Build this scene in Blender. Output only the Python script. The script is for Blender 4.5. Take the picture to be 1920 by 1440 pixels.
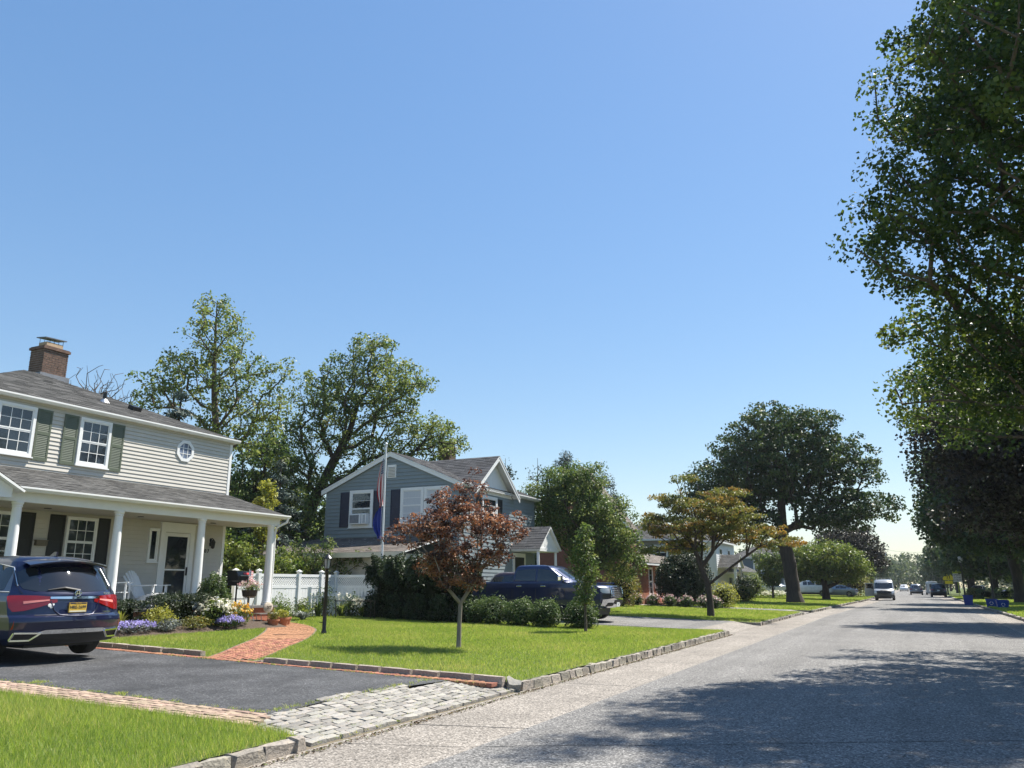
import bpy, bmesh, math, random
import numpy as np
from mathutils import Vector, Matrix
R = math.radians
random.seed(7)
for o in list(bpy.data.objects):
    bpy.data.objects.remove(o)
SC = bpy.context.scene
COL = SC.collection

# ------------------------------------------------------------ camera
cam_d = bpy.data.cameras.new('camera')
cam = bpy.data.objects.new('camera', cam_d)
COL.objects.link(cam)
cam.location = (0, 0, 1.6)
cam_d.sensor_fit = 'HORIZONTAL'
cam_d.sensor_width = 36.0
cam_d.lens = 36.0 * 1500 / 1920
cam_d.clip_start = 0.1
cam_d.clip_end = 4000
cam.rotation_euler = (R(90 + 14.11), 0, R(25.79))
SC.camera = cam

# ------------------------------------------------------------ sky, sun, exposure
SUN_AZ = R(29)      # from +Y (down the street) towards +X
SUN_EL = R(57)
w = bpy.data.worlds.new('World')
SC.world = w
w.use_nodes = True
nt = w.node_tree
nt.nodes.clear()
sky = nt.nodes.new('ShaderNodeTexSky')
sky.sky_type = 'NISHITA'
sky.sun_disc = False
sky.sun_elevation = SUN_EL
sky.sun_rotation = SUN_AZ
sky.altitude = 0
sky.air_density = 1.2
sky.dust_density = 0.3
sky.ozone_density = 3.6
bg = nt.nodes.new('ShaderNodeBackground')
bg.inputs['Strength'].default_value = 0.136
wo = nt.nodes.new('ShaderNodeOutputWorld')
hs = nt.nodes.new('ShaderNodeHueSaturation'); hs.inputs['Saturation'].default_value = 1.5; hs.inputs['Hue'].default_value = 0.506
gm = nt.nodes.new('ShaderNodeGamma'); gm.inputs['Gamma'].default_value = 0.6; nt.links.new(sky.outputs[0], gm.inputs[0]); nt.links.new(gm.outputs[0], hs.inputs['Color']); nt.links.new(hs.outputs[0], bg.inputs[0])
nt.links.new(bg.outputs[0], wo.inputs[0])

sun_d = bpy.data.lights.new('sun', 'SUN')
sun_d.energy = 4.3
sun_d.angle = R(0.53)
sun_d.color = (1.0, 0.95, 0.86)
sun = bpy.data.objects.new('sun', sun_d)
COL.objects.link(sun)
sdir = Vector((math.sin(SUN_AZ) * math.cos(SUN_EL), math.cos(SUN_AZ) * math.cos(SUN_EL), math.sin(SUN_EL)))
sun.rotation_euler = (-sdir).to_track_quat('-Z', 'Y').to_euler()
sun.location = (20, 40, 60)

vs = SC.view_settings
vs.view_transform = 'Standard'
vs.look = 'None'
vs.exposure = 1.2
vs.gamma = 1
vs.use_curve_mapping = False
try:
    SC.cycles.max_bounces = 6
    SC.cycles.diffuse_bounces = 3
    SC.cycles.glossy_bounces = 3
    SC.cycles.transmission_bounces = 4
    SC.cycles.transparent_max_bounces = 6
except Exception:
    pass

# ------------------------------------------------------------ helpers
def tag(o, label=None, cat=None, group=None, kind=None):
    if label: o['label'] = label
    if cat: o['category'] = cat
    if group: o['group'] = group
    if kind: o['kind'] = kind
    return o

def empty(name, loc, rz=0, label=None, cat=None, group=None):
    o = bpy.data.objects.new(name, None)
    COL.objects.link(o)
    o.location = loc
    o.rotation_euler = (0, 0, rz)
    o.empty_display_size = 0.3
    return tag(o, label, cat, group)

def link(name, me, parent=None, world=False):
    o = bpy.data.objects.new(name, me)
    COL.objects.link(o)
    if parent:
        o.parent = parent
        if world and parent.parent is None:
            o.location = -Vector(parent.location)
    return o

def copy_tree(o, parent=None):
    c = o.copy()
    COL.objects.link(c)
    c.parent = parent
    for ch in o.children:
        copy_tree(ch, c)
    return c

class MB:
    """collects shapes into one mesh; T maps local to object space"""
    def __init__(s, T=None):
        s.v = []; s.f = []; s.T = T
        s.flip = T is not None and T.to_3x3().determinant() < 0
    def add(s, vs, fs):
        n = len(s.v)
        if s.T is not None:
            vs = [tuple(s.T @ Vector(p)) for p in vs]
        s.v += [tuple(p) for p in vs]
        for f in fs:
            f = [n + i for i in f]
            s.f.append(f[::-1] if s.flip else f)
        return s
    def box(s, x0, x1, y0, y1, z0, z1):
        x0, x1 = min(x0, x1), max(x0, x1); y0, y1 = min(y0, y1), max(y0, y1); z0, z1 = min(z0, z1), max(z0, z1)
        return s.add([(x0,y0,z0),(x1,y0,z0),(x1,y1,z0),(x0,y1,z0),(x0,y0,z1),(x1,y0,z1),(x1,y1,z1),(x0,y1,z1)],
              [(0,3,2,1),(4,5,6,7),(0,1,5,4),(1,2,6,5),(2,3,7,6),(3,0,4,7)])
    def obox(s, c, size, rot=(0,0,0)):
        from mathutils import Euler
        m = Euler(rot).to_matrix()
        hx, hy, hz = size[0]/2, size[1]/2, size[2]/2
        P = [(-hx,-hy,-hz),(hx,-hy,-hz),(hx,hy,-hz),(-hx,hy,-hz),(-hx,-hy,hz),(hx,-hy,hz),(hx,hy,hz),(-hx,hy,hz)]
        return s.add([tuple(m @ Vector(p) + Vector(c)) for p in P],
              [(0,3,2,1),(4,5,6,7),(0,1,5,4),(1,2,6,5),(2,3,7,6),(3,0,4,7)])
    def bar(s, a, b, wd, th, up=(0,0,1)):
        a = Vector(a); b = Vector(b); d = (b-a)
        if d.length < 1e-6: return s
        d.normalize(); u = Vector(up)
        if abs(d.dot(u)) > .99: u = Vector((1,0,0))
        x = d.cross(u).normalized(); y = x.cross(d).normalized()
        x *= wd/2; y *= th/2
        return s.add([a-x-y,a+x-y,a+x+y,a-x+y,b-x-y,b+x-y,b+x+y,b-x+y],
              [(0,1,2,3),(7,6,5,4),(0,4,5,1),(1,5,6,2),(2,6,7,3),(3,7,4,0)])
    def tube(s, pts, rad, n=8, caps=True):
        pts = [Vector(p) for p in pts]
        if not hasattr(rad, '__len__'): rad = [rad]*len(pts)
        vs = []; fs = []
        prev = None
        for i, p in enumerate(pts):
            d = (pts[min(i+1, len(pts)-1)] - pts[max(i-1, 0)])
            if d.length < 1e-9: d = Vector((0,0,1))
            d.normalize()
            u = prev if prev is not None else (Vector((1,0,0)) if abs(d.x) < .9 else Vector((0,1,0)))
            x = (u - d*u.dot(d)).normalized(); prev = x
            y = d.cross(x)
            for k in range(n):
                a = 2*math.pi*k/n
                vs.append(p + (x*math.cos(a) + y*math.sin(a))*rad[i])
        for i in range(len(pts)-1):
            for k in range(n):
                k2 = (k+1) % n
                fs.append((i*n+k, i*n+k2, (i+1)*n+k2, (i+1)*n+k))
        if caps:
            fs.append(tuple(range(n))[::-1])
            fs.append(tuple((len(pts)-1)*n+k for k in range(n)))
        return s.add(vs, fs)
    def cyl(s, a, b, r, r2=None, n=12):
        return s.tube([a, b], [r, r if r2 is None else r2], n)
    def lathe(s, c, prof, n=16):
        """prof: list of (radius, z) from the bottom up"""
        vs = []; fs = []
        for r, z in prof:
            for k in range(n):
                a = 2*math.pi*k/n
                vs.append((c[0]+r*math.cos(a), c[1]+r*math.sin(a), c[2]+z))
        for i in range(len(prof)-1):
            for k in range(n):
                k2 = (k+1) % n
                fs.append((i*n+k, i*n+k2, (i+1)*n+k2, (i+1)*n+k))
        fs.append(tuple(range(n))[::-1])
        fs.append(tuple((len(prof)-1)*n+k for k in range(n)))
        return s.add(vs, fs)
    def prism(s, poly, axis, a, b):
        """extrude a 2D polygon between a and b along axis (0,1,2)"""
        def P(p, t):
            q = list(p); q.insert(axis, t); return tuple(q)
        n = len(poly)
        vs = [P(p, a) for p in poly] + [P(p, b) for p in poly]
        fs = [tuple(range(n))[::-1], tuple(range(n, 2*n))]
        for i in range(n):
            j = (i+1) % n
            fs.append((i, j, n+j, n+i))
        return s.add(vs, fs)
    def quad(s, *p):
        return s.add(p, [tuple(range(len(p)))])
    def grid(s, rows):
        n = len(rows[0]); vs = [p for r in rows for p in r]; fs = []
        for i in range(len(rows)-1):
            for j in range(n-1):
                fs.append((i*n+j, i*n+j+1, (i+1)*n+j+1, (i+1)*n+j))
        return s.add(vs, fs)
    def ball(s, c, r, nu=10, nv=7):
        if not hasattr(r, '__len__'): r = (r, r, r)
        prof = []
        rows = []
        for i in range(nv+1):
            t = -math.pi/2 + math.pi*i/nv
            rows.append([(c[0]+r[0]*math.cos(t)*math.cos(2*math.pi*k/nu), c[1]+r[1]*math.cos(t)*math.sin(2*math.pi*k/nu), c[2]+r[2]*math.sin(t)) for k in range(nu+1)])
        return s.grid(rows)
    def mesh(s, name, smooth=False, fix=True, sharp=35):
        me = bpy.data.meshes.new(name)
        me.from_pydata(s.v, [], s.f)
        if fix:
            bm = bmesh.new(); bm.from_mesh(me)
            bmesh.ops.remove_doubles(bm, verts=bm.verts, dist=1e-5)
            bmesh.ops.recalc_face_normals(bm, faces=bm.faces)
            bm.to_mesh(me); bm.free()
        if smooth:
            me.polygons.foreach_set('use_smooth', [True]*len(me.polygons))
            me.set_sharp_from_angle(angle=R(sharp))
        me.update()
        return me
    def build(s, name, mat, parent=None, smooth=False, world=False, bevel=0, fix=True, sharp=35):
        me = s.mesh(name, smooth, fix, sharp)
        me.materials.append(mat)
        o = link(name, me, parent, world)
        if bevel:
            b = o.modifiers.new('bevel', 'BEVEL'); b.width = bevel; b.segments = 2; b.limit_method = 'ANGLE'; b.angle_limit = R(40)
        return o

def struct(mb, name, mat, **k):
    o = mb.build(name, mat, **k); o['kind'] = 'structure'; return o

def text_mesh(body, size, depth=0.002, align='CENTER'):
    cu = bpy.data.curves.new('lettering', 'FONT')
    cu.body = body; cu.size = size; cu.extrude = depth; cu.align_x = align; cu.align_y = 'CENTER'
    cu.resolution_u = 3
    o = bpy.data.objects.new('lettering', cu); COL.objects.link(o)
    dg = bpy.context.evaluated_depsgraph_get()
    me = bpy.data.meshes.new_from_object(o.evaluated_get(dg))
    bpy.data.objects.remove(o)
    return me
def text(name, body, size, mat, parent, M, depth=0.002, sx=1.0):
    me = text_mesh(body, size, depth)
    me.transform(M @ Matrix.Diagonal((sx, 1, 1, 1)))
    me.materials.clear(); me.materials.append(mat)
    return link(name, me, parent)

# ------------------------------------------------------------ materials
def newmat(name):
    m = bpy.data.materials.new(name); m.use_nodes = True
    nt = m.node_tree
    b = nt.nodes['Principled BSDF']
    return m, nt, b
def node(nt, typ, **kw):
    n = nt.nodes.new(typ)
    for k, v in kw.items():
        if k in n.inputs: n.inputs[k].default_value = v
        else: setattr(n, k, v)
    return n
def ramp(nt, stops):
    r = nt.nodes.new('ShaderNodeValToRGB')
    e = r.color_ramp.elements
    while len(e) < len(stops): e.new(0.5)
    for i, (p, c) in enumerate(stops):
        e[i].position = p; e[i].color = (*c, 1) if len(c) == 3 else c
    return r
def mul(c, k): return tuple(min(1, x*k) for x in c)

def pmat(name, col, rough=.6, var=.15, scale=6, bump=0, bscale=None, metallic=0, coat=0, spec=.5, per_obj=0, stretch=None, detail=6, hue=None):
    """procedural surface: noise-driven colour variation, optional per-object variation and bump"""
    m, nt, b = newmat(name)
    L = nt.links.new
    b.inputs['Roughness'].default_value = rough
    b.inputs['Metallic'].default_value = metallic
    b.inputs['Specular IOR Level'].default_value = spec
    b.inputs['Coat Weight'].default_value = coat
    b.inputs['Coat Roughness'].default_value = .04
    tc = node(nt, 'ShaderNodeTexCoord')
    src = tc.outputs['Object']
    if stretch:
        mp = node(nt, 'ShaderNodeMapping'); mp.inputs['Scale'].default_value = stretch
        L(src, mp.inputs[0]); src = mp.outputs[0]
    nz = node(nt, 'ShaderNodeTexNoise', Scale=scale, Detail=detail, Roughness=.65)
    L(src, nz.inputs['Vector'])
    c2 = hue if hue else mul(col, 1 + var)
    rp = ramp(nt, [(.28, mul(col, 1 - var)), (.5, col), (.72, c2)])
    L(nz.outputs['Fac'], rp.inputs[0])
    out = rp.outputs[0]
    if per_obj:
        oi = node(nt, 'ShaderNodeObjectInfo')
        hs = node(nt, 'ShaderNodeHueSaturation')
        mr = node(nt, 'ShaderNodeMapRange'); mr.inputs['To Min'].default_value = 1 - per_obj; mr.inputs['To Max'].default_value = 1 + per_obj
        L(oi.outputs['Random'], mr.inputs['Value']); L(mr.outputs[0], hs.inputs['Value'])
        m2 = node(nt, 'ShaderNodeMath', operation='MULTIPLY'); m2.inputs[1].default_value = 17.3
        fr = node(nt, 'ShaderNodeMath', operation='FRACT')
        L(oi.outputs['Random'], m2.inputs[0]); L(m2.outputs[0], fr.inputs[0])
        mr2 = node(nt, 'ShaderNodeMapRange'); mr2.inputs['To Min'].default_value = .5 - per_obj*.06; mr2.inputs['To Max'].default_value = .5 + per_obj*.06
        L(fr.outputs[0], mr2.inputs['Value']); L(mr2.outputs[0], hs.inputs['Hue'])
        L(out, hs.inputs['Color']); out = hs.outputs[0]
    L(out, b.inputs['Base Color'])
    if bump:
        nb = node(nt, 'ShaderNodeTexNoise', Scale=bscale or scale*4, Detail=5, Roughness=.6)
        L(src, nb.inputs['Vector'])
        bp = node(nt, 'ShaderNodeBump', Strength=bump, Distance=.02)
        L(nb.outputs['Fac'], bp.inputs['Height']); L(bp.outputs[0], b.inputs['Normal'])
    return m

def leafmat(name, cols, trans=.35, rough=.5, gloss=.35):
    """leaf: colour picked per leaf from a ramp, light passes through"""
    m, nt, b = newmat(name); L = nt.links.new
    at = node(nt, 'ShaderNodeAttribute', attribute_name='rnd')
    n = len(cols)
    rp = ramp(nt, [((i + .3)/(n), c) for i, c in enumerate(cols)])
    L(at.outputs['Fac'], rp.inputs[0])
    L(rp.outputs[0], b.inputs['Base Color'])
    b.inputs['Roughness'].default_value = rough
    b.inputs['Specular IOR Level'].default_value = gloss
    tr = node(nt, 'ShaderNodeBsdfTranslucent')
    hs = node(nt, 'ShaderNodeHueSaturation'); hs.inputs['Value'].default_value = 1.5; hs.inputs['Saturation'].default_value = 1.1
    hs.inputs['Hue'].default_value = .49
    L(rp.outputs[0], hs.inputs['Color']); L(hs.outputs[0], tr.inputs['Color'])
    mx = node(nt, 'ShaderNodeMixShader'); mx.inputs[0].default_value = trans
    L(b.outputs[0], mx.inputs[1]); L(tr.outputs[0], mx.inputs[2])
    L(mx.outputs[0], nt.nodes['Material Output'].inputs['Surface'])
    return m

def glassmat(name, col=(.012,.016,.02), rough=.03, spec=.8):
    m, nt, b = newmat(name)
    L = nt.links.new
    b.inputs['Roughness'].default_value = rough
    b.inputs['Specular IOR Level'].default_value = spec
    tc = node(nt, 'ShaderNodeTexCoord'); nz = node(nt, 'ShaderNodeTexNoise', Scale=1.3, Detail=2)
    L(tc.outputs['Object'], nz.inputs['Vector'])
    rp = ramp(nt, [(.3, mul(col, .6)), (.7, mul(col, 1.5))]); L(nz.outputs['Fac'], rp.inputs[0]); L(rp.outputs[0], b.inputs['Base Color'])
    bp = node(nt, 'ShaderNodeBump', Strength=.02, Distance=.05); nb = node(nt, 'ShaderNodeTexNoise', Scale=2.5, Detail=1)
    L(tc.outputs['Object'], nb.inputs['Vector']); L(nb.outputs['Fac'], bp.inputs['Height']); L(bp.outputs[0], b.inputs['Normal'])
    return m

def speckle(name, base, dark, light, scale, patch=.15, pscale=.6, rough=.9, bump=.25, streak=0):
    """asphalt / exposed aggregate: fine stones plus broad worn patches"""
    m, nt, b = newmat(name); L = nt.links.new
    tc = node(nt, 'ShaderNodeTexCoord')
    vo = node(nt, 'ShaderNodeTexVoronoi', Scale=scale)
    L(tc.outputs['Object'], vo.inputs['Vector'])
    sp = node(nt, 'ShaderNodeSeparateColor'); L(vo.outputs['Color'], sp.inputs[0])
    rp = ramp(nt, [(0, dark), (.45, base), (.8, mul(base, 1.25)), (1, light)])
    L(sp.outputs[0], rp.inputs[0])
    nz = node(nt, 'ShaderNodeTexNoise', Scale=pscale, Detail=7, Roughness=.62)
    L(tc.outputs['Object'], nz.inputs['Vector'])
    pr = ramp(nt, [(.3, (1-patch,)*3), (.7, (1+patch,)*3)]); pr.color_ramp.elements[1].color = (1, 1, 1, 1); pr.color_ramp.elements[0].color = (1-2*patch,)*3 + (1,)
    L(nz.outputs['Fac'], pr.inputs[0])
    mx = node(nt, 'ShaderNodeMix', data_type='RGBA', blend_type='MULTIPLY'); mx.inputs[0].default_value = 1
    L(rp.outputs[0], mx.inputs[6]); L(pr.outputs[0], mx.inputs[7])
    out = mx.outputs[2]
    if streak:
        mp = node(nt, 'ShaderNodeMapping'); mp.inputs['Scale'].default_value = (1.1, .035, 1); L(tc.outputs['Object'], mp.inputs[0])
        n2 = node(nt, 'ShaderNodeTexNoise', Scale=1.0, Detail=5, Roughness=.6); L(mp.outputs[0], n2.inputs['Vector'])
        r2 = ramp(nt, [(.35, (1-streak,)*3), (.62, (1, 1, 1))]); L(n2.outputs['Fac'], r2.inputs[0])
        n3 = node(nt, 'ShaderNodeTexNoise', Scale=2.3, Detail=3, Roughness=.5, Distortion=.6); L(tc.outputs['Object'], n3.inputs['Vector'])
        r3 = ramp(nt, [(.66, (1, 1, 1)), (.78, (.72, .72, .73))]); L(n3.outputs['Fac'], r3.inputs[0])
        for rr in (r2, r3):
            m2 = node(nt, 'ShaderNodeMix', data_type='RGBA', blend_type='MULTIPLY'); m2.inputs[0].default_value = 1
            L(out, m2.inputs[6]); L(rr.outputs[0], m2.inputs[7]); out = m2.outputs[2]
    L(out, b.inputs['Base Color'])
    b.inputs['Roughness'].default_value = rough
    b.inputs['Specular IOR Level'].default_value = .3
    bp = node(nt, 'ShaderNodeBump', Strength=bump, Distance=.01)
    L(vo.outputs['Distance'], bp.inputs['Height']); L(bp.outputs[0], b.inputs['Normal'])
    return m

def shinglemat(name, col, w=.3, h=.14):
    """asphalt shingles: tabs of differing shade along the courses, mineral grain"""
    m, nt, b = newmat(name); L = nt.links.new
    tc = node(nt, 'ShaderNodeTexCoord')
    uv = node(nt, 'ShaderNodeAttribute', attribute_name='suv')
    br = node(nt, 'ShaderNodeTexBrick', Scale=1.0)
    br.inputs['Brick Width'].default_value = w; br.inputs['Row Height'].default_value = h
    br.inputs['Mortar Size'].default_value = .006; br.inputs['Bias'].default_value = 0
    br.inputs['Color1'].default_value = (*mul(col, .78), 1); br.inputs['Color2'].default_value = (*mul(col, 1.25), 1); br.inputs['Mortar'].default_value = (*mul(col, .45), 1)
    L(uv.outputs['Vector'], br.inputs['Vector'])
    nz = node(nt, 'ShaderNodeTexNoise', Scale=1.1, Detail=8, Roughness=.7); L(tc.outputs['Object'], nz.inputs['Vector'])
    rp = ramp(nt, [(.3, (.66,.655,.65)), (.7, (1.0,1.0,1.0))]); L(nz.outputs['Fac'], rp.inputs[0])
    mx = node(nt, 'ShaderNodeMix', data_type='RGBA', blend_type='MULTIPLY'); mx.inputs[0].default_value = 1
    L(br.outputs[0], mx.inputs[6]); L(rp.outputs[0], mx.inputs[7])
    L(mx.outputs[2], b.inputs['Base Color']); b.inputs['Roughness'].default_value = .95
    b.inputs['Specular IOR Level'].default_value = .2
    g = node(nt, 'ShaderNodeTexNoise', Scale=90, Detail=2); L(tc.outputs['Object'], g.inputs['Vector'])
    bp = node(nt, 'ShaderNodeBump', Strength=.4, Distance=.01); L(g.outputs['Fac'], bp.inputs['Height']); L(bp.outputs[0], b.inputs['Normal'])
    return m

def paintmat(name, col, flake=.3):
    m, nt, b = newmat(name); L = nt.links.new
    tc = node(nt, 'ShaderNodeTexCoord'); nz = node(nt, 'ShaderNodeTexNoise', Scale=3, Detail=6); L(tc.outputs['Object'], nz.inputs['Vector'])
    rp = ramp(nt, [(.3, mul(col, .9)), (.7, mul(col, 1.1))]); L(nz.outputs['Fac'], rp.inputs[0]); L(rp.outputs[0], b.inputs['Base Color'])
    b.inputs['Metallic'].default_value = flake; b.inputs['Roughness'].default_value = .32
    b.inputs['Coat Weight'].default_value = 1; b.inputs['Coat Roughness'].default_value = .03
    return m

MT = {}
MT['white'] = pmat('white_paint', (.80,.80,.79), .45, .04, 3, .05)
MT['siding'] = pmat('cream_vinyl_siding', (.53,.50,.445), .5, .05, 2.5, .05, 40)
MT['siding_blue'] = pmat('grey_blue_siding', (.215,.255,.27), .55, .06, 2.5, .05, 40)
MT['shutter_green'] = pmat('olive_green_shutter', (.105,.125,.085), .5, .1, 6)
MT['shutter_black'] = pmat('black_shutter', (.012,.012,.013), .45, .2, 6)
MT['shutter_navy'] = pmat('navy_shutter', (.012,.017,.045), .45, .2, 6)
MT['shingle'] = shinglemat('grey_shingles', (.112,.110,.106))
MT['shingle_dark'] = shinglemat('dark_grey_shingles', (.10,.10,.105))
MT['shingle_brown'] = shinglemat('weathered_brown_shingles', (.19,.165,.145))
MT['glass'] = glassmat('window_glass', (.02,.026,.034), .03, .9)
MT['glass_sky'] = glassmat('octagon_glass', (.16,.20,.28), .05, 1.0)
MT['curtain'] = pmat('pale_curtain', (.55,.57,.6), .8, .1, 9, stretch=(8,8,.4))
MT['brick'] = pmat('red_brick', (.30,.115,.07), .85, .3, 14, .3, 60, per_obj=.28)
MT['path_brick'] = pmat('paver_brick', (.33,.145,.085), .9, .35, 12, .4, 60, per_obj=.25)
MT['pale_brick'] = pmat('faded_paver_brick', (.34,.245,.18), .92, .35, 12, .4, 60, per_obj=.28)
MT['chimney_brick'] = pmat('chimney_brick', (.13,.078,.056), .88, .5, 9, .4, 50)
MT['mortar'] = pmat('mortar', (.30,.27,.24), .95, .2, 20, .2)
MT['flashing'] = pmat('lead_flashing', (.17,.18,.2), .55, .25, 5)
MT['granite'] = pmat('granite_block', (.255,.23,.195), .9, .45, 14, 1.0, 30, per_obj=.3, hue=(.36,.305,.23))
MT['cobble'] = pmat('granite_paver', (.265,.252,.228), .9, .3, 14, .7, 40, per_obj=.3, hue=(.33,.285,.22))
MT['dark_granite'] = pmat('driveway_edging_stone', (.30,.255,.21), .85, .35, 12, .8, 24, per_obj=.2)
MT['soil'] = pmat('soil', (.075,.052,.036), .95, .4, 14, .8)
MT['joint'] = pmat('sandy_joint', (.17,.135,.095), .95, .4, 20, .5, hue=(.14,.16,.07))
MT['concrete'] = pmat('concrete', (.32,.305,.28), .9, .15, 5, .3, 60)
MT['asphalt'] = speckle('worn_asphalt', (.19,.183,.174), (.055,.054,.052), (.48,.46,.43), 62, .12, .5, streak=.22)
MT['gutter'] = speckle('aggregate_gutter', (.28,.25,.215), (.10,.09,.08), (.56,.51,.45), 58, .14, .8, streak=.18)
MT['drive'] = speckle('sealed_asphalt', (.084,.085,.088), (.04,.04,.041), (.21,.21,.21), 60, .3, 1.3, .72, .2, streak=.2)
MT['lawn'] = pmat('lawn_turf', (.095,.125,.024), .95, .35, 2.2, .8, 60, hue=(.13,.15,.035))
MT['ground'] = pmat('far_ground', (.055,.075,.025), .95, .35, .3, .3)
MT['black_metal'] = pmat('black_painted_metal', (.012,.012,.013), .35, .2, 8)
MT['chrome'] = pmat('chrome', (.75,.76,.78), .08, .03, 4, metallic=1)
MT['steel'] = pmat('galvanised_steel', (.5,.51,.52), .4, .1, 8, metallic=.8)
MT['tyre'] = pmat('tyre_rubber', (.018,.018,.018), .8, .2, 20)
MT['rim'] = pmat('alloy_rim', (.42,.43,.45), .25, .1, 6, metallic=.9)
MT['black_plastic'] = pmat('black_plastic', (.014,.014,.015), .5, .2, 8)
MT['lamp_red'] = glassmat('tail_lamp_red', (.19,.006,.007), .08, .9)
MT['lamp_clear'] = glassmat('headlamp_clear', (.55,.56,.58), .05, 1)
MT['autoglass'] = glassmat('tinted_car_glass', (.012,.014,.017), .02, 1)
MT['terracotta'] = pmat('terracotta', (.33,.14,.075), .8, .2, 8, .2)
MT['bark'] = pmat('grey_brown_bark', (.11,.085,.065), .95, .4, 7, 1.0, 14, stretch=(1,1,.25))
MT['bark_dark'] = pmat('dark_bark', (.06,.047,.038), .95, .4, 7, 1.0, 14, stretch=(1,1,.25))
MT['bark_pale'] = pmat('pale_bark', (.22,.19,.16), .9, .35, 7, .6, 14, stretch=(1,1,.25))
MT['core'] = pmat('dark_core', (.012,.016,.007), 1, .5, 30, 1.0, 60, spec=0)  # added bush filler, coloured near black like a shaded inside
# ------------------------------------------------------------ the ground
KX = -5.70          # back of the left kerb
KR = 4.45           # face of the right kerb
def gr(x):
    if x < KX: return .13 + .026*min(KX - x, 18)
    return 0 if x < KR else .12

def in_poly(px, py, poly):
    inside = np.zeros(len(px), bool)
    n = len(poly); j = n - 1
    for i in range(n):
        xi, yi = poly[i]; xj, yj = poly[j]
        c = ((yi > py) != (yj > py)) & (px < (xj-xi)*(py-yi)/(yj-yi+1e-12)+xi)
        inside ^= c; j = i
    return inside

def quick_mesh(name, V, F, mat, rnd=None, nv=4):
    """mesh from numpy arrays (F: n x nv), with a per-face random attribute"""
    me = bpy.data.meshes.new(name)
    me.vertices.add(len(V)); me.vertices.foreach_set('co', V.astype(np.float32).ravel())
    nf = len(F)
    me.loops.add(nf*nv); me.loops.foreach_set('vertex_index', F.astype(np.int32).ravel())
    me.polygons.add(nf)
    me.polygons.foreach_set('loop_start', np.arange(0, nf*nv, nv, dtype=np.int32))
    me.polygons.foreach_set('loop_total', np.full(nf, nv, dtype=np.int32))
    me.update(calc_edges=True)
    if rnd is not None:
        a = me.attributes.new('rnd', 'FLOAT', 'FACE'); a.data.foreach_set('value', rnd.astype(np.float32))
    me.materials.append(mat)
    return me

struct(MB().box(-420, 420, -60, 620, -.6, -.06), 'ground', MT['ground'])
# roadway with a gentle crown, concrete gutters either side
def strip(xs, y0, y1, zf, n=90):
    mb = MB(); rows = []
    for i in range(n+1):
        y = y0 + (y1-y0)*(i/n)**2
        rows.append([(x + (shift(y) if x < -3.9 and x > -6 else 0), y, zf(x)) for x in xs])
    return mb.grid(rows)
shift = lambda y: float(np.interp(y, [46, 100], [0, 1.4]))      # the left kerb drifts in as the street bends
crown = lambda x: .05*(1 - ((x+.4)/4.0)**2) if abs(x+.4) < 4 else 0
ROAD = struct(strip([-4.12, -3, -2, -1, 0, 1, 2, 3.2], -25, 520, lambda x: .012 + crown(x)*.6), 'road', MT['asphalt'])
GUT_L = struct(strip([-5.66, -4.9, -4.10], -25, 520, lambda x: .006 + .003*(x+5.66)), 'gutter', MT['gutter'])
GUT_R = struct(strip([3.18, 3.8, 4.5], -25, 520, lambda x: .008), 'gutter', MT['gutter'])
# tar-filled cracks and concrete joints
tar = pmat('tar_seal', (.018,.018,.018), .6, .2, 10)
rng = random.Random(3)
def crack(pts, wd):
    mb = MB()
    L_, R_ = [], []
    P = []
    for i in range(len(pts)-1):
        a, b = Vector(pts[i]), Vector(pts[i+1]); k = max(2, int((b-a).length/.12))
        for j in range(k): P.append(a.lerp(b, j/k) + Vector((rng.uniform(-.012,.012), rng.uniform(-.012,.012))))
    P.append(Vector(pts[-1]))
    rows = []
    for p in P:
        w_ = wd*rng.uniform(.35, 1)
        zf = (.012 + crown(p.x)*.6 if p.x > -4.1 else .006+.003*(p.x+5.66)) + .004
        rows.append([(p.x, p.y-w_/2, zf), (p.x+.004, p.y+w_/2, zf)])
    return mb.grid(rows)
for i, (pts, wd) in enumerate([([(-4.1,7.7),(-3.4,8.08),(-2.15,8.62),(-.7,9.46),(.8,10.3),(3.1,11.4)], .03), ([(-5.5,8.62),(-4.1,8.9)], .03), ([(-5.5,7.3),(-4.1,7.7)], .02),
        ([(-2.2,7.3),(-1.6,8.0),(-1.3,8.9),(-1.5,9.4)], .016), ([(-5.5,13.2),(-4.1,13.25)], .025), ([(-4.1,17.5),(-2,17.8),(0,17.9),(3,17.7)], .03), ([(-5.5,17.4),(-4.1,17.5)], .025),
        ([(1.2,9.5),(1.9,10.3),(2.4,11.8),(2.6,13)], .018), ([(-3.2,13),(-2.7,14.4),(-3.0,15.6),(-2.8,17)], .018), ([(-4.1,29.5),(0,30),(3,29.6)], .04),
        ([(-5.5,22.2),(-4.1,22.2)], .025), ([(-5.5,27.4),(-4.1,27.4)], .03), ([(-5.5,33.4),(-4.1,33.4)], .03), ([(3.2,40),(4.4,40)], .04), ([(3.2,47),(4.4,47)], .04)]):
    o = crack(pts, wd).build('crack_seal', tar, ROAD)
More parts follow.
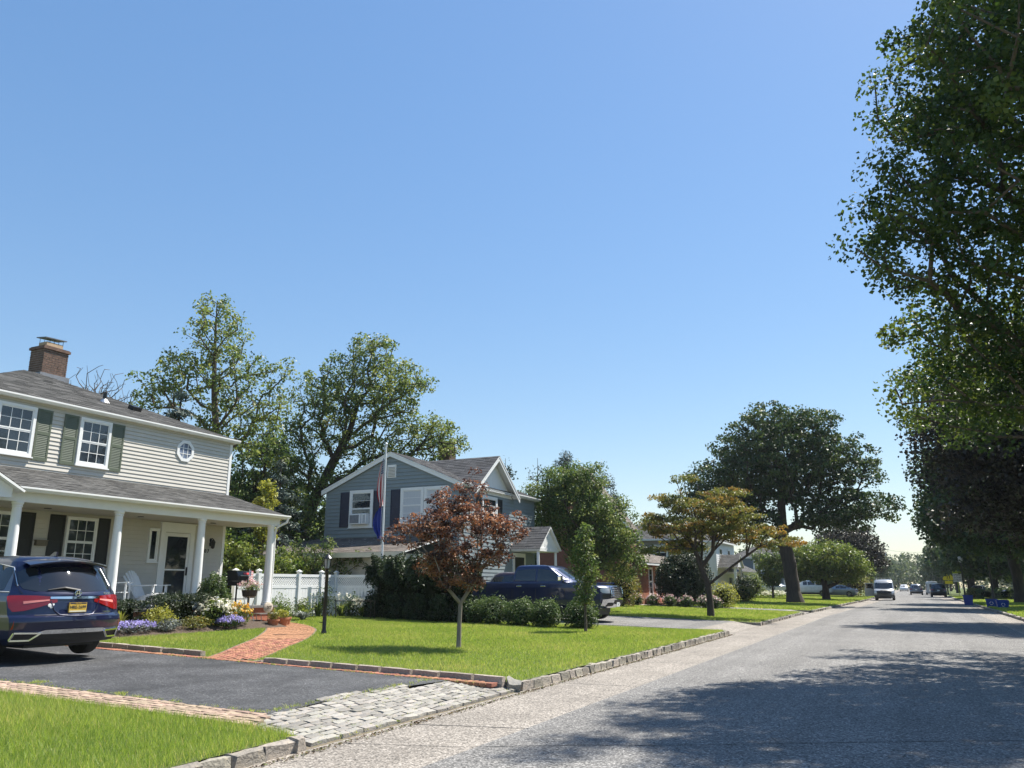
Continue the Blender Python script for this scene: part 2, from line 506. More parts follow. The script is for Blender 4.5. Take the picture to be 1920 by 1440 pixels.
# left gardens: one gently rising sheet; right verge: level
def lawn_sheet(x0, x1, y0, y1, name):
    xs = sorted(set([x0, x1] + [x for x in (-23.7,) if x0 < x < x1] + list(np.linspace(x0, x1, 9))))
    return struct(strip(xs, y0, y1, gr, 60 if y1 > 100 else 4), name, MT['lawn'])
lawn_sheet(-90, KX-.001, -20, 6.88, 'lawn'); lawn_sheet(-90, -6.98, 6.88, 11.88, 'lawn'); lawn_sheet(-90, KX-.001, 11.88, 28.25, 'lawn'); lawn_sheet(-90, -6.6, 28.25, 34.6, 'lawn'); lawn_sheet(-90, KX-.001, 34.6, 49.25, 'lawn'); lawn_sheet(-90, -6.6, 49.25, 52.45, 'lawn'); LAWN_L = lawn_sheet(-90, KX-.001, 52.45, 420, 'lawn')
LAWN_R = lawn_sheet(KR+.16, 90, -20, 420, 'lawn')

# ---- stone pieces
def stone_mesh(l, wd, hgt, jit, seed, mat, name):
    r = random.Random(seed)
    bm = bmesh.new()
    bmesh.ops.create_cube(bm, size=1)
    bmesh.ops.subdivide_edges(bm, edges=bm.edges[:], cuts=1, use_grid_fill=True)
    for v in bm.verts:
        k = sum(abs(c) > .4 for c in v.co)
        s = {3: .93, 2: .975}.get(k, 1)
        v.co = Vector((v.co.x*l*s, v.co.y*wd*s, v.co.z*hgt*(s if v.co.z > 0 else 1)))
        v.co += Vector((r.uniform(-jit, jit), r.uniform(-jit, jit), r.uniform(-jit, jit)))
    me = bpy.data.meshes.new(name); bm.to_mesh(me); bm.free()
    me.polygons.foreach_set('use_smooth', [True]*len(me.polygons)); me.set_sharp_from_angle(angle=R(38))
    me.materials.append(mat)
    return me
def piece(name, me, parent, loc, rz=0, sc=(1,1,1), rx=0, ry=0):
    o = link(name, me, parent)
    o.location = Vector(loc) - Vector(parent.location); o.rotation_euler = (rx, ry, rz); o.scale = sc
    return o

KERB = [stone_mesh(.15, .28, .26, .019, s, MT['granite'], 'kerb_stone') for s in range(6)]
def kerb_run(name, x, y0, y1, zt=.14, step=.30, limit=999, side=-1):
    root = empty(name, (x, y0, 0)); root['kind'] = 'structure'
    y = y0; n = 0; sh = shift if x < 0 else (lambda q: 0)
    r = random.Random(int(y0*7)+3)
    while y < y1 and n < limit:
        l = step*r.uniform(.75, 1.25)
        if y + l > y1: l = y1 - y
        if l > .08:
            piece('kerb_stone', r.choice(KERB), root, (x + sh(y + l/2) + r.uniform(-.012,.012), y + l/2, zt - .13 + r.uniform(-.012,.008)), r.uniform(-.04,.04), (1.0, (l+.006)/.28, 1), r.uniform(-.02,.02), r.uniform(-.05,.05))
        y += l; n += 1
    # packing behind and between the stones
    return root
kerb_run('kerb', -5.66, 2.5, 6.85, .13, .36)
kerb_run('kerb', -5.66, 11.95, 28.2, .125, .34)
kerb_run('kerb', -5.66, 34.6, 49.2, .125, .5)
kerb_run('kerb', -5.66, 52.5, 112, .14, .9)
kerb_run('kerb', 4.52, 20, 110, .14, .9)
struct(MB().box(-4.33, -4.21, 112, 420, -.05, .13), 'kerb', MT['concrete'])
struct(MB().box(4.46, 4.6, 110, 420, -.05, .13), 'kerb', MT['concrete'])
struct(MB().box(4.46, 4.6, -20, 20, -.05, .13), 'kerb', MT['concrete'])
# pale corner stone at the end of the kerb beside the apron
piece('kerb_stone', stone_mesh(.2, .26, .2, .03, 77, MT['cobble'], 'kerb_stone'), bpy.data.objects['kerb.001'], (-5.72, 11.86, .07), .5, (1,1,1), .3, .2)

# ---- sealed asphalt drive of the near house
def sheet(poly, dz, n=14):
    """polygon (x,y) strips laid on the rising ground: poly = list of (y, x_left, x_right) handled as quads"""
    mb = MB(); rows = []
    for y, xa, xb in poly:
        rows.append([(xa+(xb-xa)*k/n, y, gr(xa+(xb-xa)*k/n)+dz) for k in range(n+1)])
    return mb.grid(rows)
DRIVE = struct(sheet([(7.62, -26, -6.72), (9.5, -26, -6.95), (11.42, -26, -6.62)], .010), 'driveway', MT['drive'])
APRON = empty('driveway_apron', (-6.3, 9.4, 0)); APRON['kind'] = 'structure'
apz = lambda x: .035 + (x + 5.6)/(-1.3)*(gr(-6.9) + .012 - .035)
mb = MB()
mb.grid([[(x, y, apz(x) - .028) for x in (-7.1, -6.3, -5.58)] for y in (6.85, 9, 11.9)])
o = mb.build('joint_bed', MT['joint'], APRON, world=True)
COB = [stone_mesh(.14, .24, .09, .008, 40+s, MT['cobble'], 'paving_stone') for s in range(8)]
r = random.Random(11)
x = -5.63; row = 0
while x > -7.0:
    y = 6.93 + r.uniform(0, .12)
    wx = r.uniform(.108, .122)
    yend = 11.86
    while y < yend - .08:
        l = r.uniform(.18, .27)
        if y + l > yend: l = yend - y
        xc = x - wx/2
        lim = -6.72 if y < 8.6 else (-6.95 if y < 10.4 else -6.7)
        lim -= .04*math.sin(y*1.7)
        if xc > lim:
            piece('paving_stone', r.choice(COB), APRON, (xc + r.uniform(-.008,.008), y + l/2, apz(xc) - .032 + r.uniform(-.003,.003)), r.uniform(-.03,.03), ((wx-.006)/.14, (l-.008)/.24, 1), r.uniform(-.012,.012), .1 + r.uniform(-.015,.015))
        y += l
    x -= wx; row += 1

BRK = [stone_mesh(.20, .095, .06, .003, 80+s, MT['path_brick'], 'brick') for s in range(4)]
PBRK = [stone_mesh(.20, .095, .06, .004, 90+s, MT['pale_brick'], 'brick') for s in range(4)]
# faded brick band along the near edge of the drive
BAND = empty('brick_band', (-9, 7.3, 0)); BAND['kind'] = 'structure'
struct_o = sheet([(6.98, -13.2, -6.4), (7.64, -13.2, -6.75)], .004).build('joint_bed', MT['joint'], BAND, world=True)
r = random.Random(21)
for k in range(6):
    y = 7.02 + k*.105
    x = -6.42 - k*.05 - (.1 if k % 2 else 0)
    while x > -13:
        piece('brick', r.choice(PBRK), BAND, (x - .1, y + r.uniform(-.004,.004), gr(x-.1) - .012 + r.uniform(-.004,.004)), r.uniform(-.03,.03), (1,1,1), 0, .026)
        x -= .209
# brick edging on the far side of the drive and dark edging stones above it
EDGE = empty('brick_edging', (-9, 11.5, 0)); EDGE['kind'] = 'structure'
sheet([(11.40, -16, -6.6), (11.64, -16, -5.75)], .006).build('joint_bed', MT['joint'], EDGE, world=True)
r = random.Random(31)
x = -5.86
while x > -15.6:
    piece('brick', r.choice(BRK), EDGE, (x - .05, 11.525 + r.uniform(-.006,.006), gr(x) - .010 + r.uniform(-.003,.003)), math.pi/2 + r.uniform(-.03,.03), (1,1,1), -.026)
    x -= .104
DST = [stone_mesh(.52, .13, .24, .008, 60+s, MT['dark_granite'], 'edging_stone') for s in range(5)]
def edging(name, x0, x1, y, y2):
    root = empty(name, ((x0+x1)/2, y, 0)); root['kind'] = 'structure'
    x = x0; rr = random.Random(int(-x0*5)); first = True
    while x > x1 + .05:
        l = min(rr.uniform(.42, .62), x - x1)
        f = (x0-x)/(x0-x1)
        last = x - l <= x1 + .06
        zt = gr(x) + (.105 if not last else .04)
        piece('edging_stone', rr.choice(DST), root, (x - l/2, y + (y2-y)*f + rr.uniform(-.01,.01), zt - .12), rr.uniform(-.02,.02), ((l-.012)/.52, 1, 1), rr.uniform(-.03,.03), .026 + (-.16 if last else 0))
        x -= l
    return root
edging('drive_edging', -5.8, -10.75, 11.74, 11.60)
edging('drive_edging', -12.15, -17.5, 11.78, 11.86)
o = bpy.data.objects['drive_edging.001']

# ---- brick path curving from the drive to the porch steps
PATH_C = [(-11.35,11.62,1.0),(-11.95,12.7,1.05),(-12.75,14.0,1.15),(-13.65,15.5,1.25),(-14.75,17.1,1.35),(-15.95,18.6,1.4),(-17.3,19.75,1.35),(-18.2,20.2,1.2)]
def path_eval(n):
    P = [Vector((a,b)) for a,b,c in PATH_C]; W = [c for a,b,c in PATH_C]
    out = []
    m = len(P)
    for i in range(m-1):
        p0 = P[max(i-1,0)]; p1 = P[i]; p2 = P[i+1]; p3 = P[min(i+2,m-1)]
        for k in range(n):
            t = k/n
            q = .5*((2*p1)+(p2-p0)*t+(2*p0-5*p1+4*p2-p3)*t*t+(3*p1-p0-3*p2+p3)*t**3)
            out.append((q, W[i]+(W[i+1]-W[i])*t))
    out.append((P[-1], W[-1]))
    return out
PE = path_eval(8)
PATH = empty('brick_path', (-13.5, 15, 0)); PATH['kind'] = 'structure'
rows = []; pl = []; prr = []
for i, (q, wd) in enumerate(PE):
    d = (PE[min(i+1,len(PE)-1)][0] - PE[max(i-1,0)][0]).normalized(); nrm = Vector((-d.y, d.x))
    a = q + nrm*wd/2; b = q - nrm*wd/2
    pl.append(tuple(a)); prr.append(tuple(b))
    rows.append([(a.x, a.y, gr(a.x)+.008), (q.x, q.y, gr(q.x)+.008), (b.x, b.y, gr(b.x)+.008)])
PATH_POLY = pl + prr[::-1]
MB().grid(rows).build('joint_bed', MT['joint'], PATH, world=True)
r = random.Random(41)
# rows of bricks following the curve (running bond along the path)
S = [0]
for i in range(1, len(PE)): S.append(S[-1] + (PE[i][0]-PE[i-1][0]).length)
def path_at(s):
    for i in range(1, len(PE)):
        if S[i] >= s:
            t = (s-S[i-1])/(S[i]-S[i-1]+1e-9)
            return PE[i-1][0].lerp(PE[i][0], t), (PE[i][0]-PE[i-1][0]).normalized(), PE[i-1][1]*(1-t)+PE[i][1]*t
    return PE[-1][0], (PE[-1][0]-PE[-2][0]).normalized(), PE[-1][1]
items = []
lane = 0
for k in range(-7, 8):
    s = .1 + (.1 if k % 2 else 0)
    while s < S[-1] - .1:
        q, d, wd = path_at(s)
        off = k*.1*(wd/1.4)*1.0
        if abs(off) < wd/2 - .04:
            nrm = Vector((-d.y, d.x)); c = q + nrm*off
            items.append((s, c, math.atan2(d.y, d.x), wd/1.4))
        s += .209
items.sort(key=lambda t: t[0])
far = MB()
for i, (s, c, a, sc) in enumerate(items):
    zc = gr(c.x) - .012 + r.uniform(-.003,.003)
    if i < 290:
        piece('brick', r.choice(BRK), PATH, (c.x, c.y, zc), a + r.uniform(-.03,.03), (1,sc*.96,1))
    else:
        far.obox((c.x, c.y, zc), (.197, .092*sc, .06), (0, 0, a + r.uniform(-.03,.03)))
fo = far.build('bricks', MT['path_brick'], PATH, world=True); fo['kind'] = 'stuff'

# ---- drive of the grey-blue house, and walks further on
DRIVE2 = struct(sheet([(27.9, -17, -6.65), (31, -17, -6.65), (34.8, -17, -6.65)], .010), 'driveway', MT['asphalt'])
for ya, yb in ((28.2, 34.65), (49.2, 52.5)):
    struct(MB().grid([[(-5.6, y, .012), (-5.85, y, .03), (-6.7, y, gr(-6.7) + .014)] for y in (ya, (ya+yb)/2, yb)]), 'driveway_apron', MT['gutter'])
struct(sheet([(49.4, -16.8, -6.65), (52.4, -16.8, -6.65)], .010), 'driveway', MT['asphalt'])
struct(sheet([(104, -24, -5.7), (110.5, -24, -5.7)], .010), 'driveway', MT['asphalt'])
struct(sheet([(50.2, -17.5, -10.5), (51.4, -17.5, -10.5)], .02, 4), 'garden_walk', MT['concrete'])

for yk in (34.61, 52.46): struct(MB().box(-6.75, -5.6, yk, yk+.12, -.05, .135), 'kerb', MT['granite'])
# ---- grass blades
GRASS = leafmat('grass_blade', [(.145,.225,.042), (.215,.305,.058), (.295,.365,.082), (.46,.42,.16)], .47, .5, .4)
def grass(name, label, poly, density, hgt, wid, seed, excl=(), dens_y=None, ragged=0):
    rs = np.random.RandomState(seed)
    P = np.array(poly); x0, y0 = P.min(0); x1, y1 = P.max(0)
    n = int((x1-x0)*(y1-y0)*density)
    px = rs.uniform(x0, x1, n); py = rs.uniform(y0, y1, n)
    m = in_poly(px, py, poly)
    for e in excl: m &= ~in_poly(px, py, e)
    if dens_y is not None:
        m &= rs.rand(n) < np.clip((dens_y/np.hypot(px, py))**1.6, .05, 1)
    px, py = px[m], py[m]; n = len(px)
    z = np.where(px < -4, .13+.026*np.clip(KX-px, 0, 18), .12)
    d = np.hypot(px, py)
    patch = .5 + .5*np.sin(px*1.3+seed)*np.sin(py*1.1+1.7*seed) 
    h = hgt*rs.uniform(.5, 1.25, n)*(.8+.35*patch)
    wd = wid*rs.uniform(.7, 1.3, n)*np.clip(d/16, .8, 4)
    a = rs.uniform(0, 2*np.pi, n); lean = rs.normal(0, .38, (n, 2))*h[:, None]
    ca, sa = np.cos(a)*wd/2, np.sin(a)*wd/2
    V = np.empty((n, 3, 3))
    V[:, 0] = np.stack([px-ca, py-sa, z-.006], 1); V[:, 1] = np.stack([px+ca, py+sa, z-.006], 1)
    V[:, 2] = np.stack([px+lean[:, 0], py+lean[:, 1], z+h], 1)
    F = np.arange(n*3).reshape(n, 3)
    rnd = np.clip(rs.normal(.42, .18, n) + .22*(patch-.5) + .25*np.clip(np.sin(px*2.3+seed*3)*np.sin(py*1.9+seed)*np.sin(px*.7-py*.9) - .45, 0, 1) + (rs.rand(n) < .04)*.4, 0, 1)
    o = link(name, quick_mesh(name, V.reshape(-1, 3), F, GRASS, rnd, 3))
    tag(o, label, 'grass', kind='stuff')
    return o
near_poly = [(-5.70, 3.2), (-5.70, 6.82), (-6.1, 6.93), (-6.45, 6.98), (-13.2, 6.98), (-13.2, 4.2), (-9, 3.2)]
grass('grass', 'lush long grass beside the faded brick band, nearest the camera', near_poly, 4200, .085, .0075, 1)
main_poly = [(-5.70, 12.0), (-5.8, 11.80), (-10.9, 11.66)] + [p for p in prr] + [(-17.5, 21.0), (-20, 22.5), (-19.8, 25.6), (-17, 25.9), (-9, 26.9), (-5.8, 28.0), (-5.74, 28.0)]
grass('grass', 'mown front lawn around the red-leaved maple and the lamp post', main_poly, 1700, .055, .009, 2)
left_poly = [(-11.98, 11.86)] + [p for p in pl] + [(-16.9, 18.5), (-16.5, 18.2), (-16.5, 11.95)]
grass('grass', 'small lawn between the flower bed and the drive', left_poly, 1700, .055, .009, 3)
grass('grass', 'lawn under the rust-leaved tree before the brick house', [(-5.76, 35.0), (-5.76, 49.2), (-17, 49.2), (-17, 35.0)], 420, .07, .012, 4)
grass('grass', 'far lawn under the great dark shade tree', [(-5.7, 52.6), (-4.4, 100), (-4.4, 118), (-22, 118), (-22, 52.6)], 130, .09, .02, 5)
grass('grass', 'right-hand verge behind the blue recycling bins', [(4.65, 30), (4.65, 130), (22, 130), (22, 30)], 110, .09, .02, 6)

# ------------------------------------------------------------ plants: builders
def unit(a): return a/np.maximum(np.linalg.norm(a, axis=1, keepdims=True), 1e-9)

def leaf_arrays(C, size, rs, upbias=.5, out=None, aspect=.62, fold=.18, droop=.25):
    """one folded rhombic leaf at each point of C"""
    n = len(C)
    N = rs.normal(0, 1, (n, 3))*.75; N[:, 2] += upbias
    if out is not None: N += out*.6
    N = unit(N)
    A = rs.normal(0, 1, (n, 3)); A[:, 2] -= droop
    A = unit(A - N*(A*N).sum(1, keepdims=True)); B = np.cross(N, A)
    s = (size*rs.uniform(.65, 1.3, n))[:, None]
    V = np.empty((n, 4, 3))
    V[:, 0] = C - A*s*.5; V[:, 2] = C + A*s*.5
    V[:, 1] = C + B*s*aspect*.5 + N*s*fold; V[:, 3] = C - B*s*aspect*.5 + N*s*fold
    return V.reshape(-1, 3), np.arange(n*4).reshape(n, 4)

def seg_mesh(name, P0, P1, R0, R1, mat, n=5):
    D = P1 - P0; L = np.linalg.norm(D, axis=1, keepdims=True); D = D/np.maximum(L, 1e-9)
    P0 = P0 - D*R0[:, None]*.35; P1 = P1 + D*R1[:, None]*.35
    U = np.where(np.abs(D[:, 2:3]) > .9, np.array([[1., 0, 0]]), np.array([[0, 0, 1.]]))
    X = unit(np.cross(D, U)); Y = np.cross(D, X)
    m = len(P0); V = np.empty((m, 2, n, 3))
    for k in range(n):
        a = 2*np.pi*k/n; q = X*np.cos(a) + Y*np.sin(a)
        V[:, 0, k] = P0 + q*R0[:, None]; V[:, 1, k] = P1 + q*R1[:, None]
    idx = np.arange(m*2*n).reshape(m, 2, n); F = np.empty((m, n, 4), int)
    for k in range(n):
        k2 = (k+1) % n
        F[:, k] = np.stack([idx[:, 0, k], idx[:, 0, k2], idx[:, 1, k2], idx[:, 1, k]], 1)
    me = quick_mesh(name, V.reshape(-1, 3), F.reshape(-1, 4), mat)
    me.polygons.foreach_set('use_smooth', np.ones(len(me.polygons), bool))
    return me

def sample_lobes(lobes, n, rs, shell=.45, mind=0):
    vol = np.array([l[3]*l[4]*l[5] for l in lobes])**.8
    pick = rs.choice(len(lobes), n*3, p=vol/vol.sum())
    d = unit(rs.normal(0, 1, (n*3, 3))); r = rs.rand(n*3)**shell
    L = np.array(lobes)[pick]
    P = L[:, :3] + d*r[:, None]*L[:, 3:6]
    if mind <= 0: return P[:n]
    keep = []; K = np.empty((n, 3)); c = 0
    for p in P:
        if c == 0 or ((K[:c]-p)**2).sum(1).min() > mind*mind:
            K[c] = p; c += 1
            if c >= n: break
    return K[:c]

def grow(trunk, clumps, rs, fork, bf=.35, seg=.6, arch=.12):
    """attach every clump to the nearest point of the growing skeleton; returns node arrays"""
    pos = [np.array(p, float) for p in trunk]; par = [-1] + list(range(len(trunk)-1))
    plen = [0.]
    for i in range(1, len(trunk)): plen.append(plen[-1] + np.linalg.norm(pos[i]-pos[i-1]))
    N = 400000 // 40
    POS = np.zeros((60000, 3)); PL = np.zeros(60000)
    c = len(pos); POS[:c] = pos; PL[:c] = plen
    ok = np.ones(60000, bool); ok[:fork] = False
    par = par + [0]*0
    PAR = np.full(60000, -1); PAR[:c] = par
    top = POS[c-1]
    order = np.argsort(((clumps - POS[fork])**2).sum(1))
    tips = np.zeros(len(clumps), int)
    for k in order:
        t = clumps[k]
        d = np.sqrt(((POS[:c]-t)**2).sum(1)) + bf*PL[:c]
        d[~ok[:c]] = 1e9
        d += 2.0*np.maximum(0, POS[:c, 2] - t[2])*.25
        i = int(np.argmin(d)); a = POS[i].copy(); L = np.linalg.norm(t-a)
        m = max(1, int(L/seg)); prev = i
        j = rs.normal(0, .05*L, 3)
        for q in range(1, m+1):
            f = q/m
            p = a + (t-a)*f + np.array([0, 0, arch*L])*4*f*(1-f)*.5 + j*4*f*(1-f)
            if c >= 59990: break
            POS[c] = p; PAR[c] = prev; PL[c] = PL[prev] + L/m; prev = c; c += 1
        tips[k] = prev
    return POS[:c], PAR[:c], tips

def tree(name, label, cat, trunk, lobes, nclump, nleaf, leaf, lmat, bmat, trunk_r, seed, group=None, clump_r=.5, flat=.6, fork=1,
         shell=.45, mind=0, bf=.35, upbias=.5, aspect=.62, expo=.45, rtip=.008, arch=.12, tone=.25, sides=6, droop=.25, flare=1.5):
    rs = np.random.RandomState(seed)
    base = np.array(trunk[0], float)
    root = empty(name, tuple(base), 0, label, cat, group)
    T = []
    for i in range(len(trunk)-1):
        a, b = np.array(trunk[i], float), np.array(trunk[i+1], float); k = max(1, int(np.linalg.norm(b-a)/.7))
        for j in range(k): T.append(a + (b-a)*j/k + (rs.normal(0, .02, 3)*trunk_r*3 if j else 0))
    T.append(np.array(trunk[-1], float))
    if isinstance(fork, float):
        fz = base[2] + fork; fork = max(1, sum(1 for p in T if p[2] < fz))
        fork = min(fork, len(T)-1)
    C = sample_lobes(lobes, nclump, rs, shell, mind)
    POS, PAR, tips = grow(T, C, rs, fork, bf, arch=arch)
    cnt = np.zeros(len(POS)); cnt[tips] += 1; cnt[len(T)-1] += 1
    for i in range(len(POS)-1, 0, -1): cnt[PAR[i]] += cnt[i]
    rad = np.maximum(rtip, trunk_r*(cnt/cnt[0])**expo)
    i = np.arange(1, len(POS)); p = PAR[1:]
    r0 = rad[p].copy(); r1 = rad[i].copy()
    r0 = np.minimum(r0, r1*1.35)
    nt_ = len(T)
    m = i < nt_
    r0[m] = rad[p[m]]
    if flare: r0[0] *= flare
    lo = POS - base
    tr = link('trunk', seg_mesh('trunk', lo[p[m]], lo[i[m]], r0[m], r1[m], bmat, 10), root)
    me = seg_mesh('branches', lo[p[~m]], lo[i[~m]], r0[~m], r1[~m], bmat, sides)
    link('branches', me, tr)
    if nleaf > 0:
        k = rs.poisson(nleaf, len(C)); ci = np.repeat(np.arange(len(C)), k)
        off = rs.normal(0, 1, (len(ci), 3)); rr = rs.rand(len(ci))**.4
        off = unit(off)*rr[:, None]*clump_r*np.array([1, 1, flat])*rs.uniform(.7, 1.3, len(C))[ci][:, None]
        Pn = C[ci] + off - base
        V, F = leaf_arrays(Pn, leaf, rs, upbias, unit(off), aspect, droop=droop)
        tn = rs.normal(0, tone, len(C))[ci]
        rnd = np.clip(.45 + tn*.5 + rs.normal(0, .16, len(ci)), 0, 1)
        link('crown', quick_mesh('crown', V, F, lmat, rnd), root)
    return root

def shrub(name, label, loc, r, n, leaf, lmat, seed, cat='shrub', group=None, box=False, core=True, shell=.22, upbias=.6, aspect=.5, blossoms=None, stems=6, spiky=0, lumps=5, droop=0):
    """bush: leaf shell round stems and an optional added dark core; blossoms = (count, size, material)"""
    rs = np.random.RandomState(seed)
    root = empty(name, loc, 0, label, cat, group)
    r = np.array(r, float)
    d = unit(rs.normal(0, 1, (n, 3)))
    if box:
        dd = np.sign(d)*np.abs(d)**.42; d = dd/np.maximum(1, np.abs(dd).max(1, keepdims=True))
    ph = rs.uniform(0, 6.28, (lumps, 3)); am = 1
    for q in range(lumps):
        k = 2.0 + q*1.1
        am = am + .10/(1+q*.25)*np.sin(d[:, 0]*k*1.7+ph[q, 0])*np.sin(d[:, 1]*k*1.6+ph[q, 1])*np.cos(d[:, 2]*k*1.4+ph[q, 2])*2
    am = np.asarray(am)
    rad = (1 - rs.rand(n)**2*shell*2.0).clip(.2)*am
    if spiky:
        s = rs.rand(n) < .25; rad = np.where(s & (d[:, 2] > .1), rad*(1+spiky*rs.rand(n)*np.abs(np.sin(d[:,0]*9+ph[0,0])*np.sin(d[:,1]*9+ph[0,1]))), rad)
    C = d*rad[:, None]*r + np.array([0, 0, r[2]*.96])
    C[:, 2] = np.maximum(C[:, 2], .015 + rs.rand(n)*.05)
    V, F = leaf_arrays(C, leaf, rs, upbias, d, aspect, droop=droop)
    rnd = np.clip(rs.normal(.42, .2, n) + .2*(am-1), 0, 1)
    link('foliage', quick_mesh('foliage', V, F, lmat, rnd), root)
    mb = MB()
    for k in range(stems):
        a = rs.uniform(0, 6.28); q = rs.uniform(.2, .7)
        mb.tube([(0.04*math.cos(a), .04*math.sin(a), -.02), (r[0]*q*.5*math.cos(a), r[1]*q*.5*math.sin(a), r[2]*.6), (r[0]*q*math.cos(a), r[1]*q*math.sin(a), r[2]*1.3)], [.018, .012, .006], 5)
    mb.build('stem', MT['bark'], root, fix=False)
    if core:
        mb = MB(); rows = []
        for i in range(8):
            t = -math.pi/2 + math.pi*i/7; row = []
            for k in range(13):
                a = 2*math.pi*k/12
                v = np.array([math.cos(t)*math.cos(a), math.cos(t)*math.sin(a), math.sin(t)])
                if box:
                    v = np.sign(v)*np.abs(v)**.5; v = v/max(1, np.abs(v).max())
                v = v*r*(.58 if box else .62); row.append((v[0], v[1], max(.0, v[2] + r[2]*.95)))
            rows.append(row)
        mb.grid(rows).build('dark_core', MT['core'], root)  # added opaque dark core behind the leaves, no real twigs
    if blossoms:
        cnt, size, bm_ = blossoms
        dB = unit(rs.normal(0, 1, (cnt, 3))); dB[:, 2] = np.abs(dB[:, 2])*.9 + .1; dB = unit(dB)
        CB = dB*r*rs.uniform(.92, 1.12, (cnt, 1)) + np.array([0, 0, r[2]*.96])
        kk = 7; ci = np.repeat(np.arange(cnt), kk)
        CC = CB[ci] + rs.normal(0, size*.38, (cnt*kk, 3))
        V, F = leaf_arrays(CC, size*.75, rs, .8, dB[ci], .85)
        link('blossom', quick_mesh('blossom', V, F, bm_, rs.rand(cnt*kk)), root)
    return root

def clump_plant(name, label, loc, hgt, spread, n, lmat, seed, wid=.03, cat='plant', group=None, arch=.5, blossoms=None):
    """strap-leaved or stemmed perennial: many arching blades from one base"""
    rs = np.random.RandomState(seed)
    root = empty(name, loc, 0, label, cat, group)
    V = []; F = []; rnd = []
    for k in range(n):
        a = rs.uniform(0, 6.28); h = hgt*rs.uniform(.55, 1.1); s = spread*rs.uniform(.2, 1)
        b0 = rs.uniform(0, .12)*spread
        ax = np.array([math.cos(a), math.sin(a), 0]); sd = np.array([-math.sin(a), math.cos(a), 0])*wid*rs.uniform(.6, 1.2)/2
        pts = []
        for q in range(4):
            t = q/3; pts.append(ax*(b0 + s*t**1.6) + np.array([0, 0, h*(t - arch*t**3*.6)]))
        i0 = len(V)
        for q in range(4):
            wq = [.7, 1, .8, .1][q]; V += [pts[q]-sd*wq, pts[q]+sd*wq]
        for q in range(3): F.append((i0+2*q, i0+2*q+1, i0+2*q+3, i0+2*q+2)); rnd.append(rs.rand())
    link('foliage', quick_mesh('foliage', np.array(V), np.array(F), lmat, np.array(rnd)), root)
    if blossoms:
        cnt, size, bm_ = blossoms
        CB = np.stack([rs.normal(0, spread*.5, cnt), rs.normal(0, spread*.5, cnt), hgt*rs.uniform(.75, 1.15, cnt)], 1)
        ci = np.repeat(np.arange(cnt), 6)
        V, F = leaf_arrays(CB[ci]+rs.normal(0, size*.35, (cnt*6, 3)), size*.8, rs, .9, None, .8)
        link('blossom', quick_mesh('blossom', V, F, bm_, rs.rand(cnt*6)), root)
    return root

# ------------------------------------------------------------ leaf colours
LM = {}
LM['maple'] = leafmat('maple_leaf', [(.027,.054,.014), (.044,.08,.019), (.07,.11,.025), (.125,.16,.036)], .36)
LM['shade'] = leafmat('shade_tree_leaf', [(.027,.054,.022), (.043,.075,.025), (.062,.100,.030), (.094,.125,.037)], .25)
LM['crimson'] = leafmat('crimson_leaf', [(.024,.022,.020), (.036,.030,.026), (.050,.046,.03), (.055,.07,.03)], .2)
LM['redmaple'] = leafmat('red_maple_leaf', [(.050,.030,.028), (.10,.050,.036), (.19,.088,.048), (.33,.17,.085)], .32, .5, .3)
LM['rust'] = leafmat('rust_leaf', [(.10,.125,.034), (.15,.168,.042), (.20,.19,.048), (.29,.185,.05)], .36)
LM['locust'] = leafmat('backyard_leaf', [(.08,.125,.038), (.115,.165,.046), (.16,.205,.058), (.23,.26,.08)], .38)
LM['fresh'] = leafmat('fresh_leaf', [(.062,.106,.025), (.100,.150,.033), (.144,.188,.043), (.213,.237,.062)], .36)
LM['myrtle'] = leafmat('myrtle_leaf', [(.05,.092,.028), (.08,.13,.036), (.12,.168,.046), (.20,.23,.07)], .34)
LM['spruce'] = leafmat('spruce_needle', [(.031,.053,.045), (.049,.077,.064), (.077,.109,.092), (.112,.140,.123)], .1, .6, .3)
LM['yew'] = leafmat('yew_needle', [(.013,.026,.012), (.022,.040,.015), (.035,.055,.020), (.055,.075,.026)], .15)
LM['arbor'] = leafmat('arborvitae_spray', [(.013,.027,.011), (.020,.040,.013), (.032,.056,.018), (.054,.081,.025)], .15)
LM['box'] = leafmat('boxwood_leaf', [(.034,.068,.022), (.054,.097,.027), (.081,.128,.035), (.135,.176,.054)], .25, .5, .35)
LM['chartreuse'] = leafmat('chartreuse_leaf', [(.16,.19,.03), (.24,.26,.045), (.33,.33,.07), (.38,.36,.10)], .35)
LM['blue_grey'] = leafmat('dusty_leaf', [(.13,.15,.14), (.2,.22,.2), (.28,.3,.28)], .2)
LM['far'] = leafmat('far_leaf', [(.052,.078,.039), (.072,.101,.047), (.098,.130,.058), (.130,.163,.078)], .25)
LM['purple_fl'] = leafmat('violet_petal', [(.24,.20,.48), (.34,.29,.60), (.48,.43,.72)], .25)
LM['white_fl'] = leafmat('cream_petal', [(.58,.56,.42), (.70,.68,.56), (.78,.77,.7)], .25)
LM['orange_fl'] = leafmat('golden_petal', [(.55,.26,.03), (.62,.36,.05), (.66,.46,.09)], .25)
LM['pink_fl'] = leafmat('pink_petal', [(.55,.25,.28), (.6,.42,.42), (.65,.6,.55)], .25)
LM['red_fl'] = leafmat('red_petal', [(.4,.04,.03), (.5,.12,.05)], .25)
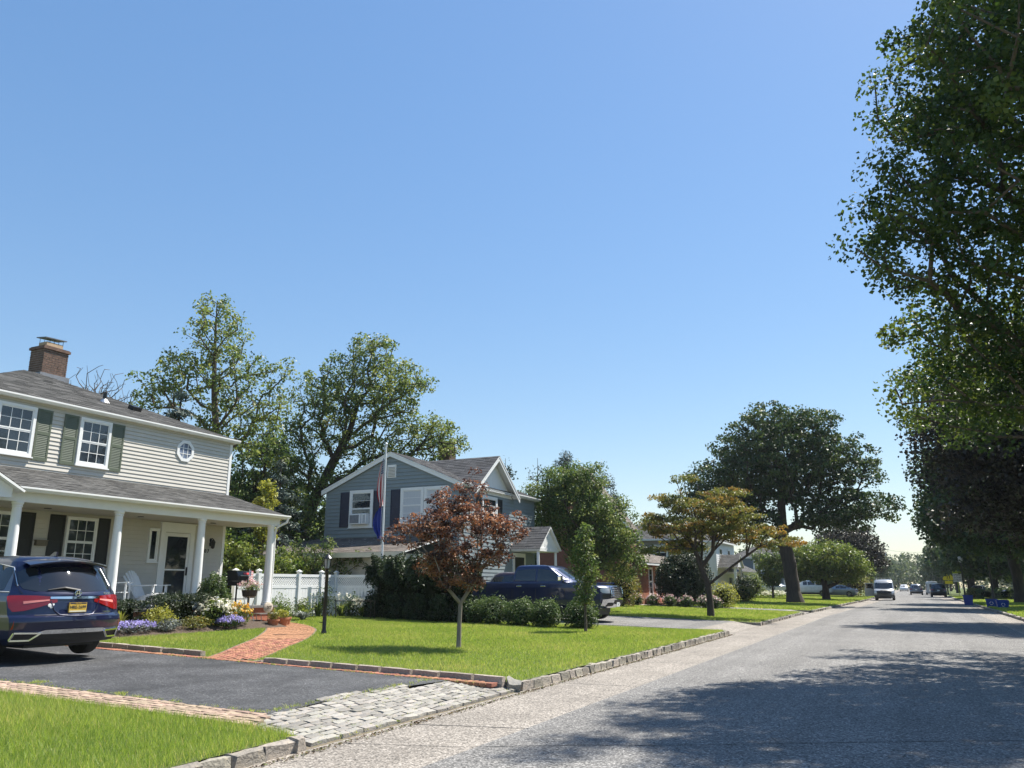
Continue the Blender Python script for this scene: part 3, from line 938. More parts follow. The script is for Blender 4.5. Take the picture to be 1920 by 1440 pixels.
# ------------------------------------------------------------ trees
# the great maple overhanging the road on the right, and the row beyond it
tree('maple_tree', 'huge green maple overhanging the road, its leafy side filling the upper right', 'tree',
     [(8.6,20.0,.12), (8.4,20.0,2.5), (8.2,19.8,4.5), (7.8,19.6,8), (7.4,19.5,13)],
     [(9.4,19.6,11.8,4.2,4.6,4.6), (3.6,17.6,9.4,3.1,3.4,2.2), (3.4,19.6,12.8,2.6,3.0,2.0), (4.6,18.6,16.0,2.8,3.2,2.2), (3.6,20.4,7.2,2.8,3.4,1.9), (4.2,20.8,5.4,2.6,3.0,1.4), (8.5,15.5,10,2.4,2.4,2), (3.2,15.8,11.6,2.0,2.2,1.7), (9,24.5,10,2.6,2.6,2.6), (5.4,18.8,18.5,3.0,3,2.0), (1.3,18.2,9.2,1.9,2.0,1.5), (1.9,18.6,12.6,1.6,1.8,1.4), (1.7,19.4,7.0,1.7,2.0,1.3), (3.4,18.8,15,1.9,2,1.5), (1.3,18.2,9.2,1.9,2.0,1.5), (1.9,18.6,12.6,1.6,1.8,1.4), (1.7,19.4,7.0,1.7,2.0,1.3), (3.4,18.8,15,1.9,2,1.5), (3.6,17.6,9.4,3.1,3.4,2.2), (3.4,19.6,12.8,2.6,3.0,2.0), (3.6,20.4,7.2,2.8,3.4,1.9), (1.4,17.8,8.4,1.7,1.8,1.2), (2.6,18.4,10.9,2.0,2.2,1.5), (6,26,8,2.6,2.6,1.8), (2.2,24.5,6.8,2.4,2.6,1.4), (1.8,20.2,5.8,1.9,2,.9)],
     1180, 132, .104, LM['maple'], MT['bark'], .42, 101, 'street trees on the right verge', clump_r=.5, flat=.8, fork=3.0, shell=.4, mind=.5, aspect=.8, tone=.4)
tree('maple_tree', 'dark purple-leaved maple, second along the right side of the road', 'tree',
     [(8.4,41,.12), (8.3,41,2.2), (8.0,40.8,4.5), (7.8,40.6,9)],
     [(7.6,40.6,8.6,5.6,5.6,4.6), (3.2,39.6,7.4,2.9,3.2,2.3), (3.6,41,10.2,2.8,3,2.0), (4,41.4,5.0,2.9,3,1.5), (7,37.5,6.5,3.4,3,2.6), (3.0,41.5,8.6,2.4,3,2)],
     800, 70, .17, LM['crimson'], MT['bark_dark'], .36, 102, 'street trees on the right verge', clump_r=.75, flat=.65, fork=2.4, shell=.4, mind=.5, aspect=.85, tone=.3)
tree('maple_tree', 'broad dark green tree behind the purple maple on the right', 'tree',
     [(8.2,66,.12), (8.1,66,2.5), (7.8,65.8,5), (7.6,65.6,9)],
     [(7.4,65.6,8.6,5.8,6,4.8), (3.4,65,6.6,2.7,3.4,2.6), (3.4,66,9.6,2.6,3,2.0), (6,63,5.5,4,3,2)],
     520, 60, .26, LM['shade'], MT['bark_dark'], .34, 103, 'street trees on the right verge', clump_r=.95, flat=.65, fork=2.6, mind=.65, aspect=.85)
tree('maple_tree', 'tall dark tree with thick trunk at the right edge beside the verge', 'tree',
     [(8.3,82,.12), (8.2,82,3.2), (7.9,81.8,6), (7.8,81.6,10)],
     [(7.8,81.8,10,6,6,5), (4.2,81,7.8,3,3.6,2.6), (10,80,6.4,4,4,2.4)],
     420, 55, .30, LM['shade'], MT['bark_dark'], .42, 104, 'street trees on the right verge', clump_r=1.1, flat=.65, fork=3.6, mind=.75, aspect=.85)
k = 0
for (x, y, hgt, rr, col) in [(8.5,106,9,4.6,'shade'), (7.6,128,10,5,'far'), (8.5,152,9,5,'shade'), (8.2,182,10,5.5,'far')]:
    tree('street_tree', ['green tree beside the third street lamp on the right', 'pale green tree beyond the yellow warning sign', 'dark tree behind the parked black car', 'hazy tree far down the right side of the road'][k], 'tree',
         [(x,y,.12), (x,y,2.2), (x-.2,y,hgt*.7)], [(x-.2,y,hgt*.62,rr,rr,hgt*.34), (x-rr*.5,y-1,hgt*.62,rr*.55,rr*.6,hgt*.2)],
         220, 45, .4, LM[col], MT['bark_dark'], .3, 110+k, 'street trees on the right verge', clump_r=1.2, flat=.7, fork=2.0, mind=.7, aspect=.85)
    k += 1
# light yellowish tree in the garden behind the right verge
tree('garden_tree', 'sunlit pale green garden tree behind the clipped hedges on the right', 'tree', [(16,112,.12), (16,112,1.6), (15.8,112,4)],
     [(15.5,112,4.6,4.2,4,3.0), (12.2,112,3.6,2.4,2.5,2.0)], 240, 50, .30, LM['fresh'], MT['bark'], .2, 120, clump_r=.9, fork=1.2, mind=.5)
tree('garden_tree', 'tall dark evergreen mass behind the far right garden', 'tree', [(20,135,.12), (20,135,2), (20,135,9)],
     [(20,135,6,6,5,5), (27,133,5.5,5,5,5), (14.5,138,6,4.5,4,5.2)], 300, 45, .45, LM['yew'], MT['bark_dark'], .3, 121, clump_r=1.3, fork=1.5, mind=.8)

# left side of the street
tree('shade_tree', 'great dark spreading shade tree with a thick trunk on the far left lawn', 'tree',
     [(-8.5,70,.2), (-8.7,70,3.2), (-9.1,70,5.2), (-9.0,70.2,8), (-8.8,70.2,11.5)],
     [(-8.8,70.2,11.6,5.0,4.8,4.2), (-13.2,69.6,9.6,3.6,3.8,2.7), (-4.6,70.2,10.6,3.6,3.6,3.2), (-11.4,70,13.2,3.0,3,2.0), (-6.6,70,14.2,3.0,3,1.9), (-9.2,70,15.0,2.8,3,1.7), (-3.0,69.6,7.4,3.1,3,1.5), (-12.8,69,7.2,2.9,3,1.6), (-5.6,69.8,6.9,2.6,2.6,1.2), (-10.6,69.4,6.6,2.2,2.4,1.1)],
     900, 62, .21, LM['shade'], MT['bark_dark'], .55, 130, clump_r=.72, flat=.55, fork=3.4, shell=.42, mind=.6, aspect=.85, tone=.4, expo=.5)
tree('dogwood_tree', 'umbrella-shaped tree turning rust and gold on the second lawn', 'tree',
     [(-8.3,37.9,.2), (-8.3,37.9,.9), (-8.35,37.9,1.6)],
     [(-8.6,37.9,4.2,2.6,2.4,.55), (-10.6,37.6,4.55,1.2,1.3,.35), (-6.3,38.0,3.9,1.7,1.5,.5), (-8.4,38,5.2,1.9,1.8,.5), (-9.8,38,5.6,1.0,1.0,.35), (-5.1,38,3.45,1.1,1.1,.35), (-7.4,38,5.7,1.2,1.1,.3), (-9.6,38.6,3.4,1.4,1.2,.4), (-10.9,37.4,3.2,.6,.6,.3), (-6.9,37.2,4.7,1.4,1.2,.4), (-8.9,38.0,6.5,.9,.9,.22)],
     430, 64, .105, LM['rust'], MT['bark_dark'], .14, 131, clump_r=.34, flat=.35, fork=.8, shell=.5, mind=.24, bf=.6, expo=.42, tone=.45, arch=.05, flare=1.3)
tree('cherry_tree', 'rounded light green cherry tree with short trunk past the great shade tree', 'tree',
     [(-7.7,88,.18), (-7.7,88,1.3), (-7.8,88,2.2)], [(-7.6,88,4.0,3.9,3.6,1.9), (-9.6,88,3.4,2.2,2.2,1.4), (-5.4,88,3.2,2.2,2.2,1.3)],
     380, 55, .24, LM['fresh'], MT['bark_dark'], .3, 132, clump_r=.7, fork=1.1, mind=.45, tone=.35)
tree('plum_tree', 'dark purple-leaved tree beyond the parked service van', 'tree', [(-6.9,112,.15), (-6.9,112,2.2), (-6.9,112,5)],
     [(-6.8,112,6.0,4.1,4,3.0), (-4.6,112,4.6,2.2,2.4,1.9)], 300, 50, .32, LM['crimson'], MT['bark_dark'], .28, 133, clump_r=.9, fork=2.0, mind=.55)
tree('myrtle_tree', 'full rounded green tree with several stems behind the pickup truck', 'tree',
     [(-14.9,39.4,.35), (-14.9,39.4,.9), (-14.9,39.4,2.2)],
     [(-15.2,39.4,5.0,2.0,2.2,1.9), (-17.0,39.6,5.8,1.4,1.6,1.4), (-16.0,39.4,6.9,1.4,1.5,.95), (-13.6,39.3,4.4,1.5,1.7,1.7), (-12.9,39.2,3.2,1.2,1.4,1.4), (-14.6,39.4,3.4,1.5,1.4,1.0), (-14.8,39.2,6.9,1.3,1.3,1.0)],
     560, 74, .12, LM['myrtle'], MT['bark_dark'], .15, 134, clump_r=.40, fork=.7, mind=.24, tone=.4, expo=.4, flat=.9)
tree('maple_tree', 'small red and copper leaved maple on the front lawn', 'tree',
     [(-9.28,16.45,.2), (-9.27,16.45,.75), (-9.25,16.45,1.2)],
     [(-9.3,16.45,2.95,1.15,1.1,.62), (-10.3,16.1,2.75,.75,.7,.35), (-8.45,16.8,2.75,.65,.6,.36), (-9.45,16.4,3.5,.6,.58,.45), (-8.98,16.6,3.85,.32,.32,.5), (-9.2,16.4,2.25,.85,.8,.42), (-10.55,16.0,2.95,.35,.35,.22), (-8.1,16.8,3.1,.3,.3,.2), (-9.1,16.2,1.75,.72,.7,.28), (-9.8,16.3,2.1,.5,.5,.3), (-8.5,16.6,2.2,.5,.5,.3)],
     360, 34, .075, LM['redmaple'], MT['bark_pale'], .048, 135, clump_r=.17, flat=.55, fork=.75, shell=.42, mind=.11, aspect=.55, tone=.5, expo=.42, rtip=.004, upbias=1.1, flare=1.25)
tree('young_tree', 'slender young green tree in front of the pickup truck', 'tree',
     [(-8.96,23.65,.2), (-8.96,23.65,1.0), (-8.95,23.65,2.0), (-8.93,23.65,3.0)],
     [(-8.95,23.65,1.5,.34,.34,.6), (-8.95,23.65,2.3,.46,.42,.6), (-8.93,23.65,2.95,.3,.3,.5), (-8.75,23.65,2.0,.4,.36,.4)],
     130, 24, .08, LM['myrtle'], MT['bark'], .035, 136, clump_r=.17, fork=.8, mind=.13, tone=.35, rtip=.004)

# back gardens on the left
tree('backyard_tree', 'tall airy tree rising behind the porch house, open branches against the sky', 'tree',
     [(-26.6,26.0,.6), (-26.7,26.0,4), (-27.0,25.8,7.5), (-27.3,25.6,10.5), (-27.4,25.5,13.5)],
     [(-27.4,25.4,12.6,1.7,1.7,1.7), (-28.8,24.6,10.4,1.7,1.6,1.5), (-27.0,25.6,10.6,2.2,2,1.8), (-29.6,24.2,9.6,1.1,1.1,.9), (-25.8,26.6,9.6,1.5,1.5,1.3), (-27.5,25.4,14.0,.9,.9,.7), (-26.6,26,8.2,2.0,1.8,1.2), (-24.9,26.8,11,1.0,1,.7)],
     270, 34, .15, LM['locust'], MT['bark'], .2, 140, clump_r=.38, flat=.75, fork=5.0, mind=.38, bf=.3, tone=.35, expo=.48)
tree('backyard_tree', 'large leafy tree with a dark leaning trunk between the two near houses', 'tree',
     [(-28.7,32.4,.6), (-28.0,33.0,4.6), (-27.1,33.6,7.2), (-26.0,33.9,9.4), (-25.6,34.0,11.0)],
     [(-24.5,34.3,11.8,2.3,2.2,2.2), (-27.0,33.2,11.4,2.0,2.0,1.9), (-23.0,35.4,9.2,1.6,1.6,1.1), (-24.9,34.1,13.6,1.4,1.4,1.2), (-28.4,32.6,9.4,1.6,1.6,1.5), (-23.0,34.8,11.6,1.5,1.5,1.4), (-22.2,36.0,9.6,1.3,1.3,.9), (-26.2,33.8,9.2,1.9,1.8,1.1), (-24.6,34.8,8.4,1.8,1.7,.9), (-26.4,33.4,13.0,1.0,1,.8), (-28.9,31.6,7.8,1.8,1.8,1.4), (-27.4,32.2,6.6,1.8,1.8,1.3), (-25.0,33.8,7.0,1.7,1.7,1.0), (-21.3,35.8,8.9,1.4,1.4,.9)],
     600, 44, .155, LM['locust'], MT['bark_dark'], .34, 141, clump_r=.42, flat=.8, fork=5.0, mind=.42, bf=.3, tone=.4, expo=.5)
tree('backyard_tree', 'dark crooked tree behind the fence, left of the leaning trunk', 'tree',
     [(-29.0,29.0,.6), (-28.6,29.2,4.5), (-27.8,29.6,6.5), (-27.6,29.8,8)],
     [(-27.6,29.6,7.6,1.9,1.9,1.5), (-28.8,28.8,5.6,1.9,1.9,1.6), (-27,30,5.2,1.9,1.8,1.6), (-28.4,29.2,3.4,2.0,1.9,1.6), (-25.6,30.8,3.6,1.6,1.8,1.7)],
     330, 50, .17, LM['myrtle'], MT['bark_dark'], .2, 142, clump_r=.5, fork=2.5, mind=.35, tone=.4)
tree('bare_tree', 'leafless dead tree behind the roof of the porch house', 'tree',
     [(-33,24,.6), (-33,24,5), (-33,24,8.2)], [(-33,24,10.4,1.9,1.9,1.2), (-34.3,23.2,9.6,1.2,1.2,.7), (-31.8,24.8,9.8,1.0,1,.8)],
     240, 0, .1, LM['locust'], MT['bark'], .11, 143, fork=6.5, rtip=.009, bf=.6, sides=4)
def conifer(name, label, base, hgt, rad, n, leaf, lmat, seed, tiers=12, droop=.25, ragged=.3):
    rs = np.random.RandomState(seed); root = empty(name, base, 0, label, 'tree')
    mb = MB(); mb.tube([(0,0,-.1), (.05,0,hgt*.5), (0,.04,hgt)], [rad*.055+.05, rad*.04+.03, .02], 7); tr = mb.build('trunk', MT['bark_dark'], root, fix=False)
    C = []; T = []; bb = MB()
    for t in range(tiers):
        f = t/(tiers-1); z = hgt*(.10 + .86*f); L = rad*(1-f)**.8*(1 + rs.normal(0, ragged*.4)) + .15
        for k in range(rs.randint(5, 9)):
            a = rs.uniform(0, 6.28); l = L*rs.uniform(1-ragged, 1.1); d = np.array([math.cos(a), math.sin(a), 0])
            tip = d*l + np.array([0, 0, -droop*l]); p0 = np.array([0, 0, z])
            bb.tube([tuple(p0), tuple(p0 + tip*.5 + np.array([0,0,.06*l])), tuple(p0+tip)], [.03, .02, .008], 4, False)
            m = int(n*l/rad/ (tiers*3.2)) + 6; s = rs.rand(m)**.7
            q = p0 + tip*s[:, None] + rs.normal(0, 1, (m, 3))*np.array([.16, .16, .09])*(rad*.28*(1.2-s*.6))[:, None]*1.6
            C.append(q); T.append(np.tile(d, (m, 1)))
    bb.build('branches', MT['bark_dark'], tr, fix=False)
    C = np.concatenate(C); T = np.concatenate(T)
    V, F = leaf_arrays(C, leaf, rs, .6, T, .3, .1)
    link('crown', quick_mesh('crown', V, F, lmat, np.clip(rs.normal(.45, .22, len(C)), 0, 1)), root)
    return root
conifer('spruce_tree', 'blue-grey spruce showing above the eave of the porch house', (-26.2,22.9,.6), 8.9, 2.7, 9000, .24, LM['spruce'], 150, 11, .2, .45)
conifer('spruce_tree', 'grey-green spruce behind the porch, low boughs over the white fence', (-25.4,28.2,.6), 6.6, 2.6, 7000, .22, LM['spruce'], 151, 10, .3, .4)
tree('cedar_tree', 'dark pointed cedar behind the grey-blue house', 'tree', [(-23.6,58.5,.6), (-23.6,58.5,4), (-23.6,58.5,11.6)],
     [(-23.6,58.5,5,2.2,2.2,2.6), (-23.6,58.5,8.2,1.5,1.5,1.8), (-23.7,58.5,10.6,.85,.85,1.4), (-22.6,58.7,9.2,.6,.6,1.2), (-24.6,58.3,7.4,1.0,1,1.2)], 260, 60, .2, LM['spruce'], MT['bark_dark'], .2, 152, clump_r=.42, fork=1.5, mind=.3, aspect=.35, bf=.1, flat=.9, arch=.1)
tree('cedar_tree', 'second dark cedar behind the grey-blue house, shorter', 'tree', [(-20.9,59.5,.6), (-20.9,59.5,4), (-20.9,59.5,9.6)],
     [(-20.9,59.5,5,2.2,2.2,2.6), (-20.9,59.5,7.6,1.3,1.3,1.5), (-20.8,59.5,9.2,.7,.7,1.0), (-19.8,59.6,7.4,.7,.7,1.2)], 230, 60, .2, LM['spruce'], MT['bark_dark'], .2, 153, clump_r=.42, fork=1.5, mind=.3, aspect=.35, bf=.1, flat=.9, arch=.1)
tree('bare_tree', 'thin dead conifer beside the dark cedars', 'tree', [(-26.2,59,.6), (-26.2,59,6), (-26.2,59,11.6)],
     [(-26.2,59,9.4,.9,.9,2.6), (-26.2,59,7,1.2,1.2,1.2)], 90, 3, .2, LM['spruce'], MT['bark'], .11, 154, fork=4.5, rtip=.012, bf=.1, sides=4, arch=0)
tree('bare_tree', 'sparse treetop peeping over the ridge of the grey-blue house', 'tree', [(-30,60,.6), (-30,60,6), (-30,60,11.2)],
     [(-30,60,10.6,1.2,1.2,1.6)], 60, 5, .24, LM['spruce'], MT['bark'], .1, 155, fork=6.0, rtip=.012, bf=.2, sides=4)
# far end of the street
k = 0
for (x, y, hgt, rr, col) in [(-9.5,135,7.5,4,'far'), (-10,165,9,5,'far'), (-8.5,205,9,5,'far'), (-14,250,12,8,'far'), (0,330,13,10,'far'), (13,300,14,9,'far'), (-26,300,13,10,'far'), (9,235,11,6,'far')]:
    tree('distant_tree', ['pale tree just behind the open van', 'tree with thin trunks past the open van', 'hazy tree on the left near the end of the road', 'broad hazy tree at the left end of the road',
          'hazy tree closing the view at the end of the road', 'tall hazy tree at the right end of the road', 'far grey-green tree behind the left-hand row', 'hazy tree beyond the last street lamp'][k], 'tree',
         [(x,y,.1), (x,y,1.8), (x,y,hgt*.7)], [(x,y,hgt*.6,rr,rr,hgt*.38), (x-rr*.4,y,hgt*.42,rr*.7,rr*.7,hgt*.3)],
         170, 38, .55, LM[col], MT['bark'], .25, 170+k, 'trees at the far end of the road', clump_r=1.5, flat=.7, fork=1.5, mind=.8, aspect=.9)
    k += 1
k = 0
for (x, y, hgt, rr, col) in [(-30,75,9,5,'far'), (-33,95,10,6,'far'), (-28,118,10,6,'shade'), (-38,52,9,5,'locust'), (-40,40,9.5,5,'locust'), (-21,150,10,7,'far')]:
    tree('backyard_tree', ['tree behind the brick house and its hip-roofed neighbour', 'tree behind the white portico house', 'dark tree behind the silver car', 'green tree behind the grey-blue house', 'green tree far behind the white fence', 'hazy tree behind the far left gardens'][k], 'tree',
         [(x,y,.6), (x,y,2.5), (x,y,hgt*.7)], [(x,y,hgt*.55,rr,rr,hgt*.36), (x+rr*.4,y,hgt*.42,rr*.7,rr*.7,hgt*.3)],
         190, 42, .42, LM[col], MT['bark_dark'], .25, 190+k, 'trees in the far back gardens', clump_r=1.2, flat=.7, fork=2.0, mind=.7, aspect=.9)
    k += 1

# weeds in the joints of the apron and litter along the kerb foot
def scatter_tufts(name, label, pts, hgt, wid, per, seed, mat):
    rs = np.random.RandomState(seed); V = []; rnd = []
    for (x, y, z) in pts:
        for k in range(per):
            a = rs.uniform(0, 6.28); h = hgt*rs.uniform(.4, 1.2); l_ = rs.normal(0, .7, 2)*h; q = rs.normal(0, .02, 2); wv = wid*rs.uniform(.6, 1.3)
            V += [(x+q[0]-wv*math.cos(a), y+q[1]-wv*math.sin(a), z), (x+q[0]+wv*math.cos(a), y+q[1]+wv*math.sin(a), z), (x+q[0]+l_[0], y+q[1]+l_[1], z+h)]; rnd.append(np.clip(rs.normal(.55, .25), 0, 1))
    V = np.array(V); n = len(V)//3
    o = link(name, quick_mesh(name, V, np.arange(n*3).reshape(n, 3), mat, np.array(rnd), 3)); tag(o, label, 'weeds', kind='stuff')
rs = np.random.RandomState(5)
P_ = []
for k in range(150):
    y = rs.uniform(6.95, 11.8); x = -5.63 - .115*rs.randint(0, 11) + rs.normal(0, .01); P_.append((x, y, apz(x) - .005))
for k in range(120): x = rs.uniform(-13, -6.8); P_.append((x, 7.66 + rs.normal(0, .012), gr(x) + .008))
for k in range(90):
    y = rs.uniform(7.7, 11.4); P_.append((-6.9 + rs.normal(0, .05), y, apz(-6.9)))
for k in range(60): x = rs.uniform(-13, -6); P_.append((x, 11.4 + rs.normal(0, .01), gr(x) + .012))
P_ += [(-9.35 + rs.normal(0,.08), 7.72 + rs.normal(0,.03), gr(-9.4)+.012) for k in range(14)] + [(-11.1 + rs.normal(0,.09), 7.8 + rs.normal(0,.05), gr(-11.1)+.012) for k in range(26)]
scatter_tufts('weeds', 'small weeds growing in the joints of the stone apron and drive edge', P_, .035, .004, 7, 7, GRASS)
lit = leafmat('dry_litter', [(.05,.035,.022), (.10,.07,.04), (.16,.11,.06), (.10,.12,.04)], .1, .8, .2)
C_ = np.stack([-5.50 + np.abs(rs.normal(0, .05, 2600)), rs.uniform(4, 30, 2600), .012 + rs.rand(2600)*.012], 1)
C_ = C_[~((C_[:,1] > 28) & (C_[:,1] < 35))]
V, F = leaf_arrays(C_, .035, rs, 2.5, None, .6)
o = link('leaf_litter', quick_mesh('leaf_litter', V, F, lit, rs.rand(len(C_)))); tag(o, 'dry leaf litter and grit gathered along the foot of the left kerb', 'litter', kind='stuff')
# ------------------------------------------------------------ building kit
def face(origin, u, n):
    """wall frame: local (u along the wall, n outwards, v up)"""
    u = Vector(u); n = Vector(n); v = Vector((0,0,1)); o = Vector(origin)
    return Matrix(((u.x,n.x,v.x,o.x),(u.y,n.y,v.y,o.y),(u.z,n.z,v.z,o.z),(0,0,0,1)))
def FX(x): return face((x,0,0), (0,1,0), (1,0,0))      # wall looking at the street: u = world Y
def FY(y): return face((0,y,0), (1,0,0), (0,-1,0))     # wall looking at the camera end: u = world X

def siding(root, T, u0, u1, z0, z1, pitch, mat, span=None, th=.03, name='siding_board', cuts=()):
    z = z0
    while z < z1 - .02:
        h = min(pitch, z1 - z)
        a, b = (u0, u1) if span is None else span(z + h*.5)
        segs = [(a, b)]
        for (c0, c1, cz0, cz1) in cuts:
            if z + h*.5 > cz0 and z + h*.5 < cz1:
                segs = [s for (p, q) in segs for s in ((p, min(q, c0)), (max(p, c1), q)) if s[1]-s[0] > .03]
        for a, b in segs:
            if b - a > .05:
                MB(T).prism([(.002, z), (th, z), (th*.45, z+h), (.002, z+h)], 0, a, b).build(name, mat, root, world=True) if False else \
                MB(T).add([(a,.002,z),(b,.002,z),(b,th,z),(a,th,z),(a,.002,z+h-.002),(b,.002,z+h-.002),(b,th*.35,z+h-.002),(a,th*.35,z+h-.002)],
                    [(0,1,2,3),(7,6,5,4),(3,2,6,7),(0,4,5,1),(1,5,6,2),(0,3,7,4)]).build(name, mat, root, world=True, fix=False)
        z += h

def roof_slope(root, el, er, rr, rl, mat, courses=16, th=.05, name='shingles', parent=None, step=.013):
    """stepped shingle courses between the eave (el, er) and the top edge (rl, rr)"""
    el, er, rr, rl = [Vector(p) for p in (el, er, rr, rl)]
    nrm = (er-el).cross(rl-el)
    if nrm.length < 1e-6: nrm = (er-el).cross(rr-el)
    nrm.normalize()
    if nrm.z < 0: nrm = -nrm
    V = []; F = []; U = []
    slope_len = ((rl+rr)/2-(el+er)/2).length; run = (er-el).normalized()
    rg = random.Random(int(abs(el.x*13+el.y*7)*10))
    for i in range(courses):
        t0 = i/courses; t1 = min(1, (i+1)/courses + .25/courses)
        a, b = el.lerp(rl, t0), er.lerp(rr, t0); c, d = er.lerp(rr, t1), el.lerp(rl, t1)
        m = max(2, int((b-a).length/.33))
        for k in range(m):
            f0, f1 = k/m, (k+1)/m
            lift = nrm*(step*rg.uniform(.7, 1.5))
            p = [a.lerp(b,f0)+lift, a.lerp(b,f1)+lift, d.lerp(c,f1)+nrm*.002, d.lerp(c,f0)+nrm*.002, a.lerp(b,f0)-nrm*.01, a.lerp(b,f1)-nrm*.01]
            n = len(V); V += [tuple(q) for q in p]; F += [(n,n+1,n+2,n+3), (n+4,n+5,n+1,n)]
            for q in p:
                U.append(((q-el).dot(run), (t0 + .3/courses)*slope_len if False else i*.14+.07, 0))
    me = bpy.data.meshes.new(name); me.from_pydata(V, [], F)
    at = me.attributes.new('suv', 'FLOAT_VECTOR', 'POINT'); at.data.foreach_set('vector', [c for u in U for c in u])
    me.materials.append(mat)
    par = parent or root
    o = link(name, me, par, True); o['kind'] = 'stuff'
    mb = MB()
    lo = [el-nrm*th, er-nrm*th, rr-nrm*th, rl-nrm*th]; hi = [el, er, rr, rl]
    mb.add([tuple(q - nrm*.004) for q in lo] + [tuple(q - nrm*.004) for q in hi], [(0,3,2,1),(4,5,6,7),(0,1,5,4),(1,2,6,5),(2,3,7,6),(3,0,4,7)])
    mb.build('roof_deck', MT['white'], root, world=True)
    return o

PANE = {}
def window(root, T, u0, u1, z0, z1, cols=3, rows=2, sashes=2, trim=.07, trim_mat=None, glass=None, name='window', sill=True, proud=.05, muntins=True, curtain=False, lift=.018):
    tm = trim_mat or MT['white']; gm = glass or MT['glass']; T = T @ Matrix.Translation((0, lift, 0))
    w = MB(T)
    a, b = u0, u1
    w.box(a, b, .0, proud, z1-trim, z1).box(a, b, .0, proud, z0, z0+trim).box(a, a+trim, .0, proud, z0+trim, z1-trim).box(b-trim, b, .0, proud, z0+trim, z1-trim)
    win = w.build(name, tm, root, world=True)
    ia, ib, iz0, iz1 = a+trim, b-trim, z0+trim, z1-trim
    if sill: MB(T).box(a-.03, b+.03, .0, proud+.03, z0-.035, z0-.002).build('sill', tm, win)
    sh = (iz1-iz0)/sashes; fw = .032
    for s in range(sashes):
        s0, s1 = iz0+s*sh, iz0+(s+1)*sh; nn = .034 if s == sashes-1 else .028
        m = MB(T); m.box(ia, ib, .02, nn, s1-fw, s1-.001).box(ia, ib, .02, nn, s0+.001, s0+fw).box(ia+.001, ia+fw, .02, nn, s0+fw, s1-fw).box(ib-fw, ib-.001, .02, nn, s0+fw, s1-fw)
        m.build('sash', tm, win)
        pa, pb, p0, p1 = ia+fw, ib-fw, s0+fw, s1-fw
        if muntins and (cols > 1 or rows > 1):
            m = MB(T)
            for c in range(1, cols): x = pa+(pb-pa)*c/cols; m.box(x-.008, x+.008, .018, .027, p0, p1)
            for r_ in range(1, rows): z = p0+(p1-p0)*r_/rows; m.box(pa, pb, .018, .0265, z-.008, z+.008)
            m.build('muntins', tm, win)
        for c in range(cols):
            for r_ in range(rows):
                xa, xb = pa+(pb-pa)*c/cols, pa+(pb-pa)*(c+1)/cols; za, zb = p0+(p1-p0)*r_/rows, p0+(p1-p0)*(r_+1)/rows
                MB(T).box(xa+.001, xb-.001, .012, .0205, za+.001, zb-.001).build('pane', gm, win, fix=False)
    return win

def shutter(root, T, u0, u1, z0, z1, mat, louvre=True, th=.035, lift=.012):
    T = T @ Matrix.Translation((0, lift, 0)); s = MB(T); st = .045; mid = (z0+z1)/2 + .04
    s.box(u0, u0+st, .02, th, z0, z1).box(u1-st, u1, .02, th, z0, z1)
    for za, zb in ((z0, z0+.08), (mid-.04, mid+.04), (z1-.06, z1)): s.box(u0+st, u1-st, .02, th-.001, za, zb)
    sh = s.build('shutter', mat, root, world=True)
    l = MB(T); l.box(u0+st, u1-st, .015, .021, z0+.08, z1-.06)
    if louvre:
        for za, zb in ((z0+.08, mid-.04), (mid+.04, z1-.06)):
            n = max(3, int((zb-za)/.042))
            for k in range(n):
                z = za + (zb-za)*k/n; h = (zb-za)/n
                l.add([(u0+st,.021,z+h*.9),(u1-st,.021,z+h*.9),(u1-st,th-.004,z+.004),(u0+st,th-.004,z+.004)], [(0,1,2,3)])
    l.build('louvres', mat, sh, fix=False)
    return sh

def gutter_run(root, T, u0, u1, z, n0, size=.11, mat=None):
    MB(T).add([(u,n,v) for u in (u0,u1) for (n,v) in ((n0, z), (n0, z-size*.9), (n0+size*.6, z-size*.9), (n0+size, z-size*.35), (n0+size, z), (n0+size-.012, z), (n0+size-.02, z-size*.5), (n0+.012, z-size*.6), (n0+.012,z))],
              [tuple(range(9))[::-1], tuple(range(9,18))] + [(i,(i+1)%9,9+(i+1)%9,9+i) for i in range(9)]).build('gutter', mat or MT['white'], root, world=True)

def brick_stack(root, x0, x1, y0, y1, z0, z1, mat, name='bricks', parent=None, bl=.205, bh=.068):
    """running bond round a rectangular stack: every brick real, joints recessed"""
    par = parent
    MB().box(x0+.012, x1-.012, y0+.012, y1-.012, z0, z1).build('mortar_core', MT['mortar'], par, world=True)
    mb = MB(); k = 0; z = z0; rg = random.Random(5)
    while z < z1 - .03:
        off = bl/2 if k % 2 else 0
        for (ua, ub, fn) in ((x0, x1, lambda a, b, j: mb.box(a, b, y0+j, y0+.05, z+.008, z+bh)), (x0, x1, lambda a, b, j: mb.box(a, b, y1-.05, y1-j, z+.008, z+bh)),
                             (y0, y1, lambda a, b, j: mb.box(x0+j, x0+.05, a, b, z+.008, z+bh)), (y0, y1, lambda a, b, j: mb.box(x1-.05, x1-j, a, b, z+.008, z+bh))):
            u = ua - off
            while u < ub - .02:
                a, b = max(ua, u+.005), min(ub, u+bl-.005)
                if b-a > .03: fn(a+.0005, b-.0005, rg.uniform(0, .006) + (.001 if fn.__code__.co_firstlineno else 0))
                u += bl
        z += bh + .008; k += 1
    o = mb.build(name, mat, par, fix=False, world=True); o['kind'] = 'stuff'
    return o

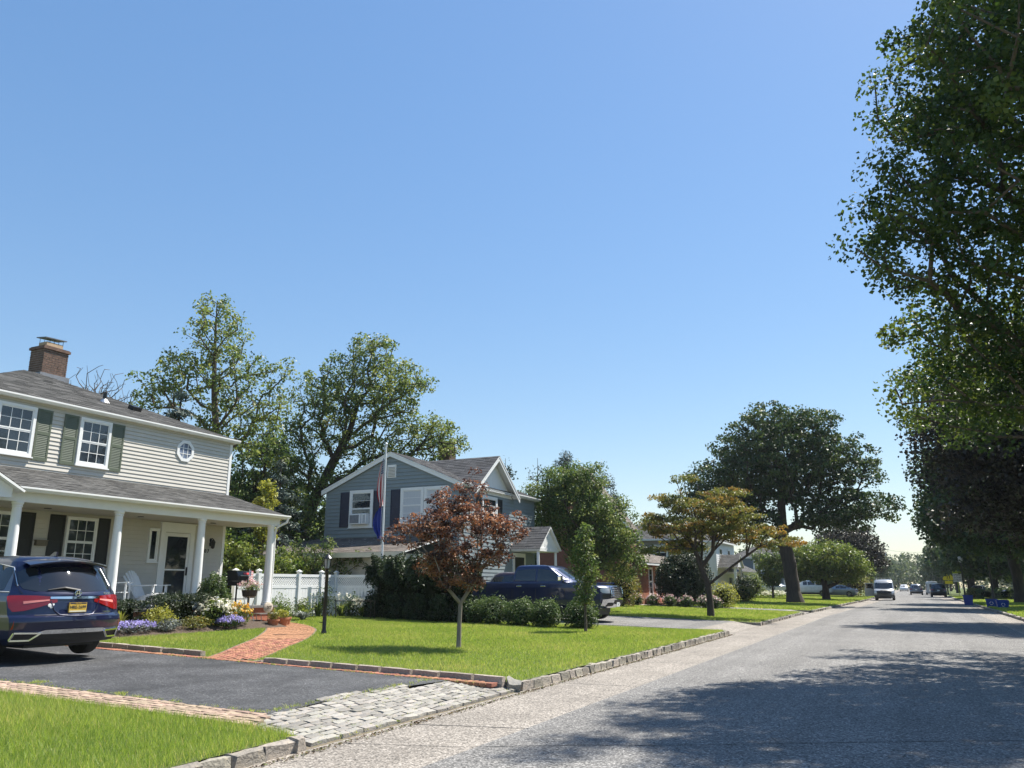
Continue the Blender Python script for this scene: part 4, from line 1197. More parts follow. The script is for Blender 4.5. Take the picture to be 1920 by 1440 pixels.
# ------------------------------------------------------------ the porch house
HX, HY0, HY1 = -19.6, 10.9, 19.62
H1 = empty('house', (-21.5, 15.3, .5), 0, 'cream clapboard two-storey house with pillared porch, green shutters and brick chimney', 'house')
MB().box(-28.2, HX, HY0, HY1, .3, 6.12).build('wall', MT['siding'], H1, world=True)
T = FX(HX)
wins = [(11.90,12.90,4.72,5.98), (14.13,15.09,4.70,5.98)]
siding(H1, T, HY0+.02, HY1-.09, 4.25, 6.06, .108, MT['siding'])
siding(H1, T, HY0+.02, HY1-.09, .98, 3.5, .118, MT['siding'])
MB(T).box(HY1-.09, HY1+.012, .0, .035, .98, 6.06).build('corner_board', MT['white'], H1, world=True)
MB().box(HX-.12, HX-.004, HY1+.002, HY1+.02, .6, 6.1).build('corner_board', MT['white'], H1, world=True)
MB(T).box(HY0, HY1+.05, .0, .04, 6.06, 6.2).build('frieze_board', MT['siding'], H1, world=True)
for (a,b,c,d) in wins: window(H1, T, a, b, c, d, 3, 2, 2, .075)
for (a,b) in ((11.42,11.86),(12.94,13.34),(13.68,14.09),(15.12,15.52)): shutter(H1, T, a, b, 4.66, 5.98, MT['shutter_green'])
# octagonal window
oc = MB(T); ro, ri = .345, .25; cu, cv = 17.72, 5.58
ring = lambda r_, n: [(cu+r_*math.cos(R(22.5+45*k)), n, cv+r_*math.sin(R(22.5+45*k))) for k in range(8)]
A, B, C_, D_ = ring(ro,.0), ring(ro,.05), ring(ri,.05), ring(ri,.0)
oc.add(A+B+C_+D_, [(k,(k+1)%8,8+(k+1)%8,8+k) for k in range(8)] + [(8+k,8+(k+1)%8,16+(k+1)%8,16+k) for k in range(8)] + [(16+k,16+(k+1)%8,24+(k+1)%8,24+k) for k in range(8)])
ow = oc.build('window', MT['white'], H1, world=True); ow['label'] = 'small octagonal window with a white frame'
MB(T).add(ring(ri,.034), [tuple(range(8))]).build('pane', MT['glass_sky'], ow)
m = MB(T)
for t in (-.085,.085): m.box(cu+t-.009,cu+t+.009,.03,.042,cv-.245,cv+.245).box(cu-.245,cu+.245,.03,.0415,cv+t-.009,cv+t+.009)
m.build('muntins', MT['white'], ow)
# lower storey under the porch
for (a,b,c,d) in ((11.75,12.78,2.05,3.34),(14.13,15.02,2.05,3.34)): window(H1, T, a, b, c, d, 3, 2, 2, .05)
for (a,b) in ((12.83,13.27),(13.66,14.09),(15.06,15.42)): shutter(H1, T, a, b, 2.02, 3.36, MT['shutter_black'], False)
dr = MB(T); dr.box(17.13,17.29,0,.06,.98,3.12).box(18.22,18.38,0,.06,.98,3.12).box(17.13,18.38,0,.065,3.12,3.36); dr.box(17.10,18.41,0,.09,3.36,3.40)
door = dr.build('door', MT['white'], H1, world=True)
d2 = MB(T); d2.box(17.30,17.38,.01,.05,1.0,3.10).box(18.13,18.21,.01,.05,1.0,3.10).box(17.38,18.13,.01,.05,3.0,3.10).box(17.38,18.13,.01,.05,1.0,1.16).box(17.38,18.13,.01,.045,2.02,2.06)
d2.build('storm_door', MT['white'], door)
MB(T).box(17.38,18.13,.025,.038,2.06,3.0).build('pane', MT['glass'], door); MB(T).box(17.38,18.13,.025,.038,1.16,2.02).build('pane', MT['glass'], door)
MB(T).box(18.15,18.18,.05,.09,1.88,2.12).build('handle', MT['black_metal'], door)
window(H1, T, 16.72, 17.06, 2.25, 3.2, 1, 1, 1, .05, name='sidelight')
# lantern, number, letter box
ln = MB(T); ln.box(19.02,19.10,.0,.03,2.78,3.02); ln.tube([(19.06,.03,2.98),(19.06,.1,3.02),(19.06,.13,2.96)], .01, 6)
la = ln.build('wall_lantern', MT['black_metal'], H1, world=True)
MB(T).lathe((19.06,.13,2.70), [(.03,0),(.055,.03),(.075,.19),(.085,.2),(.03,.27),(.008,.30)], 6).build('lantern_cage', MT['black_metal'], la)
for i, ch in enumerate('307'):
    me = text_mesh(ch, .16, .006); me.transform(Matrix(((0,0,1,HX+.035),(1,0,0,18.76+i*.11),(0,1,0,2.62),(0,0,0,1)))); me.materials.clear(); me.materials.append(MT['black_metal']); link('house_number', me, H1, True)
MB(T).box(13.33,13.62,.02,.12,2.56,2.68).box(13.31,13.64,.02,.13,2.68,2.70).build('letter_box', pmat('bronze_box', (.16,.13,.09), .4, .2, 6, metallic=.4), H1, world=True)
# porch: slab, skirting, ceiling, beam, columns, roof
MB().box(HX+.003, -17.78, HY0-.3, 20.1, .3, .94).build('porch_base', MT['brick'], H1, world=True)
MB().box(HX+.003, -17.7, HY0-.3, 20.18, .94, 1.0).build('porch_floor', pmat('darkened_floor', (.17,.165,.16), .7, .15, 5), H1, world=True)  # floor colour darkened to cut bounce and deepen the porch shade
st = MB(); st.box(-19.3,-18.1,20.19,20.5,.3,.82); st2 = MB(); st2.box(-19.3,-18.1,20.501,20.82,.3,.65)
st.build('step', MT['brick'], H1, world=True); st2.build('step', MT['brick'], H1, world=True)
MB().box(HX+.04, -17.92, HY0-.3, 19.98, 3.42, 3.46).build('porch_ceiling', pmat('beige_ceiling', (.46,.42,.35), .6, .06, 3), H1, world=True)  # ceiling colour lowered along with the floor to deepen the porch shade
for y in (13.0,15.7,18.3):
    MB().lathe((-18.75,y,3.405), [(.085,0),(.085,.012),(.06,.013)], 14).build('ceiling_light', MT['black_metal'], H1, world=True)
MB().box(-17.92,-17.78,HY0-.3,20.12,3.42,3.66).build('porch_beam', MT['white'], H1, world=True)
MB().box(HX+.04,-17.921,19.98,20.12,3.42,3.66).build('porch_beam', MT['white'], H1, world=True)
for y in (11.68,14.33,17.05,19.85):
    c = MB(); z0 = 1.0
    c.lathe((-18.0+.12,y,z0), [(.15,0),(.15,.06),(.125,.07),(.135,.10),(.118,.13),(.118,.8),(.108,1.6),(.098,2.28),(.098,2.30),(.112,2.31),(.112,2.33),(.1,2.34),(.125,2.38),(.125,2.42)], 20)
    c.build('column', MT['white'], H1, smooth=True, world=True, sharp=30)
pe = 3.72
roof_slope(H1, (-17.62,HY0-.4,pe), (-17.62,20.32,pe), (HX+.02,19.62,4.42), (HX+.02,HY0-.4,4.42), MT['shingle'], 15)
roof_slope(H1, (-17.62,20.32,pe), (HX-.3,20.32,pe), (HX-.3,19.64,4.42), (HX+.02,19.62,4.42), MT['shingle'], 15)
gutter_run(H1, FX(-17.62), HY0-.4, 20.34, pe+.015, -.02)
gutter_run(H1, face((0,20.32,0),(1,0,0),(0,1,0)), HX-.3, -17.62, pe+.015, -.02)
MB().box(-17.66,-17.64,HY0-.4,20.3,3.63,3.70).build('fascia', MT['white'], H1, world=True)
ds = MB(); ds.tube([(-17.57,20.25,3.66),(-17.60,20.22,3.52),(-17.78,20.0,3.36),(-17.84,20.0,3.2),(-17.84,20.0,2.3),(-17.84,20.0,1.0)], .036, 8)
ds.build('downspout', MT['white'], H1, smooth=True, world=True)
# pediment over the entrance bay at the left
MB().prism([(7.6,3.45),(11.25,3.45),(11.25,3.66),(9.4,4.62),(7.6,3.7)], 0, -17.6, -17.45).build('pediment', MT['white'], H1, world=True)
roof_slope(H1, (-17.3,11.45,3.62), (-19.4,11.45,3.62), (-19.4,9.4,4.7), (-17.3,9.4,4.7), MT['shingle'], 14)
# main hip roof
ez = 6.2; ov = .16
c0 = (HX+ov, HY0-ov, ez); c1 = (HX+ov, HY1+ov, ez); c2 = (-28.2-ov, HY1+ov, ez); c3 = (-28.2-ov, HY0-ov, ez)
pk0 = (-23.85,15.1,8.02); pk1 = (-23.85,15.45,8.02)
roof_slope(H1, c0, c1, pk1, pk0, MT['shingle'], 30)
roof_slope(H1, c1, c2, pk1, pk1, MT['shingle'], 30)
roof_slope(H1, c2, c3, pk0, pk1, MT['shingle'], 20)
roof_slope(H1, c3, c0, pk0, pk0, MT['shingle'], 20)
gutter_run(H1, FX(HX+ov), HY0-ov, HY1+ov+.02, ez+.012, -.05)
gutter_run(H1, face((0,HY1+ov,0),(1,0,0),(0,1,0)), -28.3, HX+ov, ez+.012, -.05)
MB().box(HX, HX+ov, HY0-ov, HY1+ov, 6.12, 6.155).build('soffit', MT['white'], H1, world=True)
# chimney
cx_, cy_ = -24.35, 16.15
ch = MB().box(cx_-.42,cx_+.42,cy_-.5,cy_+.5,6.9,8.12).build('chimney', MT['flashing'], H1, world=True)
brick_stack(H1, cx_-.34,cx_+.34,cy_-.42,cy_+.42,8.12,8.92, MT['chimney_brick'], parent=ch)
mb = MB(); mb.box(cx_-.38,cx_+.38,cy_-.46,cy_+.46,8.92,9.0).box(cx_-.35,cx_+.35,cy_-.43,cy_+.43,9.001,9.03)
o = mb.build('brick_collar', MT['chimney_brick'], ch)
MB().box(cx_-.2,cx_+.2,cy_-.28,cy_+.28,9.03,9.2).build('flue', pmat('clay_flue', (.42,.31,.2), .8, .2, 6), ch)
cg = MB()
for k in range(8): cg.cyl((cx_-.2+.4*(k%2),cy_-.26+.075*k,9.18),(cx_-.2+.4*(k%2),cy_-.26+.075*k,9.34),.008,n=5)
cg.build('cap_mesh', MT['black_metal'], ch, fix=False)
MB().obox((cx_,cy_,9.36),(.5,.72,.03),(.05,.10,0)).build('chimney_cap', MT['flashing'], ch)
MB().cyl((-21.15,15.94,6.7),(-21.15,15.94,7.2),.055,n=12).build('vent_pipe', MT['black_metal'], H1, world=True)
MB().lathe((-21.15,15.94,6.93), [(.17,-.06),(.07,.07)], 12).build('vent_flashing', MT['steel'], H1, world=True)
MB().obox((-20.87,16.8,6.86),(.26,.3,.14),(0,.38,0)).build('roof_vent', MT['black_metal'], H1, world=True)

H1.location.y -= .22
# ------------------------------------------------------------ the grey-blue house
GX, GY = -17.0, 30.0     # street front, gable end towards the camera
H2 = empty('house', (-20.5, 33.9, .5), 0, 'grey-blue clapboard house with navy shutters, flag pole before its gable end', 'house')
gz_e, gz_r, gxc = 5.9, 7.4, -20.55
gx0 = -24.1
body = MB(); body.prism([(gx0,.3),(GX,.3),(GX,gz_e),(gxc,gz_r),(gx0,gz_e)], 1, GY, 37.75); body.build('wall', MT['siding_blue'], H2, world=True)
T = FY(GY)
def gspan(z):
    if z < gz_e-.02: return (gx0+.07, GX-.07)
    f = (z-gz_e)/(gz_r-gz_e); return (gx0+(gxc-gx0)*f, GX+(gxc-GX)*f)
siding(H2, T, gx0, GX, 3.2, gz_r-.06, .165, MT['siding_blue'], gspan, .045)
siding(H2, FX(GX), GY+.07, 37.7, .5, 5.86, .165, MT['siding_blue'])
for (T_, a, b) in ((T, gx0-.01, gx0+.07), (T, GX-.07, GX+.012), (FX(GX), GY-.012, GY+.07), (FX(GX), 37.68, 37.77)):
    MB(T_).box(a, b, 0, .03, .5, gz_e).build('corner_board', MT['siding_blue'], H2, world=True)
# gable windows
window(H2, T, -22.72, -21.42, 4.12, 5.80, 1, 2, 2, .13, muntins=True, lift=.034)
window(H2, T, -19.95, -18.75, 4.22, 5.78, 1, 2, 2, .12, glass=MT['curtain'], lift=.034); window(H2, T, -18.73, -17.53, 4.22, 5.78, 1, 2, 2, .12, glass=MT['curtain'], lift=.034)
for (a,b) in ((-23.25,-22.75),(-21.40,-20.9),(-20.48,-19.98)): shutter(H2, T, a, b, 4.15, 5.74, MT['shutter_navy'], False, lift=.03)
ac = MB(T); ac.box(-22.55,-21.6,.0,.30,4.25,4.72); aco = ac.build('air_conditioner', MT['white'], H2, world=True, bevel=.015)
m = MB(T); m.box(-22.5,-22.0,.301,.31,4.3,4.66)
m.build('grille', pmat('ac_grille', (.2,.21,.23), .6, .2, 9), aco)
m = MB(T); m.box(-21.9,-21.86,.301,.315,4.28,4.7).box(-21.78,-21.66,.301,.31,4.3,4.66); m.build('panel', pmat('ac_panel', (.45,.47,.5), .5), aco)
gv = MB(T); gv.box(-20.72,-20.25,.0,.05,6.28,6.86); go = gv.build('gable_vent', MT['white'], H2, world=True)
m = MB(T)
for k in range(7): m.add([(-20.67,.052,6.36+k*.066),(-20.3,.052,6.36+k*.066),(-20.3,.075,6.33+k*.066),(-20.67,.075,6.33+k*.066)], [(0,1,2,3)])
m.build('louvres', MT['concrete'], go, fix=False)
# roofs
e = .22
def rakes(pts, y0, y1, axis, mat=MT['white'], name='rake_board', h=.18):
    for p, q in zip(pts[:-1], pts[1:]):
        mb = MB(); poly = [(p[0],p[1]),(q[0],q[1]),(q[0],q[1]-h),(p[0],p[1]-h)]
        mb.prism(poly, axis, y0, y1); mb.build(name, mat, H2, world=True)
sl = (gz_r-gz_e)/(GX-gxc)
rakes([(gx0-e, gz_e-e*sl+.02), (gxc, gz_r+.02), (GX+e, gz_e-e*sl+.02)], GY-.14, GY-.10, 1)
MB().prism([(gx0-e,gz_e-e*sl-.03),(gxc,gz_r-.03),(GX+e,gz_e-e*sl-.03),(GX+e,gz_e-e*sl-.06),(gxc,gz_r-.07),(gx0-e,gz_e-e*sl-.06)], 1, GY-.099, GY).build('soffit', MT['white'], H2, world=True)
roof_slope(H2, (GX+e,GY-.16,gz_e-e*sl+.06), (GX+e,37.95,gz_e-e*sl+.06), (gxc,37.95,gz_r+.06), (gxc,GY-.16,gz_r+.06), MT['shingle_dark'], 22)
roof_slope(H2, (gx0-e,37.95,gz_e-e*sl+.06), (gx0-e,GY-.16,gz_e-e*sl+.06), (gxc,GY-.16,gz_r+.06), (gxc,37.95,gz_r+.06), MT['shingle_dark'], 22)
gutter_run(H2, FX(GX+e), 34.9, 37.97, gz_e-e*sl+.08, -.03)
gutter_run(H2, FX(GX+e), GY-.15, 30.5, gz_e-e*sl+.08, -.03)
MB().box(GX, GX+e, GY, 37.9, 5.76, 5.79).build('soffit', MT['white'], H2, world=True)
# cross gable to the street
cyc, chw, cze, czr = 33.05, 2.1, 5.72, 7.36
MB().prism([(cyc-chw,cze-.1),(cyc+chw,cze-.1),(cyc,czr-.08)], 0, GX-3.4, GX+.03).build('gable_face', MT['white'], H2, world=True)
def crake(y0, z0, y1, z1):
    MB().prism([(y0,z0),(y1,z1),(y1,z1-.2),(y0,z0-.2)], 0, GX+.34, GX+.38).build('rake_board', MT['white'], H2, world=True)
cs = (czr-cze)/chw
crake(cyc-chw-.15, cze-.15*cs+.05, cyc, czr+.05); crake(cyc, czr+.05, cyc+chw+.15, cze-.15*cs+.05)
roof_slope(H2, (-20.5,cyc-chw-.15,cze-.15*cs+.08), (GX+.4,cyc-chw-.15,cze-.15*cs+.08), (GX+.4,cyc,czr+.08), (-20.5,cyc,czr+.08), MT['shingle_dark'], 18)
roof_slope(H2, (GX+.4,cyc+chw+.15,cze-.15*cs+.08), (-20.5,cyc+chw+.15,cze-.15*cs+.08), (-20.5,cyc,czr+.08), (GX+.4,cyc,czr+.08), MT['shingle_dark'], 18)
window(H2, FX(GX), 32.0, 33.5, 4.1, 5.55, 1, 2, 2, .12)
for (a,b) in ((31.45,31.95),(33.55,34.05)): shutter(H2, FX(GX), a, b, 4.1, 5.5, MT['shutter_black'], False)
# entrance portico
pc, phw = 36.2, 1.15
MB().prism([(pc-phw,3.32),(pc+phw,3.32),(pc,4.25)], 0, GX, -15.55).build('portico_gable', MT['white'], H2, world=True)
roof_slope(H2, (GX,pc-phw-.16,3.26), (-15.4,pc-phw-.16,3.26), (-15.4,pc,4.36), (GX,pc,4.36), MT['shingle_dark'], 9)
roof_slope(H2, (-15.4,pc+phw+.16,3.26), (GX,pc+phw+.16,3.26), (GX,pc,4.36), (-15.4,pc,4.36), MT['shingle_dark'], 9)
MB().box(GX, -15.5, pc-phw-.02, pc+phw+.02, 3.16, 3.319).build('portico_beam', MT['white'], H2, world=True)
for y in (pc-phw+.1, pc+phw-.1): MB().cyl((-15.62,y,.4),(-15.62,y,3.16),.07,n=12).build('column', MT['white'], H2, world=True)
dd = MB(FX(GX)); dd.box(35.2,36.6,0,.06,.7,3.1); do = dd.build('door', MT['white'], H2, world=True)
MB(FX(GX)).box(35.4,36.4,.061,.08,.8,2.9).build('door_panel', MT['shutter_black'], do)
# low wing in front of the gable
MB().box(gx0-1.3, GX-.6, 26.8, GY-.003, .3, 2.8).build('wing_wall', pmat('beige_wall', (.5,.47,.4), .7, .08, 4), H2, world=True)
roof_slope(H2, (gx0-1.6,26.45,2.86), (GX-.4,26.45,2.86), (GX-.4,GY-.02,3.66), (gx0-1.6,GY-.02,3.66), MT['shingle_brown'], 16)
MB().box(gx0-1.6, GX-.4, 26.40, 26.44, 2.66, 2.86).build('fascia', pmat('cream_fascia', (.6,.57,.47), .6, .06, 4), H2, world=True)
MB().box(GX-.6, GX-.56, 27.0, 29.6, .4, 2.6).build('garage_door', MT['white'], H2, world=True)
# chimney
c2 = MB().box(-22.40,-21.60,37.0,37.75,6.4,7.5).build('chimney', MT['flashing'], H2, world=True)
brick_stack(H2, -22.35,-21.65,37.05,37.75,7.5,8.85, MT['chimney_brick'], parent=c2)
MB().box(-22.40,-21.60,37.0,37.8,8.85,8.95).build('brick_collar', MT['mortar'], c2); MB().box(-22.30,-21.70,37.1,37.7,8.951,9.12).build('flue', MT['black_metal'], c2); MB().box(-22.45,-21.55,36.95,37.85,9.121,9.18).build('chimney_cap', MT['black_metal'], c2)

# ------------------------------------------------------------ brick house, hip-roofed house, white portico house, blue house
H3 = empty('house', (-18.5, 54, .45), 0, 'red brick house with steep red-brown gable beyond the pickup truck', 'house')
red = pmat('red_brown_siding', (.19,.062,.045), .7, .2, 5, .2)
bx0, bx1, by0, by1 = -22.2, -15.9, 50.0, 51.5
bw = MB(); bw.prism([(bx0,.3),(bx1,.3),(bx1,5.3),((bx0+bx1)/2,9.2),(bx0,5.3)], 1, by0, by1); bw.build('wall', red, H3, world=True)
def s3(z):
    if z < 5.3: return (bx0, bx1)
    f = (z-5.3)/3.9; return (bx0+(bx1-bx0)/2*f, bx1-(bx1-bx0)/2*f)
siding(H3, FY(by0), bx0, bx1, 2.0, 9.0, .24, red, s3, .025)
mid = (bx0+bx1)/2
roof_slope(H3, (bx1+.25,by0-.2,5.05), (bx1+.25,by1,5.05), (mid,by1,9.3), (mid,by0-.2,9.3), MT['shingle_brown'], 18)
roof_slope(H3, (bx0-.25,by1,5.05), (bx0-.25,by0-.2,5.05), (mid,by0-.2,9.3), (mid,by1,9.3), MT['shingle_brown'], 18)
for sgn, xe in ((1,bx1+.27),(-1,bx0-.27)):
    MB().prism([(xe,5.02),(mid,9.28),(mid,9.08),(xe,4.82)], 1, by0-.24, by0-.205).build('rake_board', MT['white'], H3, world=True)
MB().box(-23, -15.91, 51.51, 60.5, .3, 3.4).build('wall', red, H3, world=True)
roof_slope(H3, (-15.85,51.5,3.4), (-15.85,60.8,3.4), (-19.4,60.8,4.35), (-19.4,51.5,4.35), MT['shingle_brown'], 12)
# brick front with its entrance
fx = -15.55
MB().box(-15.9+.003, fx-.06, 50.6, 58.2, .3, 2.95).build('mortar_core', MT['mortar'], H3, world=True)
mb = MB(); z = .35; k = 0; rg = random.Random(9)
while z < 2.9:
    y = 50.6 - (.12 if k % 2 else 0)
    while y < 58.15:
        a, b = max(50.6, y+.006), min(58.2, y+.234)
        if b-a > .04 and not (53.0 < (a+b)/2 < 53.9) and not (54.8 < (a+b)/2 < 56.0): mb.box(fx-.065, fx-rg.uniform(0,.01), a, b, z, z+.072)
        y += .24
    z += .084; k += 1
o = mb.build('bricks', pmat('front_brick', (.34,.15,.09), .85, .35, 3, .3, 40), H3, fix=False, world=True); o['kind'] = 'stuff'
mb = MB(); z = .35; k = 0
while z < 2.9:
    x = -15.9 + (.06 if k % 2 else 0); mb.box(-15.88, fx-.07, 50.53, 50.6, z, z+.072); z += .084; k += 1
mb.build('bricks', MT['chimney_brick'], H3, fix=False, world=True)['kind'] = 'stuff'
window(H3, FX(fx-.05), 52.98, 53.92, .95, 2.75, 1, 2, 2, .1)
dd = MB(FX(fx-.05)); dd.box(54.8,56.0,0,.05,.9,2.8); do = dd.build('door', MT['white'], H3, world=True); MB(FX(fx-.05)).box(54.95,55.85,.051,.06,.95,2.65).build('door_panel', MT['shutter_black'], do)
for k in range(3): MB().box(fx-.06+.003, fx+1.1-.32*k, 52.0, 57.2, .35+.14*k, .485+.14*k).build('step', MT['brick'], H3, world=True)
roof_slope(H3, (fx+.55,50.3,3.0), (fx+.55,58.5,3.0), (-15.9,58.5,3.6), (-15.9,50.3,3.6), MT['shingle_brown'], 6)
MB().box(fx+.5, fx+.54, 50.3, 58.5, 2.86, 3.0).build('fascia', MT['white'], H3, world=True)

def hip_house(label, x0, x1, y0, y1, ze, zr, wall, roof, base=.45, win=(), sid=.2, over=.35):
    h = empty('house', ((x0+x1)/2, (y0+y1)/2, base), 0, label, 'house')
    MB().box(x0, x1, y0, y1, base-.3, ze).build('wall', wall, h, world=True)
    siding(h, FY(y0), x0, x1, base, ze-.1, sid, wall); siding(h, FX(x1), y0, y1, base, ze-.1, sid, wall)
    o_ = over; dx = (x1-x0)/2+o_; xm = (x0+x1)/2
    ya, yb = (y0-o_+dx, y1+o_-dx)
    if ya > yb: ya = yb = (y0+y1)/2
    a, b, c, d = (x1+o_,y0-o_,ze), (x1+o_,y1+o_,ze), (x0-o_,y1+o_,ze), (x0-o_,y0-o_,ze)
    p, q = (xm,ya,zr), (xm,yb,zr)
    roof_slope(h, a, b, q, p, roof, 16); roof_slope(h, c, d, p, q, roof, 16); roof_slope(h, d, a, p, p, roof, 16); roof_slope(h, b, c, q, q, roof, 16)
    MB().box(x0-o_,x1+o_,y0-o_-.03,y0-o_-.002,ze-.14,ze).build('fascia', MT['white'], h, world=True)
    MB().box(x1+o_+.002,x1+o_+.03,y0-o_,y1+o_,ze-.14,ze).build('fascia', MT['white'], h, world=True)
    for (T_, u0, u1, z0, z1) in win: window(h, T_, u0, u1, z0, z1, 1, 1, 2, .12)
    return h
hip_house('grey hip-roofed house standing beyond the brick house', -23.5, -17.6, 69.5, 77.5, 5.5, 7.6, pmat('grey_siding', (.26,.255,.25), .6, .06, 3), MT['shingle'],
          win=((FY(69.5),-22.6,-21.4,3.7,5.0), (FY(69.5),-19.9,-18.6,3.7,5.0), (FX(-17.6),71,72.4,3.7,5.0)))
wsid = pmat('white_siding', (.74,.75,.74), .55, .04, 3)
H5 = hip_house('white house with a columned portico and low porch wing on the far left', -24, -17.2, 82.5, 92, 5.9, 7.9, wsid, MT['shingle'],
          win=((FX(-17.2),84,85.4,3.9,5.3), (FX(-17.2),88.2,89.6,3.9,5.3), (FY(82.5),-19.6,-18.4,3.8,5.2)))
MB().prism([(82.9,3.35),(86.3,3.35),(84.6,4.5)], 0, -17.2, -15.35).build('portico_gable', MT['white'], H5, world=True)
roof_slope(H5, (-17.2,82.75,3.3), (-15.2,82.75,3.3), (-15.2,84.6,4.6), (-17.2,84.6,4.6), MT['shingle'], 8); roof_slope(H5, (-15.2,86.45,3.3), (-17.2,86.45,3.3), (-17.2,84.6,4.6), (-15.2,84.6,4.6), MT['shingle'], 8)
for y in (83.15,86.05): MB().cyl((-15.55,y,.4),(-15.55,y,3.35),.14,n=14).build('column', MT['white'], H5, world=True)
for y in (88.5,91.5,94.5,97.5): MB().cyl((-15.75,y,.4),(-15.75,y,2.75),.11,n=12).build('column', MT['white'], H5, world=True)
MB().box(-17.6,-15.7,86.8,98,2.75,2.95).build('porch_beam', MT['white'], H5, world=True)
roof_slope(H5, (-15.4,86.6,2.96), (-15.4,98.3,2.96), (-17.5,98.3,3.9), (-17.5,86.6,3.9), MT['shingle'], 8)
MB().box(-20,-17.3,92.01,98,.3,2.94).build('wing_wall', wsid, H5, world=True)
dd = MB(FX(-17.3)); dd.box(93.2,94.4,.0,.05,.6,2.6); dd.build('door', pmat('dark_red_door', (.12,.035,.03), .5), H5, world=True)
window(H5, FX(-17.2), 88.0, 90.4, 1.1, 2.5, 3, 1, 1, .1)
MB().box(-15.95,-15.35,82.9,86.3,.35,.62).build('step', MT['brick'], H5, world=True)
blue = pmat('slate_blue_siding', (.10,.13,.165), .6, .08, 3)
hip_house('slate blue hip-roofed house behind the white parked cars', -21.5, -14.9, 112.5, 121, 5.2, 7.0, blue, MT['shingle'],
          win=((FY(112.5),-18.6,-17.2,3.4,4.9), (FX(-14.9),114,115.5,3.4,4.9)))
# ------------------------------------------------------------ vehicles
class Shell:
    """car body as stacked horizontal outlines; tab rows: z, x rear, x front, half width, rear corner depth, front corner depth"""
    def __init__(s, tab, p=2.6, nz=46):
        s.t = np.array(tab, float); s.p = p
        z0, z1 = s.t[0, 0], s.t[-1, 0]
        zs = sorted(set(list(np.linspace(z0, z1, nz)) + list(s.t[:, 0])))
        s.zs = [zs[0]] + [b for a, b in zip(zs[:-1], zs[1:]) if b - a > 1e-4]
    def at(s, z): return [float(np.interp(z, s.t[:, 0], s.t[:, k])) for k in range(1, 6)]
    def xr(s, y, z): a = s.at(z); return a[0] + a[3]*min(1, abs(y)/a[2])**s.p
    def xf(s, y, z): a = s.at(z); return a[1] - a[4]*min(1, abs(y)/a[2])**s.p
    def yw(s, x, z):
        a = s.at(z)
        k = min(1, max(0, (x-a[0])/max(a[3], 1e-3)))**(1/s.p)
        k2 = min(1, max(0, (a[1]-x)/max(a[4], 1e-3)))**(1/s.p)
        return a[2]*min(k, k2)
    def body(s):
        mb = MB(); rings = []; ny, nx = 15, 9
        for z in s.zs:
            a = s.at(z); ring = []
            for k in range(ny):
                y = -a[2]*math.cos(math.pi*k/(ny-1)); y = a[2]*math.sin(math.pi/2*(-1+2*k/(ny-1)))
                ring.append((a[0]+a[3]*(abs(y)/a[2])**s.p, y, z))
            for k in range(1, nx): ring.append((a[0]+a[3] + (a[1]-a[4]-a[0]-a[3])*k/nx, a[2], z))
            for k in range(ny):
                y = a[2]*math.sin(math.pi/2*(1-2*k/(ny-1)))
                ring.append((a[1]-a[4]*(abs(y)/a[2])**s.p, y, z))
            for k in range(1, nx): ring.append((a[1]-a[4] - (a[1]-a[4]-a[0]-a[3])*k/nx, -a[2], z))
            rings.append(ring)
        n = len(rings[0])
        vs_ = [p for r_ in rings for p in r_]; fs = []
        for i in range(len(rings)-1):
            for k in range(n):
                k2 = (k+1) % n; fs.append((i*n+k, i*n+k2, (i+1)*n+k2, (i+1)*n+k))
        fs.append(tuple(range(n))[::-1]); fs.append(tuple((len(rings)-1)*n+k for k in range(n)))
        mb.add(vs_, fs); return mb
    # surface-hugging panels
    def side(s, pts, off, sgn, nz=5):
        """pts: list of (x, zlow, zhigh)"""
        rows = [[(x, sgn*(s.yw(x, z0+(z1-z0)*k/nz)+off), z0+(z1-z0)*k/nz) for k in range(nz+1)] for x, z0, z1 in pts]
        return MB().grid(rows)
    def rear(s, pts, off, nz=5, ny=3):
        P = []
        for (a, b) in zip(pts[:-1], pts[1:]):
            for k in range(ny): P.append([a[i]+(b[i]-a[i])*k/ny for i in range(3)])
        P.append(pts[-1])
        rows = [[(s.xr(y, z0+(z1-z0)*k/nz)-off, y, z0+(z1-z0)*k/nz) for k in range(nz+1)] for y, z0, z1 in P]
        return MB().grid(rows)
    def front(s, pts, off, nz=5, ny=3):
        P = []
        for (a, b) in zip(pts[:-1], pts[1:]):
            for k in range(ny): P.append([a[i]+(b[i]-a[i])*k/ny for i in range(3)])
        P.append(pts[-1])
        rows = [[(s.xf(y, z0+(z1-z0)*k/nz)+off, y, z0+(z1-z0)*k/nz) for k in range(nz+1)] for y, z0, z1 in P]
        return MB().grid(rows)

def arch_cut(me, wheels, r, half):
    o = bpy.data.objects.new('tmp', me); COL.objects.link(o)
    cs = []
    for x in wheels:
        for sg in (-1, 1):
            m = MB().cyl((x, sg*(half-.34), r-.01), (x, sg*(half+.3), r-.01), r+.065, n=28).mesh('c'); c = bpy.data.objects.new('c', m); COL.objects.link(c); cs.append(c)
            b = o.modifiers.new('b', 'BOOLEAN'); b.operation = 'DIFFERENCE'; b.object = c; b.solver = 'EXACT'
    dg = bpy.context.evaluated_depsgraph_get(); dg.update()
    out = bpy.data.meshes.new_from_object(o.evaluated_get(dg))
    for c in cs + [o]: bpy.data.objects.remove(c)
    out.polygons.foreach_set('use_smooth', [True]*len(out.polygons)); out.set_sharp_from_angle(angle=R(40))
    return out

